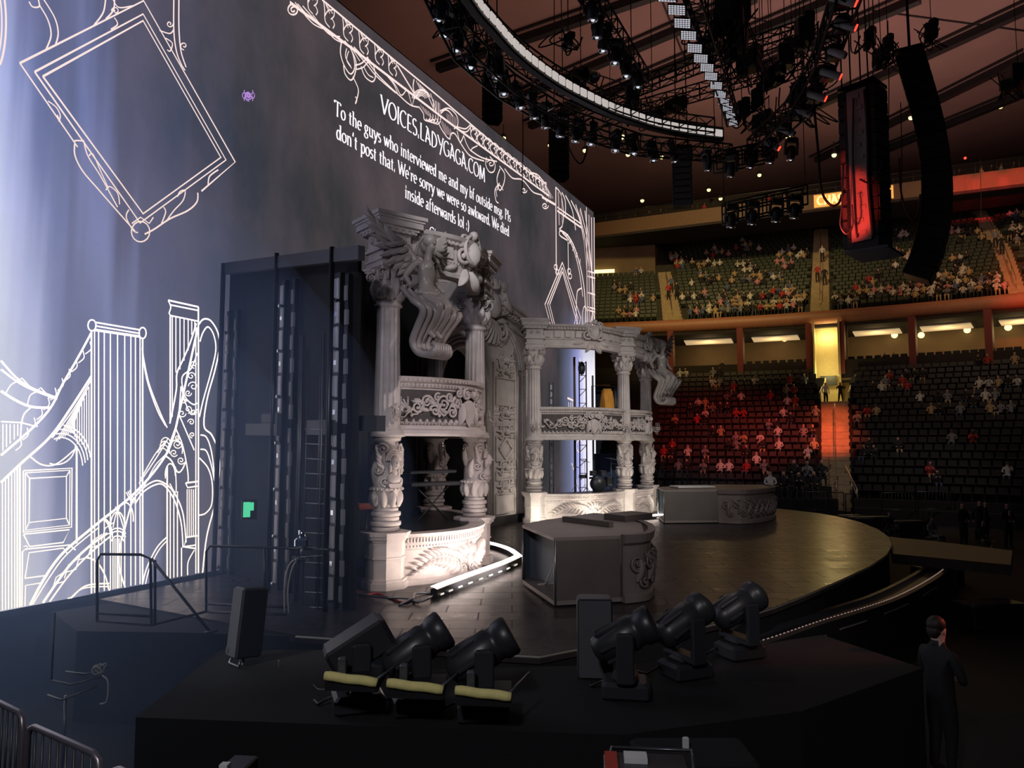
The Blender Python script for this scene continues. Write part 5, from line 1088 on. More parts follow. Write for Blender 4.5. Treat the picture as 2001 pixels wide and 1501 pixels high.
coil('thin cable curling beside the boxy floor light', [aty(x, y, 7.2) for x, y in ((612, 1338), (622, 1347), (640, 1346), (655, 1338))], .006, 'steel', 'hanging_cable')
q = aty(1265, 1483, 4.3); t = thing('equipment_case', 'open red-trimmed equipment case cut off by the bottom of the picture', 'case', q, -.1)
c = MB(); c.bbox((0, .05, -.2), (.48, .34, .30), .02); c.build('case_body', 'case', t); c = MB(); c.tube([(-.24, -.12, -.03), (-.19, .22, -.03), (.27, .22, -.03), (.24, -.12, -.03)], .010, 5); c.build('metal_edge', 'steel', t); c = MB(); c.box((-.2, .0, -.03), (.07, .25, .03)); c.build('red_strip', 'red', t); c = MB(); c.box((-.06, .1, -.035), (.13, .10, .03)); c.build('cards', 'white', t)
q = aty(452, 1499, 4.6); t = thing('equipment_case', 'small case edge just showing left of the red-trimmed case at the bottom', 'case', q, -.1); c = MB(); c.bbox((0, .1, -.12), (.16, .2, .22), .01); c.build('case_body', 'case', t); c = MB(); c.box((-.05, .02, .0), (.05, .05, .02)); c.build('label_card', 'white', t)
b = MB(); b.bbox((.15, 4.38, 1.22), (3.2, .9, 2.44), .03); tag(b.build('camera_table', 'drape'), 'black draped table at the bottom of the picture holding the equipment cases', 'table')
_z = aty(1340, 1452, 6.0).z - .046; b = MB(); b.bbox((1.4, 6.0, _z / 2), (.9, .5, _z), .03); tag(b.build('small_table', 'drape'), 'black draped stand under the lone pale bottle', 'table')
q = aty(1340, 1452, 6.0); c = MB(); c.bbox((0, 0, 0), (.05, .03, .09), .008); o = c.build('water_bottle', 'white'); o.location = q; tag(o, 'small pale bottle standing alone in the dark foreground', 'bottle')
# ---- things inside the towers
def drum_kit(label, p, rz):
    t = thing('drum_kit', label, 'drum kit', p, rz); R90 = Matrix.Rotation(PI / 2, 3, 'X')
    def drum(c0, r, h, R=None): c = MB(); c.lathe([(r, -h / 2), (r * 1.02, -h / 2 + .01), (r, -h / 2 + .03), (r, h / 2 - .03), (r * 1.02, h / 2 - .01), (r, h / 2)], 20, c0, axis=R or Matrix.Identity(3)); return c
    drum((0, 0, .30), .29, .42, R90).build('bass_drum', 'case', t)
    for c0, r, h in (((-.22, -.05, .75), .15, .2), ((.2, -.05, .75), .16, .22), ((-.55, .35, .6), .17, .14), ((.6, .35, .38), .2, .4)): drum(c0, r, h).build('drum', 'case', t)
    for c0, r in (((-.6, -.1, 1.25), .25), ((.55, -.1, 1.35), .27), ((.95, .3, 1.1), .24), ((-.85, .35, 1.0), .2)):
        c = MB(); c.lathe([(.02, .03), (.05, .03), (r * .6, .012), (r, 0), (r, -.005)], 20, c0, axis=Matrix.Rotation(.2, 3, 'Y')); c.tube([(c0[0], c0[1], c0[2]), (c0[0], c0[1], .05)], .012, 5); c.tube([(c0[0] - .2, c0[1], 0), (c0[0], c0[1], .3), (c0[0] + .2, c0[1], 0)], .012, 5); c.build('cymbal', 'steel', t)
    c = MB(); c.lathe([(.16, .48), (.17, .52), (.15, .56)], 16, (0, .7, 0)); c.tube([(0, .7, 0), (0, .7, .5)], .03, 6); c.build('stool', 'case', t)
drum_kit('dark drum kit inside the lower storey of the tower beyond the arch', (3.6, 31.4, DECK + 1.08), .2)
t = thing('keyboard_stand', 'dark keyboard on a stand with a red cloth, inside the carved tower by the scaffold', 'keyboard', (-2.0, 18.9, DECK + 1.08), .7)
c = MB(); c.bbox((0, 0, .95), (1.5, .4, .10), .02); c.bbox((0, .1, 1.25), (1.4, .35, .08), .02); c.build('keyboard', 'case', t); c = MB(); c.tube([(-.5, 0, 0), (.5, 0, .9)], .02, 6); c.tube([(.5, 0, 0), (-.5, 0, .9)], .02, 6); c.tube([(-.6, .1, .9), (-.6, .1, 1.25)], .02, 6); c.build('stand', 'steel_d', t)
t = thing('music_stand', 'red cloth draped shelf beside the carved column near the scaffold', 'shelf', aty(716, 990, 17.5)); c = MB(); c.bbox((0, 0, 0), (.5, .4, .14), .03, .5); c.build('cloth', mat('red_cloth', (.28, .06, .04), .8), t); c = MB(); c.tube([(0, 0, -.06), (0, 0, -1.5)], .025, 6); c.build('pole', 'blackm', t)
q = aty(735, 940, 17.0); c = MB(); c.bbox((0, 0, 0), (.10, .06, .06), .01); o = c.build('status_lamp', 'blueled'); o.location = q; tag(o, 'tiny blue lamp glowing by the carved column near the scaffold', 'lamp')
# mic stands, ladder tower and clothes behind the far tower
q = V((3.3, 33.3, DECK + 3.3))
t = thing('light_stand', 'black truss post with a hanging lamp standing in the upper storey beyond the arch', 'light stand', (2.9, 32.0, DECK)); c = MB()
for x in (0, .3): c.tube([(x, 0, 0), (x, 0, 6.6)], .03, 6)
for k in range(22): c.tube([(0, 0, .3 * k), (.3, 0, .3 * k + .3 * (k % 2))], .015, 4)
c.build('truss_post', 'blackm', t); c = MB(); c.ball((.1, -.1, 6.3), (.16, .16, .3), 10); c.build('lamp_head', 'case', t)
c = MB(); c.frame((-.25, 0, 0), (.10, 0, 0), (0, .1, 0), (0, 0, 6.8)); c.frame((.55, 0, 0), (.07, 0, 0), (0, .1, 0), (0, 0, 6.0)); c.build('side_post', 'black', t)
t = thing('light_stand', 'thin lattice post behind the leftmost column of the tower beyond the arch', 'light stand', (1.55, 30.9, DECK)); c = MB()
for x in (0, .16): c.tube([(x, 0, 0), (x, 0, 5.6)], .022, 6)
for k in range(18): c.box((.08, -.02, .3 + k * .3), (.07, .03, .2))
c.build('truss_post', 'steel', t)
t = thing('clothes_rail', 'black rail with an orange garment in the upper storey beyond the arch', 'clothes rail', (4.15, 33.5, DECK + 3.95), .3); c = MB()
c.tube([(-.6, 0, 0), (-.6, 0, 1.7), (.6, 0, 1.7), (.6, 0, 0)], .02, 6); c.build('frame', 'blackm', t)
c = MB()
for k in range(4): c.lathe([(.05, .1), (.22, .12), (.18, .9), (.10, 1.45), (.03, 1.6)], 10, (.0 + .1 * k, 0, 0), mod=lambda k_, z: 1 + .15 * (k_ % 2))
c.build('orange_garment', 'orange', t); c = MB()
for k in range(3): c.lathe([(.05, .1), (.2, .12), (.17, .9), (.10, 1.45), (.03, 1.6)], 10, (.55 + .12 * k, 0, 0), mod=lambda k_, z: 1 + .15 * (k_ % 2))
c.build('dark_garment', 'black', t)
b = MB(); b.frame((3.9, 35.0, DECK), (2.0, 1.0, 0), (-.05, .1, 0), (0, 0, 2.6)); b.build('backstage_screen', mat('blue_panel', (.03, .06, .14), .6)).name = 'backstage_panel'
tag(bpy.data.objects['backstage_panel'], 'dark blue panel standing behind the drum kit', 'panel')
b = MB(); n_ = 48; a, c = V((-4.05, 16.6, 0)), V((-2.72, 23.8, 0)); d = c - a; nn = V((d.y, -d.x, 0)).normalized(); vs = []
for i in range(n_ + 1):
    t_ = i / n_; p = a + d * t_ + nn * (.06 * math.sin(i * 1.9)); zt_ = 8.65 + .75 * t_; vs += [p + V((0, 0, DECK)), p + V((0, 0, zt_)), p - nn * .03 + V((0, 0, zt_)), p - nn * .03 + V((0, 0, DECK))]
b.add(vs, [(4 * i + j, 4 * i + (j + 1) % 4, 4 * i + 4 + (j + 1) % 4, 4 * i + 4 + j) for i in range(n_) for j in range(4)] + [(0, 1, 2, 3), (4 * n_ + 3, 4 * n_ + 2, 4 * n_ + 1, 4 * n_)], 0, True)
tag(b.build('masking_curtain', 'drape'), 'tall black curtain hanging behind the carved tower beside the scaffold', 'curtain')
# ============================================================ ARENA BOWL
BC = V((-5, 1, 0))
def pol(R, th, z): return V((BC.x + R * math.sin(th), BC.y + R * math.cos(th), z))
def proj(p):
    d = p - CAM; k = FPX / d.dot(_F); return (1000.5 + d.dot(_R) * k, 750.5 - d.dot(_U) * k)
def th_at(px, py, R):                     # bearing where the sight line meets the circle of radius R
    r = ray(px, py); rx, ry = r.x, r.y; ox, oy = -BC.x, -BC.y
    a = rx * rx + ry * ry; b_ = 2 * (ox * rx + oy * ry); c = ox * ox + oy * oy - R * R
    s = (-b_ + math.sqrt(b_ * b_ - 4 * a * c)) / (2 * a); return math.atan2(ox + rx * s, oy + ry * s)
def yrow(px, R, z):
    th = th_at(px, 800, R); return proj(pol(R, th, z))[1]
LOW = [(50.7 + .9 * k, .8 + .485 * k) for k in range(20)]
UPP = [(71.0 + .85 * k, 16.1 + .515 * k) for k in range(26)]
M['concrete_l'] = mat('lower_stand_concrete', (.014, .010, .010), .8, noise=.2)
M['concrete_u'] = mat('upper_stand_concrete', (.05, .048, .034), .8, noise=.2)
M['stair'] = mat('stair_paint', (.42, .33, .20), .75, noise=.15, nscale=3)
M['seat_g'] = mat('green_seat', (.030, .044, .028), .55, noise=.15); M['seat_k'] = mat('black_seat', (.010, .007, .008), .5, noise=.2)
M['wall_tan'] = mat('tan_wall', (.20, .14, .085), .8, noise=.12, nscale=.5); M['wall_dark'] = mat('dark_wall', (.03, .022, .02), .85, noise=.2)
M['wall_yel'] = mat('yellow_plaster', (.62, .52, .26), .7, noise=.06); M['wine'] = mat('wine_paint', (.22, .035, .03), .6)
M['railm'] = mat('terracotta_rail', (.40, .17, .10), .5, noise=.08)
M['hand'] = mat('brass_rail', (.5, .42, .3), .35, metal=.6)
def steps(name, rows, th0, th1, n, m_, label):
    b = MB(); vs = []; N = n + 1; fs = []
    prof = []
    for i, (R, z) in enumerate(rows):
        prof.append((R - .45, z)); prof.append((R + .45 if i < len(rows) - 1 else R + .45, z))
    full = [(rows[0][0] - .45, rows[0][1] - 1.2)] + prof + [(rows[-1][0] + .45, rows[0][1] - 1.2)]
    for R, z in full:
        for k in range(N): vs.append(pol(R, th0 + (th1 - th0) * k / n, z))
    P_ = len(full)
    for i in range(P_ - 1):
        for k in range(n): fs.append((i * N + k, i * N + k + 1, (i + 1) * N + k + 1, (i + 1) * N + k))
    b.add(vs, fs); return tag(b.build(name, m_), label, 'stand', None, 'structure')
tL0, tL1 = th_at(1180, 870, 60), th_at(2120, 870, 60)
NA = 15
tpa, tpc = th_at(1604, 760, LOW[15][0]), th_at(1657, 760, LOW[15][0])
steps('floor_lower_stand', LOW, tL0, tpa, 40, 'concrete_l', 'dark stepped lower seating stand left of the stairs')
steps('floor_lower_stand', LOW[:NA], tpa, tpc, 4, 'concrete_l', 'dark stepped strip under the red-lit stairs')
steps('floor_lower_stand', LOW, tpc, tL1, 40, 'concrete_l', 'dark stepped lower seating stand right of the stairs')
tU0, tU1 = th_at(1120, 600, 80), th_at(2120, 600, 80)
steps('floor_upper_stand', UPP, tU0, tU1, 60, 'concrete_u', 'stepped upper seating stand')
def interp(pts, y):
    if y <= pts[0][0]: return pts[0][1]
    for (a, p), (c, q) in zip(pts, pts[1:]):
        if y <= c: return p + (q - p) * (y - a) / (c - a)
    return pts[-1][1]
AIS_U = [('left stairs of the upper stand', [(470, 1276), (562, 1290), (640, 1297)], [(470, 1292), (562, 1318), (640, 1337)], 15),
         ('central stairs of the upper stand', [(430, 1592), (520, 1588), (640, 1582)], [(430, 1618), (520, 1620), (640, 1622)], 26),
         ('right-hand stairs of the upper stand', [(400, 1886), (503, 1945), (600, 1978)], [(400, 1912), (503, 1977), (600, 2012)], 26)]
AIS_L = [('red-lit stairs of the lower stand', [(700, 1604), (1000, 1607)], [(700, 1656), (1000, 1664)], 15)]
def aisles(defs, rows, R_):
    out = []
    for lb, le, ri, nr in defs:
        e = []
        for R, z in rows:
            y = yrow(le[0][1], R, z); e.append((th_at(interp(le, y), y, R), th_at(interp(ri, y), y, R)))
        out.append((lb, e, nr))
    return out
AU_, AL_ = aisles(AIS_U, UPP, 80), aisles(AIS_L, LOW, 60)
def stair(lb, e, rows, nr, nm='stand_stairs'):
    b = MB()
    for k in range(min(nr, len(rows))):
        R, z = rows[k]; a, c = e[k]; dz = (rows[1][1] - rows[0][1]); dR = rows[1][0] - rows[0][0]
        for h, (r0, r1, zz) in enumerate(((R - .45, R + dR - .45, z + .02), (R, R + dR - .45, z + dz / 2))):
            p = [pol(r0, a, 0), pol(r0, c, 0), pol(r1, c, 0), pol(r1, a, 0)]
            b.prism([(q.x, q.y) for q in p], zz - dz / 2, zz)
    t = thing(nm, lb, 'stairs', (0, 0, 0)); b.build('steps', 'stair', t)
    c = MB(); mid = [(x + y) / 2 for x, y in e]
    k0, k1 = 1, min(nr, len(rows)) - 2; q = [pol(rows[k][0], mid[k], rows[k][1] + .95) for k in range(k0, k1)]
    c.tube(q, .035, 5)
    for k in range(k0, k1, 3): c.tube([pol(rows[k][0], mid[k], rows[k][1]), pol(rows[k][0], mid[k], rows[k][1] + .95)], .03, 5)
    c.build('handrail', 'hand', t); return t
for (lb, e, nr) in AU_: stair('pale ' + lb + ' with a centre handrail', e, UPP, nr)
for (lb, e, nr) in AL_: stair(lb + ' with a centre handrail', e, LOW, nr)
# ---- seats
def seat_shape(b, p, rz, mi=0):
    R = Matrix.Rotation(rz, 3, 'Z')
    def bx(c, s, tilt=0.0):
        Rt = R @ Matrix.Rotation(tilt, 3, 'X'); b.box(V(p) + R @ V(c), s, mi=mi, R=Rt)
    bx((0, .22, .62), (.46, .06, .44), -.18); bx((0, .10, .40), (.44, .30, .07), -.9)
seat_sites = []
def lay(rows, ais, t0, t1, name, first=0, cap=None):
    for k, (R, z) in enumerate(rows):
        if k < first: continue
        n = int((t1 - t0) * R / .56)
        for i in range(n):
            th = t0 + (i + .5) * (t1 - t0) / n; ok = True
            for (lb, e, nr) in ais:
                if e[k][0] - .3 / R < th < e[k][1] + .3 / R: ok = False
            if ok and (cap is None or cap(k, th)): seat_sites.append((name, k, th, R, z))
capU = lambda k, th: not (th < AU_[0][1][k][0] and k > 13)
lay(UPP, AU_, th_at(1150, 600, 75), tU1 - .01, 'u', 0, capU)
lay(LOW, AL_, th_at(1280, 870, 58), tL1 - .01, 'l', 1)
def seat_rz(th): return -th                       # faces the middle of the bowl
# ---- people
SK = {'skin_pale': (.60, .38, .29), 'skin_tan': (.42, .25, .17), 'skin_deep': (.17, .09, .06)}
CL = {'white': (.70, .68, .64), 'black': (.02, .02, .022), 'red': (.45, .04, .04), 'grey': (.24, .24, .26), 'tan': (.50, .36, .20), 'blue': (.10, .14, .26), 'pink': (.60, .28, .30)}
HR = {'dark': (.02, .013, .01), 'brown': (.10, .055, .03), 'fair': (.45, .30, .13)}
for k, c in SK.items(): M[k] = mat(k, c, .55)
for k, c in CL.items(): M['cloth_' + k] = mat(k + '_cloth', c, .85, noise=.1)
for k, c in HR.items(): M['hair_' + k] = mat(k + '_hair', c, .6)
M['denim'] = mat('denim', (.07, .09, .15), .85)
def seated(pose):
    j = {'pel': ((0, .0, .50), .15), 'wst': ((0, .03, .70), .125), 'chs': ((0, .02, .92), (.14, .17)), 'nck': ((0, .0, 1.08), .05), 'hd': ((0, -.03, 1.22), .095), 'hd2': ((0, -.02, 1.30), .07)}
    e = [('pel', 'wst'), ('wst', 'chs'), ('chs', 'nck'), ('nck', 'hd'), ('hd', 'hd2')]
    for s_, n_ in ((-1, 'l'), (1, 'r')):
        el, ha = ((s_ * .28, -.02, .74), (s_ * .10, -.28, .68)) if pose == 0 or (pose == 1 and s_ < 0) else ((s_ * .27, -.14, .78), (s_ * .12, -.34, 1.06)) if pose == 1 else ((s_ * .25, -.25, .70), (s_ * .05, -.38, .90))
        j.update({'sh' + n_: ((s_ * .19, .02, .98), .065), 'el' + n_: (el, .045), 'ha' + n_: (ha, .035), 'hp' + n_: ((s_ * .10, -.06, .48), .10), 'kn' + n_: ((s_ * .13, -.46, .52), .075), 'an' + n_: ((s_ * .13, -.48, .10), .05), 'to' + n_: ((s_ * .13, -.60, .04), .04)})
        e += [('chs', 'sh' + n_), ('sh' + n_, 'el' + n_), ('el' + n_, 'ha' + n_), ('pel', 'hp' + n_), ('hp' + n_, 'kn' + n_), ('kn' + n_, 'an' + n_), ('an' + n_, 'to' + n_)]
    if pose == 2:
        for k in ('chs', 'nck', 'hd', 'hd2', 'shl', 'shr', 'wst'): p, r = j[k]; j[k] = ((p[0], p[1] - (p[2] - .5) * .3, p[2] - .03), r)
    me = skin_mesh('person', j, e, 'pel', 1)
    return me, j
def standing(pose):
    j = {'pel': ((0, 0, .95), .15), 'wst': ((0, 0, 1.12), .13), 'chs': ((0, 0, 1.36), (.14, .18)), 'nck': ((0, 0, 1.53), .05), 'hd': ((0, -.02, 1.66), .092), 'hd2': ((0, -.01, 1.74), .075)}
    e = [('pel', 'wst'), ('wst', 'chs'), ('chs', 'nck'), ('nck', 'hd'), ('hd', 'hd2')]
    for s_, n_ in ((-1, 'l'), (1, 'r')):
        el, ha = [((s_ * .27, .03, 1.12), (s_ * .24, -.10, .86)), ((s_ * .28, -.04, 1.12), (s_ * .04, -.24, 1.04)), ((s_ * .34, -.02, 1.22), (s_ * .30, -.20, 1.46))][pose]
        j.update({'sh' + n_: ((s_ * .20, 0, 1.42), .065), 'el' + n_: (el, .045), 'ha' + n_: (ha, .036), 'hp' + n_: ((s_ * .10, 0, .86), .10), 'kn' + n_: ((s_ * .11 + (.04 if pose == 2 else 0) * s_, -.02, .48), .07), 'an' + n_: ((s_ * .12 + (.08 if pose == 2 else 0) * s_, .02, .09), .048), 'to' + n_: ((s_ * .13, -.12, .04), .04)})
        e += [('chs', 'sh' + n_), ('sh' + n_, 'el' + n_), ('el' + n_, 'ha' + n_), ('pel', 'hp' + n_), ('hp' + n_, 'kn' + n_), ('kn' + n_, 'an' + n_), ('an' + n_, 'to' + n_)]
    return skin_mesh('person', j, e, 'pel', 1), j
def paint(me, j, seat=True):
    hd = V(j['hd'][0]); nk = j['nck'][0][2]; has = [V(j['hal'][0]), V(j['har'][0])]; kz = j['pel'][0][2]
    for m_ in ('skin_tan', 'cloth_black', 'cloth_black', 'hair_dark'): me.materials.append(M[m_])
    for p in me.polygons:
        c = p.center
        if c.z > nk: p.material_index = 3 if (c.y > hd.y + .02 or c.z > hd.z + .06) else 0
        elif min((c - h).length for h in has) < .10: p.material_index = 0
        elif c.z > kz + .03 or (abs(c.x) > .17 and c.z > kz - .15) or (seat and c.y > .1): p.material_index = 1
        else: p.material_index = 2
    return me
PM = [paint(*seated(k)) for k in range(3)]; PS = [paint(*standing(k), seat=False) for k in range(3)]
def put_person(me, p, rz, skin, top, legs, hair, label=None, group=None, sc_=1.0):
    o = bpy.data.objects.new('person', me); COL.objects.link(o); o.location = p; o.rotation_euler = (0, 0, rz); o.scale = (sc_,) * 3
    for i, m_ in enumerate((skin, top, legs, hair)): o.material_slots[i].link = 'OBJECT'; o.material_slots[i].material = M[m_]
    return tag(o, label, 'person', group)
rnd = random.Random(11)
taken = {}
lowz = [(205,245),(245,245),(370,240),(430,240),(380,275),(425,285),(610,280),(800,270),(850,270),(750,320),(810,325),(665,355),(490,310),(525,350),(470,370),(165,340),(755,380),(815,380),(310,390),(350,395),(380,415),(290,430),(340,440),(400,430),(430,430),(495,430),(550,430),(250,420),(280,470),(325,470),(905,425),(745,450),(785,470),(725,490),(175,490),(185,520),(680,520),(730,530),(850,525),(900,530),(400,540),(425,545),(500,560),(545,560),(620,560),(885,590),(470,600),(510,625),(565,630),(640,620),(705,620),(105,635),(150,640),(190,620),(265,640),(335,640),(885,655),(120,720),(200,720),(245,715),(350,715),(415,715),(475,725),(545,720),(615,700),(665,710),
 (1745,165),(1790,165),(1970,165),(1320,235),(1370,235),(1420,240),(1470,235),(1295,270),(1350,285),(1385,290),(1205,305),(1255,305),(1755,275),(1815,270),(1870,275),(1920,270),(1965,270),(1545,345),(1605,345),(1690,355),(1800,360),(1870,360),(1480,375),(1520,410),(1580,430),(1650,415),(1745,385),(1810,405),(1870,410),(1950,410),(1130,450),(1175,440),(1220,440),(1630,565),(1710,565),(1325,620),(1200,610),(1135,650),(1200,650),(1490,745),(1530,790),(1915,730)]
upz = [(205,330,8,40,35),(125,430,6,40,25),(230,470,9,50,20),(175,545,7,35,25),(400,290,6,40,40),(560,260,9,60,20),(540,315,8,70,15),(700,240,8,60,25),(730,330,7,50,20),(530,385,8,70,25),(700,390,7,60,20),(830,390,8,60,25),(940,270,9,60,30),(910,320,6,50,15),(520,465,6,60,12),(640,480,9,60,20),(770,465,5,40,8),(900,450,8,50,20),(560,550,10,80,15),(720,555,10,80,12),(920,495,8,60,20),(980,520,5,40,10),
 (1270,440,7,50,25),(1190,520,7,40,20),(1350,430,3,30,8),(1310,390,3,20,15),(1480,440,7,50,15),(1600,430,11,80,25),(1620,400,6,60,20),(1690,470,5,30,20),(1700,360,6,30,20),(1820,430,9,60,30),(1800,480,7,50,12),(1420,290,6,50,25),(1440,190,4,50,15),(1700,180,10,70,25),(1700,290,4,30,15),(1940,190,7,50,40),(1950,100,4,40,10),(1980,170,5,30,30)]
want = [('l', 1250 + x / 2.664, 640 + y / 2.664) for x, y in lowz]
upw = []
for cx, cy, n, sx, sy in upz:
    for i in range(n): upw.append(('u', 1150 + (cx + rnd.gauss(0, .55) * sx) / 2.351, 380 + (cy + rnd.gauss(0, .55) * sy) / 2.351))
rnd.shuffle(upw)
sites = {}
for s in seat_sites: sites.setdefault((s[0], s[1]), []).append(s)
def find(kind, px, py):
    rows = LOW if kind == 'l' else UPP; best = min(range(len(rows)), key=lambda k: abs(yrow(px, rows[k][0], rows[k][1] + .85) - py))
    for dk_ in (0, 1, -1, 2, -2):
        k = best + dk_; L = sites.get((kind, k), [])
        if not L: continue
        th = th_at(px, py, rows[k][0]); L2 = sorted(L, key=lambda s: abs(s[2] - th))[:4]
        for s in L2:
            if s not in taken: return s
    return None
placed = []; rest = []
for i, w_ in enumerate(want + upw):
    s = find(*w_)
    if s is None: continue
    taken[s] = 1
    (placed if len(placed) < 285 else rest).append(s)
def ordw(n): 
    W = ['first', 'second', 'third', 'fourth', 'fifth', 'sixth', 'seventh', 'eighth', 'ninth', 'tenth', 'eleventh', 'twelfth', 'thirteenth', 'fourteenth', 'fifteenth', 'sixteenth', 'seventeenth', 'eighteenth', 'nineteenth', 'twentieth', 'twenty-first', 'twenty-second', 'twenty-third', 'twenty-fourth', 'twenty-fifth', 'twenty-sixth']
    return W[n] if n < len(W) else 'last'
def section(s):
    nm, k, th = s[:3]
    if nm == 'l': return 'lower stand left of the red stairs' if th < AL_[0][1][k][0] else 'lower stand right of the red stairs'
    for i, a in enumerate(AU_):
        if th < a[1][k][0]: return ['upper stand before left stairs', 'upper stand between left and central stairs', 'upper stand between central and right-hand stairs'][i]
    return 'upper stand past right-hand stairs'
byrow = {}
for s in placed: byrow.setdefault((section(s), s[1]), []).append(s)
for (sec, k), L in byrow.items():
    L.sort(key=lambda s: s[2])
    for i, s in enumerate(L):
        th, R, z = s[2:]; red = False
        top = rnd.choice(['white', 'white', 'black', 'black', 'grey', 'tan', 'red', 'pink', 'blue'] if s[0] == 'u' else ['white', 'black', 'grey', 'white', 'black', 'tan', 'red'])
        hair = rnd.choice(['dark', 'brown', 'fair', 'dark']); skin = rnd.choice(['skin_pale', 'skin_pale', 'skin_tan', 'skin_deep'])
        put_person(PM[rnd.choice([0, 0, 1, 2])], pol(R + .02, th, z), seat_rz(th) + rnd.gauss(0, .25), skin, 'cloth_' + top, rnd.choice(['cloth_black', 'denim', 'cloth_black', 'cloth_tan']), 'hair_' + hair,
                   'seated person in %s, %s, row %s, %s along' % (top, sec, ordw(k), ordw(i)), 'spectators in the ' + sec)
cb = MB()
for s in rest:                            # the smallest of the far crowd
    th, R, z = s[2:]; me = PM[rnd.choice([0, 1, 2])]; R3 = Matrix.Rotation(seat_rz(th), 3, 'Z'); o = pol(R, th, z); sh = rnd.choice([0, 1, 2])
    vs = [o + R3 @ v_.co for v_ in me.vertices]; off = len(cb.v); cb.v.extend(tuple(q) for q in vs)
    for p in me.polygons: cb.f.append(tuple(i_ + off for i_ in p.vertices)); cb.m.append({0: 3, 1: sh, 2: 1, 3: 4}[p.material_index]); cb.s.append(True)
if rest: tag(cb.build('far_crowd', ['cloth_white', 'cloth_black', 'cloth_tan', 'skin_pale', 'hair_dark']), 'scattered smallest seated spectators of the upper stand', 'crowd', None, 'stuff')
# seats: individual ones nearest the camera, the others as one mass
sb = MB(); seat_shape(sb, (0, 0, 0), 0); sm1 = sb.build('folding_seat', 'seat_k'); bpy.data.objects.remove(sm1); seat_me = bpy.data.meshes['folding_seat']
ind = [s for s in seat_sites if s[0] == 'l' and s not in taken and 1 <= s[1] <= 18 and proj(pol(s[3], s[2], s[4]))[0] < 2001]
ind.sort(key=lambda s: (pol(s[3], s[2], s[4]) - CAM).length)
vis = [s for s in ind if s[1] >= 3][:290]; vset = set(vis)
for s in vis:
    nm, k, th, R, z = s; o = bpy.data.objects.new('folding_seat', seat_me); COL.objects.link(o); o.location = pol(R + .05, th, z); o.rotation_euler = (0, 0, seat_rz(th))
    sec = section(s); tag(o, 'empty black seat, %s, row %s' % (sec, ordw(k)), 'seat', 'empty seats in the %s row of the %s' % (ordw(k), sec))
sb = MB()
for s in seat_sites:
    if s in vset: continue
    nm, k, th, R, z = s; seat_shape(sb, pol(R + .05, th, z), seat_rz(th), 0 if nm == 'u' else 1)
tag(sb.build('stand_seating', ['seat_g', 'seat_k']), 'rows of folding seats filling the upper and lower stands', 'seats', None, 'stuff')
# ---- upper rail, suites, walls
def band(name, R0, R1, z0, z1, a, c, m_, n=40, kind='structure', label=None, parent=None, cat=None):
    b = MB(); vs = []
    for k in range(n + 1):
        th = a + (c - a) * k / n; vs += [pol(R0, th, z0), pol(R0, th, z1), pol(R1, th, z1), pol(R1, th, z0)]
    fs = [(4 * k + j, 4 * k + (j + 1) % 4, 4 * k + 4 + (j + 1) % 4, 4 * k + 4 + j) for k in range(n) for j in range(4)] + [(0, 1, 2, 3), tuple(4 * n + j for j in (3, 2, 1, 0))]
    b.add(vs, fs); o = b.build(name, m_, parent)
    if kind: o['kind'] = kind
    if label: tag(o, label, cat)
    return o
b = MB(); q = [pol(70.15, tU0 + (tU1 - tU0) * k / 60, 0) for k in range(61)]
b.sweep([V((p.x, p.y, 0)) for p in q], [(.55 * math.cos(a) * .8, 15.45 + .62 * math.sin(a)) for a in [2 * PI * i / 12 for i in range(12)]], 0, [(p - BC).normalized() * -1 for p in q], sm=True)
tag(b.build('stand_rail', 'railm'), 'thick rounded terracotta rail along the front of the upper stand', 'rail')
ya, yc = th_at(1590, 680, 69), th_at(1640, 680, 69)
band('wall_suite_soffit', 70.0, 79, 14.6, 14.9, tU0, tU1, 'wall_dark'); band('wall_upper_riser', 70.45, 70.6, 14.8, 16.1, tU0, tU1, 'wall_dark')
band('floor_suite', 68.8, 79, 10.3, 10.5, tU0, ya, 'wall_dark'); band('floor_suite', 68.8, 79, 10.3, 10.5, yc, tU1, 'wall_dark'); band('wall_suite_back', 77.5, 77.8, 10.4, 14.8, tU0, tU1, 'wall_tan')
for a, c in ((tU0, ya), (yc, tU1)):
    band('wall_suite_parapet', 68.85, 69.05, 9.7, 11.6, a, c, 'wall_dark'); band('trim_suite_ledge', 68.6, 69.0, 9.9, 10.05, a, c, 'wall_tan')
# yellow passage
band('wall_passage', 70.6, 70.8, 7.0, 15.0, ya - .004, yc + .008, 'wall_yel', 6)
band('floor_passage', 63.7, 70.6, 7.4, 7.62, tpa, tpc, 'stair', 4)
for th, sg in ((tpa, 1), (tpc, -1)):
    b = MB(); p = pol(63.9, th, 7.4); d = pol(70.7, th, 7.4) - p; tn_ = V((d.y, -d.x, 0)).normalized() * (-.12 * sg); b.add([p, p + d, p + d + V((0, 0, 3.0)), p + V((0, 0, 1.2)), p + tn_, p + d + tn_, p + d + tn_ + V((0, 0, 3.0)), p + tn_ + V((0, 0, 1.2))], [(0, 1, 2, 3), (7, 6, 5, 4), (3, 2, 6, 7), (0, 3, 7, 4)]); tag(b.build('wall_passage_lower', 'wall_yel'), kind='structure')
for th in (ya, yc):
    b = MB(); p = pol(68.2, th, 9.6); d = pol(71, th, 7.6) - p; tn_ = V((d.y, -d.x, 0)).normalized() * .12; b.frame(p, d, tn_, (0, 0, 5.4)); tag(b.build('wall_passage_side', 'wall_yel'), kind='structure')
b = MB(); mid = (ya + yc) / 2; p = pol(70.2, mid, 10.0); b.box(p, (1.3, .25, .8), -mid); tag(b.build('passage_chair', 'black'), 'dark chair back in the bright yellow passage above the red stairs', 'chair')
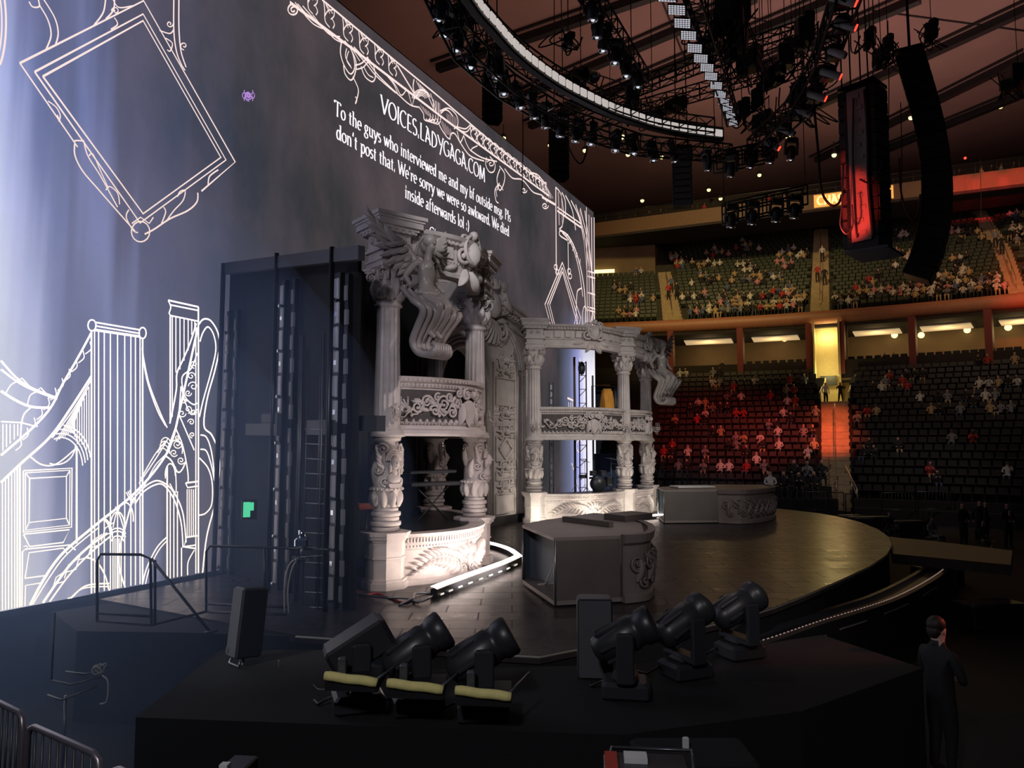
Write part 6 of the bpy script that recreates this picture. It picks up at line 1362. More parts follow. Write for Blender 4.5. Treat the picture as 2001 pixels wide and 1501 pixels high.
# suite dividers
for px_, lb in ((1312, 'dark wine post nearest the tower, dividing the suites'), (1448, 'dark wine post dividing the suites above the empty pale chairs'), (1583, 'wine post on the near side of the yellow passage'), (1646, 'wine post on the far side of the yellow passage'), (1785, 'wine post dividing the suites behind the two standing guests'), (1935, 'wine post dividing the suites, furthest from the stage')):
    th = th_at(px_, 670, 70); b = MB(); p = pol(69.6, th, 12.6); b.box(p, (.5, 2.0, 4.4), -th); tag(b.build('suite_post', 'wine'), lb, 'post', None)
# suite ceilings: lit panels
for i, (x0, x1) in enumerate(((1338, 1430), (1470, 1560), (1668, 1760), (1800, 1900), (1955, 2030))):
    a, c = th_at(x0, 660, 74), th_at(x1, 660, 74); b = MB(); vs = [pol(73, a, 14.5), pol(73, c, 14.5), pol(76, c, 14.5), pol(76, a, 14.5)]; b.prism([(q.x, q.y) for q in vs], 14.42, 14.5)
    tag(b.build('ceiling_light', mat('suite_light', (.9, .8, .6), .5, emit=(1, .72, .38), estr=.38)), 'cream ceiling light panel in the %s suite from the tower' % ordw(i), 'ceiling light', None)
    l = bpy.data.lights.new('suite_lamp', 'POINT'); l.energy = 90; l.color = (1, .68, .3); l.shadow_soft_size = .5; o = bpy.data.objects.new('suite_lamp', l); o.location = pol(74.5, (a + c) / 2, 13.6); COL.objects.link(o)
# chairs along the suites
def chair_row(x0, x1, n, R, z, lb, gr, m_):
    for i in range(n):
        px_ = x0 + (x1 - x0) * (i + .5) / n; th = th_at(px_, 700, R); b = MB()
        if ('c', m_) not in protos:
            b.bbox((0, .18, .75), (.50, .08, .50), .03); b.bbox((0, 0, .46), (.5, .45, .1), .03); b.tube([(0, 0, .42), (0, 0, .05)], .04, 6); protos[('c', m_)] = b.build('lounge_chair', m_); o = protos[('c', m_)]
        else: o = protos[('c', m_)].copy(); COL.objects.link(o)
        o.location = pol(R, th, z); o.rotation_euler = (0, 0, seat_rz(th)); tag(o, lb, 'chair', gr)
M['pale_seat'] = mat('pale_seat', (.22, .20, .18), .6)
chair_row(1434, 1578, 10, 68.2, 9.35, 'pale-backed chair in the row under the suites before the yellow passage', 'pale chairs before the yellow passage', 'pale_seat')
chair_row(1665, 1775, 6, 68.2, 9.35, 'pale-backed chair in the row under the suites past the yellow passage', 'pale chairs past the yellow passage', 'pale_seat')
chair_row(1440, 1585, 9, 69.9, 10.95, 'dark suite seat behind the parapet before the yellow passage', 'suite seats before the yellow passage', 'seat_k')
chair_row(1655, 1998, 20, 69.9, 10.95, 'dark suite seat behind the parapet past the yellow passage', 'suite seats past the yellow passage', 'seat_k')
band('floor_terrace', 67.2, 69, 9.2, 9.35, tU0, tpa, 'concrete_l'); band('floor_terrace', 67.2, 69, 9.2, 9.35, tpc, tU1, 'concrete_l')
# back wall and bulkhead
tail = th_at(1280, 480, 83)
band('wall_back', 93.2, 93.6, 15, 34, tU0 - .15, tU1 + .2, 'wall_dark')
a0 = AU_[0][1][14][0]
band('wall_bulkhead', 83.3, 93, 22.6, 29.5, tU0 - .1, a0 - .004, 'wall_tan', 12)
b = MB(); th = th_at(1178, 522, 83); p = pol(82.9, th, 24.0); b.box(p, (2.6, .2, .35), -th); tag(b.build('lit_strip', 'bulb'), 'short yellow lit strip on the wall above the first upper block', 'light strip')
# ---- bridge
B1 = aty(1100, 443, 79.2); B2 = aty(2110, 302, 60.0); B1.z = B2.z = 27.4
bu = (B2 - B1); BL = bu.length; bu = bu / BL; bn = V((bu.y, -bu.x, 0)); bn = bn if bn.y < 0 else -bn
br_ = thing('sky_bridge', 'long brown bridge crossing above the upper stand with a lit sign on its front', 'bridge', B1, math.atan2(bu.y, bu.x))
# local: x along, y away from the camera
M['bridge'] = mat('bridge_fascia', (.15, .085, .045), .6, noise=.08)
b = MB(); b.frame((0, 0, -.75), (BL, 0, 0), (0, .4, 0), (0, 0, 1.45)); b.build('fascia', 'bridge', br_)
b = MB(); b.frame((0, .4, -.6), (BL, 0, 0), (0, 7, 0), (0, 0, .5)); b.build('floor_slab', 'wall_dark', br_)
b = MB(); b.frame((0, -.06, -1.0), (BL, 0, 0), (0, .3, 0), (0, 0, .25)); b.frame((0, 7, -.6), (BL, 0, 0), (0, .3, 0), (0, 0, 4.6)); b.build('lower_edge', 'wall_dark', br_)
b = MB(); b.tube([(0, .2, 1.7), (BL, .2, 1.7)], .06, 6); b.tube([(0, .2, 1.2), (BL, .2, 1.2)], .04, 6)
for k in range(int(BL / 1.6)): b.tube([(k * 1.6, .2, .7), (k * 1.6, .2, 1.7)], .035, 5)
b.build('railing', 'steel_d', br_)
def on_bridge(px):
    r = ray(px, 380); n = bn; s = n.dot(B1 - CAM) / n.dot(r); return (CAM + r * s - B1).dot(bu)
x0, x1 = on_bridge(1590), on_bridge(1746)
b = MB(); b.frame((x0, -.10, -.62), (x1 - x0, 0, 0), (0, .1, 0), (0, 0, 1.2)); b.build('lit_sign', mat('sign_amber', (.7, .45, .15), .5, emit=(.75, .36, .07), estr=.9), br_)
TX2 = MB(); wtx = text_width('CHASE BRIDGE', .1); sx = (x1 - x0 - .6) / wtx
letter(TX2, 'CHASE BRIDGE', x0 + .3, -.40, sx, .78, .2, .1, y=-.125) if 'B' in G and 'R' in G else None
tag(TX2.build('sign_letters', mat('sign_yellow', (1, .9, .5), .5, emit=(1, .82, .35), estr=1.1), br_), 'yellow lit capital letters')
# people on the bridge and in the suites, standing ones
def stand_at(px, py, R=None, Y=None, z=None, pose=0, skin='skin_pale', top='black', legs='cloth_black', hair='dark', rz=0, label='', sc_=1.0, group=None):
    p = aty(px, py, Y) if Y else onz(px, py, z)
    if z is not None: p.z = z
    return put_person(PS[pose], p, rz, skin, 'cloth_' + top, legs, 'hair_' + hair, label, group, sc_)
for i, (px_, top, po) in enumerate(((1262, 'black', 0), (1285, 'black', 1), (1372, 'red', 0), (1500, 'red', 0), (1530, 'pink', 1), (1880, 'black', 0), (1925, 'tan', 1), (1945, 'black', 0), (1965, 'grey', 0), (1990, 'black', 0))):
    a = on_bridge(px_); p = B1 + bu * a + bn * -1.2; p.z = 27.4 - .1
    put_person(PS[po], p, .5, 'skin_tan', 'cloth_' + top, 'cloth_black', 'hair_dark', 'person in %s standing on the bridge, %s from the stage side' % (top, ordw(i)), 'people on the bridge')
for px_, top, lb, sk in ((1410, 'black', 'person in black standing in the suite nearest the tower', 'skin_tan'), (1728, 'black', 'person in black standing at the suite parapet past the yellow passage', 'skin_tan'), (1746, 'white', 'person in white shirt beside the one in black at the suite parapet', 'skin_pale'), (1843, 'pink', 'person in pink bending in the suite beyond the two standing guests', 'skin_pale')):
    th = th_at(px_, 670, 71.2); put_person(PS[1 if top == 'pink' else 0], pol(71.2, th, 10.5), seat_rz(th), sk, 'cloth_' + top, 'cloth_black', 'hair_dark', lb)
def on_row(rows, px_, py, k): R, z = rows[k]; th = th_at(px_, py, R); return R, z, th
for px_, k, po, top, lb in ((1641, 14, 2, 'black', 'person in black posing at the top of the red stairs'), (1612, 14, 0, 'white', 'person standing at the top of the red stairs beside the yellow wall')):
    R, z, th = on_row(LOW, px_, 780, k); put_person(PS[po], pol(R + .8, th, 7.62), seat_rz(th) + .6, 'skin_tan', 'cloth_' + top, 'cloth_black', 'hair_dark', lb)
for px_, k, top, lb in ((1612, 6, 'black', 'person in black dress standing low on the central upper stairs'), (1609, 13, 'white', 'person in white walking up the central upper stairs'), (1598, 7, 'red', 'person in red by the landing of the central upper stairs'), (1306, 5, 'red', 'person in red skirt on the left upper stairs'), (1322, 5, 'black', 'person in black on the left upper stairs'), (1312, 7, 'blue', 'person in blue on the left upper stairs landing'), (1962, 9, 'black', 'person in black on the right-hand upper stairs'), (1950, 11, 'grey', 'person in grey on the right-hand upper stairs')):
    R, z, th = on_row(UPP, px_, 560, k); put_person(PS[0], pol(R, th, z + .25), seat_rz(th), 'skin_pale', 'cloth_' + top, 'cloth_black', 'hair_dark', lb)
# floor level people near the catwalk end
for px_, yf, Y, po, top, sk, hr, lb, rz in ((1884, 1066, 33, 1, 'black', 'skin_pale', 'fair', 'bald man in black polo shirt standing beyond the catwalk, hands together', .3), (1918, 1060, 34.5, 0, 'black', 'skin_pale', 'brown', 'man in dark shirt standing right behind the bald man', -.4), (1929, 1062, 33.8, 1, 'black', 'skin_tan', 'fair', 'person with fair hair standing between the bald man and the suited man', .9), (1971, 1064, 33, 1, 'black', 'skin_pale', 'brown', 'man in dark suit and red tie standing beyond the catwalk', .2)):
    p = aty(px_, yf, Y); p.z = max(0, min(p.z, .3)); o = put_person(PS[po], V((p.x, p.y, 0)), rz, sk, 'cloth_' + top, 'cloth_black', 'hair_' + hr, lb, None, 1.12)
    if 'tie' in lb:
        b = MB(); b.bbox((0, -.16, 1.27), (.05, .015, .34), .006); b.build('tie', 'cloth_red', o); b = MB(); b.bbox((0, -.13, 1.38), (.12, .03, .2), .01); b.build('shirt_front', 'cloth_white', o)
for px_, yf, Y, top, legs, lb in ((1922, 1072, 32.0, 'black', 'cloth_tan', 'person in pale trousers sitting in front of the standing men beyond the catwalk'), (1738, 1040, 36, 'black', 'cloth_black', 'person in black seated at the floor desk left of the catwalk'), (1822, 1062, 33.5, 'grey', 'cloth_black', 'dim seated person seen from behind by the catwalk')):
    p = aty(px_, yf, Y); p.z = 0; b = MB(); b.bbox((0, 0, .40), (.42, .40, .06), .01); b.bbox((0, .2, .7), (.42, .04, .4), .01); [b.tube([(x_, y_, 0), (x_, y_, .38)], .015, 5) for x_ in (-.18, .18) for y_ in (-.17, .17)]; o = b.build('floor_chair', 'case'); o.location = p; o.rotation_euler = (0, 0, .4); tag(o, {1922: 'dark chair under the person in pale trousers beyond the catwalk', 1738: 'dark chair under the person at the floor desk', 1822: 'dark chair under the dim seated person by the catwalk'}[px_], 'chair')
    put_person(PM[0], p, .4, 'skin_pale', 'cloth_' + top, legs, 'hair_dark', lb)
b = MB(); a = aty(1490, 950, 42); c = aty(1625, 950, 42); b.prism([(a.x, 41.2), (c.x, 41.2), (c.x, 42.7), (a.x, 42.7)], 0, 1.55); b.prism([(a.x + .5, 42.7), (c.x + .3, 42.7), (c.x + .3, 44.2), (a.x + .5, 44.2)], 0, 2.15)
tag(b.build('seating_riser', 'drape'), 'low black riser at the foot of the stand holding the floor group', 'riser')
for i, (px_, Y, z_, top, lb) in enumerate(((1505, 41.9, 1.55, 'white', 'seated person in white shirt nearest the cabinet, front of the floor group'), (1531, 41.9, 1.55, 'black', 'seated person in black beside the white shirt, front of the floor group'), (1560, 41.9, 1.55, 'black', 'seated person third along the front of the floor group'), (1590, 41.9, 1.55, 'black', 'seated person last along the front of the floor group'),
        (1552, 43.4, 2.15, 'black', 'seated person first along the back of the floor group'), (1577, 43.4, 2.15, 'grey', 'seated person in grey, middle of the back of the floor group'), (1606, 43.4, 2.15, 'black', 'seated person last along the back of the floor group, by the stairs'))):
    p = aty(px_, 930, Y); p.z = z_; put_person(PM[i % 3], p, -.3, 'skin_pale', 'cloth_' + top, 'cloth_black', 'hair_dark', lb, None, 1.15)
    if i == 0:
        b = MB(); b.bbox((0, 0, .44), (.46, .42, .06), .01); b.bbox((0, .24, .8), (.46, .04, .45), .01); [b.tube([(x_, y_, 0), (x_, y_, .42)], .015, 5) for x_ in (-.2, .2) for y_ in (-.18, .18)]; fc = b.build('floor_chair', 'case'); o = fc
    else: o = fc.copy(); COL.objects.link(o)
    o.location = p; o.rotation_euler = (0, 0, -.3); tag(o, 'dark chair under a seated person of the floor group', 'chair', 'chairs of the floor group')
# foreground steward: a fuller figure
def steward(p, rz):
    t = thing('person', 'man in black standing in the dark foreground in profile, hands clasped, lit red', 'person', p, rz)
    j = {'pel': ((0, 0, .95), .16), 'wst': ((0, 0, 1.13), .15), 'chs': ((0, .01, 1.36), (.16, .20)), 'nck': ((0, .01, 1.52), .06), 'hd': ((0, -.01, 1.64), .085), 'hd2': ((0, 0, 1.74), .085), 'jaw': ((0, -.07, 1.61), .045), 'nose': ((0, -.118, 1.665), .014)}
    e = [('pel', 'wst'), ('wst', 'chs'), ('chs', 'nck'), ('nck', 'hd'), ('hd', 'hd2'), ('hd', 'jaw'), ('hd', 'nose')]
    for s_, n_ in ((-1, 'l'), (1, 'r')):
        j.update({'sh' + n_: ((s_ * .20, .01, 1.43), .07), 'el' + n_: ((s_ * .29, -.04, 1.14), .05), 'wr' + n_: ((s_ * .07, -.26, 1.06), .032), 'ha' + n_: ((s_ * .02, -.31, 1.04 + s_ * .015), .036), 'hp' + n_: ((s_ * .1, 0, .86), .11), 'kn' + n_: ((s_ * .11, -.02, .48), .075), 'an' + n_: ((s_ * .12, .02, .09), .05), 'to' + n_: ((s_ * .13, -.14, .04), .045)})
        e += [('chs', 'sh' + n_), ('sh' + n_, 'el' + n_), ('el' + n_, 'wr' + n_), ('wr' + n_, 'ha' + n_), ('pel', 'hp' + n_), ('hp' + n_, 'kn' + n_), ('kn' + n_, 'an' + n_), ('an' + n_, 'to' + n_)]
        for f in range(4):
            z = 1.075 - f * .022; k1, k2 = 'f%d%s' % (f, n_), 'g%d%s' % (f, n_)
            j[k1] = ((s_ * -.005, -.345 - .006 * (f % 2), z), .0105); j[k2] = ((-s_ * .045, -.335 + .01 * (f % 3), z - .01), .009); e += [('ha' + n_, k1), (k1, k2)]
        j['th' + n_] = ((s_ * .015, -.31, 1.09), .012); e.append(('ha' + n_, 'th' + n_))
    me = skin_mesh('body', j, e, 'pel', 2)
    for m_ in ('skin_pale', 'cloth_black', 'hair_dark'): me.materials.append(M[m_])
    for pl_ in me.polygons:
        c = pl_.center; pl_.material_index = 0 if (c.z > 1.53 or (c.y < -.24 and c.z > .95)) else 1
    o = bpy.data.objects.new('body', me); COL.objects.link(o); o.parent = t
    b = MB(); b.ball((0, .02, 1.735), (.098, .112, .10), 14); b.ball((0, .06, 1.66), (.085, .07, .09), 10)
    b.build('hair', 'hair_dark', t); b = MB()
    for s_ in (-1, 1): b.ball((s_ * .088, 0, 1.655), (.014, .022, .032), 8)
    b.build('ear', 'skin_pale', t)
    b = MB(); b.tube([(.06 * math.cos(a), .01 + .055 * math.sin(a), 1.515) for a in [2 * PI * k / 12 for k in range(13)]], .022, 6); b.build('collar', 'cloth_black', t)
    b = MB()
    for s_ in (-1, 1): b.ball((s_ * .033, -.083, 1.675), (.014, .008, .008), 6)
    b.build('eye', 'white', t)
q = aty(1832, 1232, 9.0); steward((q.x, q.y, q.z - 1.66), PI / 2 + .3)
b = MB(); b.prism([(q.x - 1.5, q.y - 2.5), (q.x + 3, q.y - 2.5), (q.x + 3, q.y + 2), (q.x - 1.5, q.y + 2)], 0, q.z - 1.66); tag(b.build('side_riser', 'drape'), 'dark floor riser under the man in black', 'riser')
# barricades at the foot of the lower stand
def fence(lb, x0, y0, x1, y1, Y0, Y1, H=1.05, n=10):
    a, c = aty(x0, y0, Y0), aty(x1, y1, Y1); d = c - a; d.z = 0; t = thing('crowd_barrier', lb, 'barrier', a); b = MB()
    b.tube([(0, 0, 0), (0, 0, H - .06), d * .02 + V((0, 0, H)), d * .98 + V((0, 0, H)), d + V((0, 0, H - .06)), d], .025, 6); b.build('frame', 'steel_d', t)
    b = MB()
    for i in range(1, n): b.tube([d * (i / n) + V((0, 0, .1)), d * (i / n) + V((0, 0, H))], .010, 4)
    b.tube([V((0, 0, .1)), d + V((0, 0, .1))], .02, 5); b.build('bars', 'steel_d', t)
for i, (x0, y0, x1, y1, Y, lb) in enumerate(((1283, 953, 1312, 953, 46, 'crowd barrier standing nearest the outer column of the tower'), (1314, 953, 1343, 953, 46, 'second crowd barrier from the tower behind the far cabinet'), (1345, 953, 1376, 952, 46, 'third crowd barrier from the tower behind the far cabinet'), (1392, 970, 1440, 968, 45, 'low crowd barrier just above the far cabinet'),
        (1558, 1000, 1620, 1002, 40, 'crowd barrier at the stage edge below the red stairs'), (1625, 1002, 1650, 1006, 39, 'narrow crowd barrier at the foot of the red stairs'), (1653, 1006, 1669, 1012, 38, 'short angled crowd barrier under the stair handrail'), (1724, 1000, 1790, 998, 42, 'crowd barrier on the floor left of the standing men'), (1795, 998, 1866, 996, 42, 'crowd barrier directly behind the bald man'), (1816, 938, 1880, 936, 49, 'higher crowd barrier in the dark right of the seated pair'), (1883, 936, 1938, 934, 49, 'topmost crowd barrier beside the lone standing spectator'))):
    fence(lb, x0, y0, x1, y1, Y, Y)
b = MB(); r0 = [pol(52.1, th_at(x, 900, 52), 0) for x in (1655, 1662, 1670)]
t = thing('stair_rail', 'pale handrail sloping down at the foot of the red stairs', 'railing', pol(50.2, th_at(1655, 900, 50), 0)); o = V(t.location)
b = MB(); pts = [aty(1652, 910, 47) - o, aty(1674, 955, 42) - o, aty(1676, 985, 42) - o]; b.tube(pts, .04, 6); b.tube([aty(1652, 925, 47) - o, aty(1652, 910, 47) - o], .04, 6); b.tube([aty(1655, 918, 46.5) - o, aty(1674, 968, 42) - o], .03, 5); b.tube([aty(1664, 935, 44.5) - o, aty(1664, 985, 44.5) - o], .035, 5); b.build('tubing', 'hand', t)
# dark equipment on the arena floor beyond the trough
for i, (px_, py, Y, w_, h_, lb) in enumerate(((1700, 1035, 38, 2.2, .9, 'low dark equipment desk beyond the rounded stage edge'), (1775, 1040, 37, 1.6, .8, 'dark equipment box between the catwalk and the seated person'), (1660, 1020, 40, 1.5, .8, 'dark equipment box under the stair handrail'), (1830, 1090, 25, 1.4, .5, 'dark flight case beside the catwalk'), (1930, 1140, 19, 1.6, .6, 'dark flight case in the gloom right of the light trough'))):
    p = aty(px_, py, Y); b = MB(); b.bbox((0, 0, h_ / 2), (w_, .8, h_), .04, .2); b.tube([(-w_ / 2, -.4, h_), (w_ / 2, -.35, h_)], .03, 5); o = b.build('equipment_box', 'case'); o.location = (p.x, p.y, 0); tag(o, lb, 'equipment box')
for i, (px_, py) in enumerate(((1640, 1012), (1735, 1035))): 
    b = MB(); b.tube([(.3 * math.cos(a) * .5, 0, .45 + .45 * math.sin(a)) for a in [2 * PI * k / 14 for k in range(15)]], .03, 5); o = b.build('cable_loop', 'steel_d'); p = aty(px_, py, 34); o.location = (p.x, p.y, 0); tag(o, ['thin cable loop standing under the stair handrail', 'thin cable loop beside the rounded stage edge'][i], 'cable')
# ============================================================ CEILING AND RIGGING
CZ = 33.0
M['ceil'] = mat('ceiling_panel', (.26, .16, .14), .8, noise=.12, nscale=.15, bump=.05, bscale=2)
b = MB(); b.frame((-70, 15, CZ), (160, 0, 0), (0, 110, 0), (0, 0, .5)); tag(b.build('ceiling', 'ceil'), 'brownish ceiling panels', None, None, 'structure')
def cz(px, py, z=CZ): return onz(px, py, z)
for i, (p0, p1) in enumerate((((860, 130), (1300, -20)), ((1000, 195), (1480, -10)), ((1040, 242), (1640, -8)), ((1480, 130), (1800, -8)), ((1480, 258), (2020, 8)), ((1600, 308), (2020, 100)), ((1660, 318), (2020, 172)))):
    a, c = cz(*p0), cz(*p1); d = c - a; n = V((d.y, -d.x, 0)).normalized(); b = MB(); b.frame(a + V((0, 0, -.55)), d, n * .55, (0, 0, .55)); b.frame(a + n * 1.1 + V((0, 0, -.2)), d, n * .12, (0, 0, .2))
    tag(b.build('ceiling_beam', 'black'), kind='structure')
for i, (x0, y0, x1, y1) in enumerate(((1290, -5, 1345, 135), (1420, 20, 1560, 60), (1700, 20, 2001, 60), (1120, 130, 1240, 170))):
    a, c = cz(x0, y0), cz(x1, y1); d = c - a; n = V((d.y, -d.x, 0)).normalized(); b = MB(); b.frame(a + V((0, 0, -.08)), d, n * .10, (0, 0, .08)); tag(b.build('ceiling_seam', 'black'), kind='structure')
RZ = 16.9
# ---- curved truss with its band of light panels
ringpx = [(890, -60), (908, -25), (925, 0), (945, 28), (967, 52), (1000, 90), (1035, 122), (1075, 152), (1115, 177), (1160, 200), (1200, 219), (1240, 233), (1280, 246), (1330, 257), (1375, 264), (1415, 269)]
rpts = [V(q) for q in crom([tuple(onz(x, y, RZ)) for x, y in ringpx], 4)]
acc = [0]
for a, c in zip(rpts, rpts[1:]): acc.append(acc[-1] + (c - a).length)
def along(pts, ac, s):
    s = min(max(s, 0), ac[-1] - 1e-4); k = 0
    while k < len(ac) - 2 and ac[k + 1] < s: k += 1
    t = (s - ac[k]) / (ac[k + 1] - ac[k]); p = L3(pts[k], pts[k + 1], t); d = (pts[k + 1] - pts[k]).normalized(); return p, d
ring_t = thing('curved_light_truss', 'long curved black truss edged with a row of pale light panels above the stage', 'truss', (0, 0, 0))
def truss(b, pts, w_=.5, h_=.5, r=.03, step=.7, dz=0.0):
    ac = [0]
    for a, c in zip(pts, pts[1:]): ac.append(ac[-1] + (c - a).length)
    n = max(2, int(ac[-1] / step)); prev = None; lines = [[], [], [], []]
    for i in range(n + 1):
        p, d = along(pts, ac, ac[-1] * i / n); s = V((d.y, -d.x, 0)); s = s.normalized() if s.length > 1e-6 else V((1, 0, 0)); u = V((0, 0, 1)); p = p + V((0, 0, dz))
        q = [p + s * w_ / 2 + u * h_ / 2, p - s * w_ / 2 + u * h_ / 2, p - s * w_ / 2 - u * h_ / 2, p + s * w_ / 2 - u * h_ / 2]
        for k in range(4): lines[k].append(q[k])
        if prev:
            for k in range(4): b.tube([prev[k], q[(k + 1) % 4]], r * .6, 4, sm=False, cap=False)
        for k in range(4): b.tube([q[k], q[(k + 1) % 4]], r * .6, 4, sm=False, cap=False)
        prev = q
    for k in range(4): b.tube(lines[k], r, 5)
b = MB(); truss(b, [p + V((-.55, -.1, .35)) for p in rpts], .6, .6, .035, .8); b.build('truss_frame', 'blackm', ring_t)
b = MB(); O = []
for i in range(len(rpts)):
    d = (rpts[min(i + 1, len(rpts) - 1)] - rpts[max(i - 1, 0)]).normalized(); O.append(V((d.y, -d.x, 0)))
b.sweep([V((p.x, p.y, RZ)) for p in rpts], [(-.28, -.10), (-.05, -.10), (.0, -.06), (.0, .42), (-.05, .46), (-.28, .46)], 0, O); b.build('rim', 'black', ring_t)
NP = 37
for i in range(NP):
    s = .3 + (acc[-1] - .5) * i / NP; p, d = along(rpts, acc, s + .35); n = V((d.y, -d.x, 0)); c = MB(); Lp = (acc[-1] - .5) / NP * .76
    c.frame(p - d * Lp / 2 + n * .012 + V((0, 0, .02)), d * Lp, n * .05, V((0, 0, .27))); o = c.build('light_panel', 'panel', ring_t)
# ---- hanging moving heads
def hang_proto():
    t = thing('hanging_moving_light', 'x', 'stage light', (0, 0, 0), 0, 'moving lights hung along the curved truss')
    c = MB(); c.bbox((0, 0, -.16), (.42, .30, .20), .03); c.tube([(-.12, 0, 0), (-.12, 0, -.08)], .03, 5); c.tube([(.12, 0, 0), (.12, 0, -.08)], .03, 5); c.build('base', 'case', t)
    c = MB()
    for s_ in (-1, 1): c.bbox((s_ * .22, 0, -.46), (.06, .18, .50), .02)
    c.bbox((0, 0, -.235), (.48, .12, .05), .01); c.build('yoke', 'case', t)
    c = MB(); c.lathe([(.06, -.34), (.14, -.38), (.165, -.50), (.17, -.68), (.15, -.72), (.155, -.84), (.14, -.86)], 16); c.build('head', 'case', t)
    c = MB(); c.lathe([(.155, -.84), (.158, -.885), (.13, -.90), (.10, -.87)], 16); c.ball((0, 0, -.875), (.055, .055, .02), 8, mi=1); c.build('lens_ring', ['chrome', 'lens_glint'], t)
    return t
hp_ = hang_proto(); first = [True]
def hang(p, label, group, tilt=(0, 0, 0), sc_=1.0):
    if first[0]: first[0] = False; hp_.location = p; hp_.rotation_euler = tilt; hp_.scale = (sc_,) * 3; o = hp_; o['label'] = label
    else: o = dup(hp_, loc=p, rot=tilt, label=label, scale=sc_)
    o['group'] = group; return o
heads = [(863, 38), (880, 72), (902, 105), (925, 141), (969, 160), (977, 190), (1008, 213), (1038, 231), (1066, 248), (1100, 266), (1133, 278), (1162, 286), (1205, 300), (1235, 306), (1270, 318), (1312, 318), (1380, 333), (1430, 345)]
for i, (x, y) in enumerate(heads):
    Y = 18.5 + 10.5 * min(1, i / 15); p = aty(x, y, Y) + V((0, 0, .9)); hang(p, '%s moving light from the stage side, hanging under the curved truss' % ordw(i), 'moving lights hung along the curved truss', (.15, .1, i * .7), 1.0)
inner = [(1153, 36), (1169, 69), (1186, 98), (1207, 126), (1222, 153), (1240, 172)]
for i, (x, y) in enumerate(inner):
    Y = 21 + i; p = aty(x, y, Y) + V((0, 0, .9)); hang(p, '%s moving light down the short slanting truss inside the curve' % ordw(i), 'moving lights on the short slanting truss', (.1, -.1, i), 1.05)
def straight_truss(label, pxs, z, w_=.5, h_=.5, r=.035, step=.6, mt='blackm', Ys=None):
    pts = [aty(x, y, Y) for (x, y), Y in zip(pxs, Ys)] if Ys else [onz(x, y, z) for x, y in pxs]; b = MB(); o = V(pts[0]); truss(b, [p - o for p in pts], w_, h_, r, step); ob = b.build('lighting_truss', mt); ob.location = o
    return tag(ob, label, 'truss')
straight_truss('short slanting truss carrying six moving lights inside the curve', [(1140, -30), (1262, 165)], None, Ys=[20.5, 27])
straight_truss('truss running behind the curved truss with its outer moving lights', [(850, -30), (905, 90), (985, 165), (1100, 235), (1250, 285), (1420, 300)], None, .6, .6, .04, .9, Ys=[18, 19.5, 22, 25, 28, 31])
straight_truss('upper truss crossing behind the strobe panels', [(1100, 225), (1380, 120), (1560, 60)], None, .7, .7, .05, .9, Ys=[40, 38, 37])
straight_truss('thin dark truss crossing just above the end of the curved truss', [(1180, 232), (1400, 170), (1570, 115)], None, .7, .7, .045, .9, Ys=[42, 40, 38])
straight_truss('black truss slanting down towards the end of the curved truss', [(1350, -20), (1398, 120), (1432, 235)], None, .45, .45, .035, .6, Ys=[20.5, 25, 29])
straight_truss('truss above the tube lamps on the red-tipped side', [(1660, -30), (1610, 120), (1555, 215), (1475, 290)], None, .7, .7, .05, .7, Ys=[21, 25.5, 28, 31])
# ---- strobe panels on the descending spoke
spk = [(1306, -8), (1325, 18), (1336, 44), (1348, 68), (1360, 93), (1372, 113), (1384, 131), (1392, 148), (1402, 166), (1410, 183), (1417, 198), (1424, 212), (1430, 226), (1436, 240)]
for i, (x, y) in enumerate(spk):
    f = i / 13; Y = 20.5 + 9.0 * f; p = aty(x - 2, y, Y); t = thing('strobe_panel', '%s strobe panel from the top of the descending spoke' % ordw(i), 'strobe light', p, 0, 'strobe panels down the spoke'); t.rotation_euler = (-.45 - .3 * f, .25, -.35); t.scale = (.95 - .3 * f, .72 - .15 * f, .8)
    c = MB(); c.bbox((0, 0, 0), (.62, .50, .10), .02); c.bbox((.1, .1, .22), (.16, .16, .36), .02); c.build('housing', 'case', t); c = MB()
    for a in range(6):
        for e in range(5): c.box((-.23 + a * .092, -.18 + e * .09, -.054), (.07, .055, .01))
    c.build('led_cells', mat('strobe_cell', (.7, .7, .75), .3, emit=(.9, .9, 1), estr=.55) if i == 0 else bpy.data.materials['strobe_cell'], t)
# ---- tube lamps with red tips on the other spoke
tubes = [((1618, -8), (1672, 6)), ((1630, 42), (1672, 54)), ((1618, 97), (1652, 109)), ((1602, 138), (1642, 150)), ((1577, 182), (1613, 193)), ((1553, 212), (1585, 226)), ((1517, 248), (1552, 262)), ((1492, 275), (1522, 290))]
for i, (a_, c_) in enumerate(tubes):
    Y = 21.5 + i * 1.3; a, c = aty(*a_, Y), aty(*c_, Y - .2); t = thing('tube_lamp', '%s grey tube-shaped lamp from the top of the right-hand spoke' % ordw(i), 'stage light', a, 0, 'tube lamps down the right-hand spoke'); d = c - a
    b = MB(); b.tube([d * s for s in (0, .04, .1, .9, .97, 1)], [.05, .10, .125, .135, .12, .10], 12); b.build('barrel', mat('grey_barrel', (.42, .42, .44), .35) if i == 0 else bpy.data.materials['grey_barrel'], t)
    b = MB(); b.tube([d * 1.0, d * 1.05], .11, 10); b.build('red_lens', 'bulb_red' if i in (0, 1, 3, 4, 7) else 'lens', t); b = MB(); b.bbox(d * .5 + V((.05, .3, .15)), (.5, .4, .5), .04); b.tube([d * .5, d * .5 + V((.05, .3, .5))], .05, 6); b.build('bracket', 'case', t)
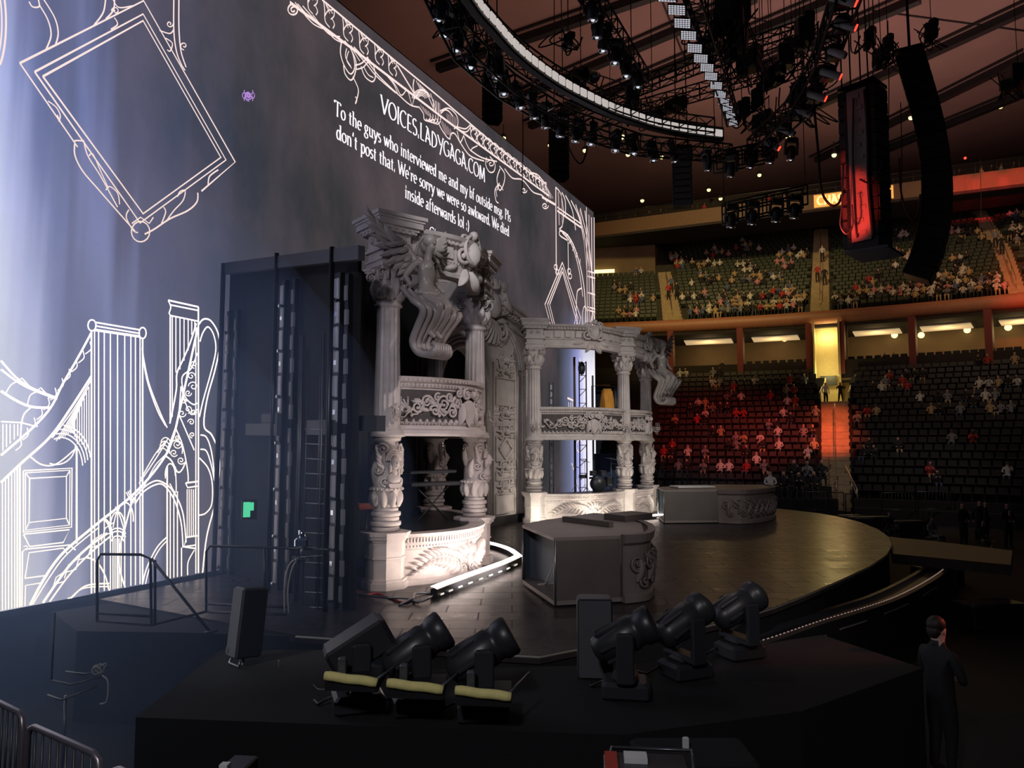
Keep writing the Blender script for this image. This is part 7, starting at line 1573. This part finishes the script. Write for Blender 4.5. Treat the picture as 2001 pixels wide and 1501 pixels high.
# ---- two four-lamp pods
def pod(x0, y0, x1, y1, Y, lb, lamps, drop):
    a, c = aty(x0, y0, Y), aty(x1, y1, Y); d = c - a; t = thing('lamp_frame', lb, 'truss', a); b = MB()
    for dz in (0, -.45, .35): b.tube([V((0, 0, dz)), d + V((0, 0, dz))], .045, 6); b.tube([V((0, .5, dz)), d + V((0, .5, dz))], .045, 6)
    for k in range(5): b.tube([d * (k / 4) + V((0, 0, -.45)), d * (k / 4) + V((0, 0, .35)), d * (k / 4) + V((0, .5, .35)), d * (k / 4) + V((0, .5, -.45))], .035, 5)
    b.build('frame_bars', 'steel_d', t)
    b = MB()
    for k in (0, 4): b.tube([d * (k / 4) + V((0, .2, .3)), d * (k / 4) + V((0, .2, CZ - a.z - .5))], .018, 4)
    b.build('hoist_cable', 'black', t)
    for i, (x, y) in enumerate(lamps):
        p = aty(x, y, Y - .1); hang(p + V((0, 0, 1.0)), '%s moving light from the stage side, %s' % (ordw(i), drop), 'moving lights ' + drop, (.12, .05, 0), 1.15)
pod(1418, 412, 1578, 378, 30, 'lower hanging frame with four moving lights below the curved truss end', [(1432, 443), (1473, 437), (1520, 432), (1556, 425)], 'on the lower hanging frame')
pod(1400, 312, 1500, 292, 31, 'upper hanging frame with pale bars by the curved truss end', [(1431, 335), (1470, 326), (1509, 317), (1549, 311)], 'on the upper hanging frame')
# ---- loudspeaker arrays
def array(label, px_, Y, y0, y1, n, w_, curve, rz, face_mat='grille', tilt0=0.0, dep=.8, mt='black'):
    top = aty(px_, y0, Y); H = (aty(px_, y0, Y).z - aty(px_, y1, Y).z); t = thing('speaker_array', label, 'speaker array', top, rz)
    h = H / n; p = V((0, 0, 0)); a = tilt0
    for i in range(n):
        R = Matrix.Rotation(a, 3, 'X'); c = MB(); mid = p + R @ V((0, 0, -h / 2))
        c.bbox(mid, (w_, dep, h * .97), .03, R=R)
        for s_ in (-1, 1): c.bbox(mid + R @ V((s_ * w_ * .47, -dep * .3, 0)), (.05, dep * .3, h * .7), .01, R=R)
        o = c.build('speaker_box', mt, t); c = MB(); c.box(mid + R @ V((0, -dep / 2 - .01, 0)), (w_ * .9, .02, h * .8), R=R); c.build('grille', face_mat, o)
        p = p + R @ V((0, 0, -h)); a += curve * (i / n)
    c = MB(); c.box((0, 0, .12), (w_, dep, .12)); 
    for s_ in (-1, 1): c.tube([(s_ * w_ * .3, 0, .15), (s_ * w_ * .2, .1, CZ - top.z - .3)], .03, 4)
    c.build('bumper', 'blackm', t); return t, p
t, p = array('straight black loudspeaker array with a red-lit side, nearer the stage', 1690, 27.0, 178, 492, 13, 1.15, .004, .72, dep=1.15)
c = MB(); c.box((-.66, .05, -3.0), (.03, .7, 5.7)); 
for k in range(12): c.bbox((-.69, .05 - .1 * (k % 2), -.4 - k * .47), (.05, .22, .16), .01)
c.build('rigging_side', mat('pale_rigging', (.28, .26, .26), .5), t)
c = MB(); c.tube(crom([(-.76, -.3, -.3), (-.78, -.35, -2), (-.76, -.3, -4), (-.78, -.4, -5.8)], 5), .05, 6); c.tube(crom([(-.78, .1, -.5), (-.80, .2, -3), (-.72, .2, -5.6), (-.6, .1, -5.2), (-.7, .2, -5.0)], 5), .035, 6); c.build('side_cable', 'steel_d', t)
c = MB(); c.bbox((0, -.1, p.z - .1), (1.9, 1.5, .10), .02, .1); c.build('bottom_plate', mat('blue_grey_plate', (.11, .14, .18), .6), t)
array('slim black loudspeaker array hanging close behind the straight one', 1654, 28.5, 185, 490, 11, .55, .003, -.6, dep=.6)
array('long black loudspeaker array curving in at the bottom, right of the straight one', 1778, 28.5, 112, 555, 18, 1.25, .085, 1.0, dep=1.0, tilt0=-.2)
array('small black loudspeaker array hanging between the video wall and the first yellow lamps', 1092, 42, 236, 352, 9, 1.0, .01, .3, dep=.8)
array('small black loudspeaker array hanging under the end of the curved truss', 1332, 36, 295, 405, 9, .95, .01, -.2, dep=.7)
array('short black loudspeaker cluster hanging beside the video wall top', 962, 32, 150, 240, 6, .8, .0, .3, dep=.6)
def hung_cable(label, pts, Y, r=.03, m_='blackm'):
    P_ = [aty(x, y, Y) for x, y in pts]; o = V(P_[0]); b = MB(); b.tube([V(q) for q in crom([tuple(p - o) for p in P_], 6)], r, 5); ob = b.build('hanging_cable', m_); ob.location = o; tag(ob, label, 'cable')
hung_cable('thick black cable looping left of the straight loudspeaker array', [(1590, 200), (1598, 290), (1605, 370), (1622, 400), (1638, 398), (1645, 380)], 28, .05)
hung_cable('pale cable loop on the straight loudspeaker array, low down', [(1648, 320), (1645, 400), (1642, 440), (1655, 458), (1666, 440), (1665, 400)], 26, .03, 'steel')
hung_cable('cable swinging out right of the straight loudspeaker array', [(1680, 350), (1700, 358), (1715, 345), (1725, 315)], 26, .03, 'steel_d')
hung_cable('thin reddish cable loop left of the curved loudspeaker array', [(1757, 310), (1760, 370), (1772, 415), (1784, 428), (1794, 415), (1798, 380)], 27.5, .035, mat('brown_cable', (.30, .08, .06), .5))
hung_cable('black cable swag near the video wall top right', [(1100, 225), (1112, 290), (1135, 320), (1148, 280), (1140, 230)], 32, .04)
for i, (x, y0, y1, Y) in enumerate(((1020, 160, 380, 33), (1190, -5, 230, 45), (1545, -5, 110, 36), (1705, -5, 170, 30), (1735, 40, 300, 34), (1760, 200, 420, 33), (1915, 300, 470, 60), (1500, -5, 100, 40))):
    hung_cable('thin vertical rigging line, %s from the stage side' % ordw(i), [(x, y0), (x + 2, (y0 + y1) / 2), (x, y1)], Y, .022)
# dark tangled rig between the spokes
for i, (x, y, Y, w_, h_) in enumerate(((1235, 190, 29, .9, 1.6), (1440, 60, 27, 1.3, 2.6), (1425, 10, 24, 1.2, 2.2), (1560, 180, 31, 1.0, 1.4), (1700, 75, 31, .8, 1.2), (1722, 110, 33, 1.1, 1.2), (1735, 85, 35, .8, 1.1), (1600, 150, 33, .8, 1.2), (1590, 190, 29, 1.0, 1.6), (1820, 60, 34, .9, 1.3), (1480, 190, 32, .8, 1.3), (1110, 80, 27, .7, .8), (1395, 60, 24, .6, .9), (1135, 150, 33, 1.2, .9), (1990, 150, 36, 2.4, 1.6), (1463, 120, 33, 1.6, 1.6), (1510, 150, 34, 1.5, 1.3), (1535, 110, 33, 1.3, 1.8), (1490, 235, 33, 1.2, 1.0), (1450, 215, 32, 1.0, 1.2), (1275, 232, 36, 1.6, .9), (1320, 205, 37, 1.6, .9), (1572, 60, 31, 1.2, 1.8), (905, 30, 28, 1.2, 1.4))):
    p = aty(x, y, Y); t = thing('motor_pod', 'dark hoist and cable bundle hanging in the rig, %s from the stage side by place' % ordw(sorted([1235, 1440, 1425, 1560, 1700, 1722, 1735, 1600, 1590, 1820, 1480, 1110, 1395, 1135, 1990, 1463, 1510, 1535, 1490, 1450, 1275, 1320, 1572, 905]).index(x)), 'hoist', p)
    b = MB(); b.bbox((0, 0, 0), (w_ * .6, w_ * .5, h_ * .6), .08, i); b.bbox((w_ * .2, .1, h_ * .35), (w_ * .35, w_ * .4, h_ * .3), .05, -i); b.bbox((-w_ * .2, 0, -h_ * .3), (w_ * .3, w_ * .3, h_ * .35), .05, .4 * i); b.build('hoist_body', 'case', t)
    b = MB(); r_ = random.Random(i)
    for k in range(5): q = V((r_.uniform(-.5, .5) * w_, r_.uniform(-.3, .3), .3)); b.tube(crom([tuple(q), tuple(q + V((r_.uniform(-.5, .5), 0, -.5 * h_))), tuple(q + V((r_.uniform(-1, 1), 0, -.9 * h_))), tuple(q + V((r_.uniform(-.8, .8), .1, -.2)))], 5), .03, 4)
    b.tube([(0, 0, h_ * .3), (0, 0, CZ - p.z)], .02, 4); b.build('cable_bundle', 'blackm', t)
# cluster of small round lamps and small yellow house lamps
for i, (x, y) in enumerate(((1107, 153), (1120, 152), (1136, 145), (1161, 147))):
    p = aty(x, y, 40); t = thing('par_lamp', '%s round bright-faced lamp of the four above the curved truss' % ordw(i), 'lamp', p, 0, 'round lamps above the curved truss'); b = MB(); b.lathe([(.12, .5), (.30, .3), (.36, 0)], 14, axis=Matrix.Rotation(-1.2, 3, 'X').inverted() @ Matrix.Rotation(PI, 3, 'Y')); b.build('can', 'case', t); b = MB(); b.ball((0, 0, 0), (.30, .12, .30), 12); b.build('face', 'steel' if i != 3 else 'chrome', t)
yl = [(984, 270, 60), (1075, 284, 62), (1143, 294, 64), (1227, 302, 66), (1293, 307, 68), (1215, 267, 50), (1540, 267, 60), (1503, 222, 50), (1460, 410, 77), (1484, 342, 74), (1408, 388, 76), (1630, 303, 60), (1725, 250, 60), (1780, 230, 60), (1955, 208, 60), (1930, 398, 80), (1890, 388, 84), (1633, 420, 84), (1255, 392, 76), (1385, 371, 76), (1790, 228, 62), (1060, 395, 70)]
for i, (x, y, Y) in enumerate(yl):
    p = aty(x, y, Y); b = MB(); b.ball((0, 0, 0), (.20, .2, .20), 10); t = thing('house_lamp', 'small yellow house lamp, %s counting across the roof from the stage' % ordw(sorted(range(len(yl)), key=lambda k: yl[k][0] + .001 * k).index(i)), 'lamp', p, 0, 'small yellow house lamps'); b.build('bulb', 'bulb', t); b = MB(); b.lathe([(.26, .05), (.22, .25), (.08, .4)], 10); b.tube([(0, 0, .4), (0, 0, 1.2)], .04, 4); b.build('shade', 'black', t)
for i, (x, y, Y, lb) in enumerate(((1985, 369, 80, 'round red lamp glowing at the picture edge under the bridge'), (1555, 619, 69.2, 'left of two red lamps on the terracotta rail'), (1568, 620, 69.2, 'right of two red lamps on the terracotta rail'), (1886, 309, 66, 'tiny red lamp on the bridge beside the curved loudspeaker array'))):
    b = MB(); b.ball((0, 0, 0), .22 if i != 3 else .12, 10); o = b.build('red_lamp', 'bulb_red'); o.location = aty(x, y, Y); tag(o, lb, 'lamp')
# balcony lights and wall lamps in suites
for i, (x, y) in enumerate(((1748, 655), (1800, 655), (1890, 645), (1533, 662), (1970, 640))):
    th = th_at(x, y, 76.8); p = pol(76.8, th, 0); p.z = aty(x, y, p.y).z; b = MB(); b.ball((0, 0, 0), .28, 10); o = b.build('wall_lamp', 'bulb'); o.location = p; tag(o, '%s yellow wall lamp glowing inside the suites' % ['second', 'third', 'fourth', 'first', 'last'][i], 'lamp')
# ============================================================ LIGHT
def light(kind, name, p, energy, col=(1, 1, 1), aim=None, size=.3, spot=60, blend=.5, sx=1, sy=1):
    l = bpy.data.lights.new(name, kind); l.energy = energy; l.color = col
    if kind == 'AREA': l.shape = 'RECTANGLE'; l.size = sx; l.size_y = sy
    else: l.shadow_soft_size = size
    if kind == 'SPOT': l.spot_size = math.radians(spot); l.spot_blend = blend
    o = bpy.data.objects.new(name, l); o.location = p; COL.objects.link(o)
    if aim is not None: o.rotation_euler = (V(aim) - V(p)).to_track_quat('-Z', 'Y').to_euler()
    return o
w.node_tree.nodes['Background'].inputs[0].default_value = (.05, .055, .075, 1); w.node_tree.nodes['Background'].inputs[1].default_value = .12
# front-of-house wash on the set
light('SPOT', 'stage_wash', (10, 10, 12), 3600, (1, .84, .80), (-1.6, 17.5, 3.6), .2, 34, 1)
light('SPOT', 'stage_wash', (-3, 1.0, 9), 1250, (.92, .86, 1), (-2.6, 16, 5.5), .3, 40, .8)
light('SPOT', 'stage_wash', (14, 14, 14), 7500, (1, .92, .84), (2.8, 31, 4.0), .2, 34, 1)
light('SPOT', 'stage_wash', (-1, 8, 12), 2500, (.95, .93, .95), (1, 30, 6.5), .3, 34, .8)
light('SPOT', 'stage_wash', (5, -1, 11), 1600, (1, .88, .85), (2.2, 15, 2), .4, 34, 1)
light('SPOT', 'stage_wash', (5, 3, 14), 4200, (1, .9, .86), (8.6, 29, 2), .4, 22, 1)
light('SPOT', 'front_fill', (-1.8, -1.5, 8.5), 820, (.95, .93, 1), (-.4, 7.4, 2.3), .4, 66, .9)  # added fill from the camera side, brightens foam rolls and floor fixtures
light('SPOT', 'side_fill', (-7, 3.5, 7), 900, (.85, .9, 1), (-2.8, 8.3, 2.6), .3, 16, 1)  # added fill to lift the leaning speaker's grille
light('SPOT', 'side_fill', (-2.2, 4, 9), 900, (.85, .88, 1), (-4.0, 14.5, 5), .3, 36, 1)  # added fill to lift the scaffold blocks
light('SPOT', 'statue_light', (13, 20, 12), 1500, (1, .95, .92), aty(1290, 725, 33.6), .2, 9, .8)
light('SPOT', 'statue_light', (3, 8, 13), 500, (1, .9, .82), aty(840, 560, 15.6), .1, 12, .9)
# footlights at the kerbs
light('SPOT', 'foot_lamp', (.5, 17.4, 1.85), 240, (1, .85, .78), (-1.8, 17.6, 2.4), .2, 110, .6)
light('SPOT', 'foot_lamp', (-.5, 15.6, 1.85), 220, (1, .85, .78), (-2.2, 16.6, 2.6), .2, 110, .6)
for x, y in ((1.2, 28.0), (3.2, 28.6), (5.4, 29.8), (7.0, 32)): light('SPOT', 'foot_lamp', (x, y + .25, 1.72), 70, (1, .93, .75), (x - .2, y + 2.0, 2.6), .1, 125, .7)
# deck pools
light('SPOT', 'deck_fill', (13, 30, 17), 500, (1, .5, .15), (8.8, 17.8, 1.5), .3, 18, .9)  # added orange spot, imitates the yellow passage's reflection on the deck
light('SPOT', 'deck_fill', (2, 24, 17), 1100, (1, .9, .85), (3, 16, 1.5), .4, 50, 1)
# upper stand: warm house light; red spills
light('SPOT', 'house_light', (10, 45, 31), 15000, (1, .70, .26), (20, 76, 19), 1, 66, .9)
light('SPOT', 'house_light', (34, 38, 31), 8500, (1, .58, .26), (42, 64, 19), 1, 60, .9)
light('SPOT', 'house_light', (24, 40, 24), 1800, (1, .75, .5), (34, 54, 5), 1, 70, .9)
light('SPOT', 'red_wash', (14, 34, 15), 8500, (1, .09, .06), pol(58, th_at(1400, 810, 58), 5.2), .4, 36, 1)
light('SPOT', 'red_wash', (14, 34, 15), 5000, (1, .10, .06), pol(58, th_at(1530, 810, 58), 5.2), .4, 24, 1)
light('SPOT', 'red_wash', (18, 34, 17), 30000, (1, .13, .05), pol(58.0, th_at(1624, 850, 58.0), 4.8), .4, 13, 1)
light('SPOT', 'red_wash', (18, 34, 17), 22000, (1, .15, .05), pol(61.0, th_at(1624, 810, 61.0), 6.3), .4, 11, 1)
light('SPOT', 'red_wash', (28, 34, 18), 14000, (1, .10, .05), (44, 60, 16.5), .4, 24, .8)
_bp = B1 + bu * on_bridge(1950); [light('SPOT', 'red_wash', _q + V((-10, -22, -4)), 30000, (1, .03, .04), _q + V((0, 0, -.5)), .2, 7.5, .8) for _q in (B1 + bu * on_bridge(_x) for _x in (1880, 1935, 1990))]
light('SPOT', 'red_wash', (9.0, 23.0, 9.5), 4500, (1, .05, .03), (12.3, 26.7, 13.0), .2, 20, .3)
light('SPOT', 'red_wash', (10, 9.5, 4.2), 420, (1, .16, .12), (5.1, 9.0, 2.55), .2, 12, .8)
for th in (ya + .01, yc - .01): light('POINT', 'passage_lamp', pol(69.9, th, 13.8), 55, (1, .85, .35), None, .3)
light('POINT', 'passage_lamp', pol(68.6, (ya + yc) / 2, 10.6), 130, (1, .85, .35), None, .3); light('POINT', 'passage_lamp', pol(66.0, (tpa + tpc) / 2, 9.6), 75, (1, .8, .35), None, .3)
light('SPOT', 'floor_fill', (24, 34, 14), 1500, (1, .85, .78), (20, 46, 1.2), .4, 70, 1)  # added fill to bring out the barriers on the dark floor
# unseen upward area fills, added to light the ceiling
light('AREA', 'ceiling_fill', (22, 50, 24), 1500, (1, .62, .55), (22, 56, 40), sx=30, sy=20)
light('AREA', 'ceiling_fill', (0, 50, 24), 380, (1, .6, .45), (0, 60, 40), sx=20, sy=20)
# video wall glow spilling on the floor is from the wall itself; thin haze fills the hall
def haze_mat():
    m = bpy.data.materials.new('drifting_haze'); m.use_nodes = True; nt = m.node_tree; nt.nodes.clear()
    out = nt.nodes.new('ShaderNodeOutputMaterial'); v = nt.nodes.new('ShaderNodeVolumeScatter')
    nt.links.new(v.outputs[0], out.inputs['Volume']); return m
if HAZE:
    m = haze_mat(); v = [n for n in m.node_tree.nodes if n.type == 'VOLUME_SCATTER'][0]; v.inputs['Density'].default_value = .022; v.inputs['Color'].default_value = (.38, .56, 1, 1); v.inputs['Anisotropy'].default_value = .2
    for k_, r_ in enumerate((1.25, 1.0, .75, .5)):
        b = MB(); b.ball((0, 0, 0), (6.8 * r_, 8.5 * r_, 6.0 * r_), 24); o = b.build('haze', m); o.location = (-9.8, 11.6, 2.4); tag(o, ['outermost thin', 'outer', 'inner', 'innermost'][k_] + ' bluish haze drifting low before the bright edge of the video wall', 'haze', 'haze before the video wall', 'stuff')
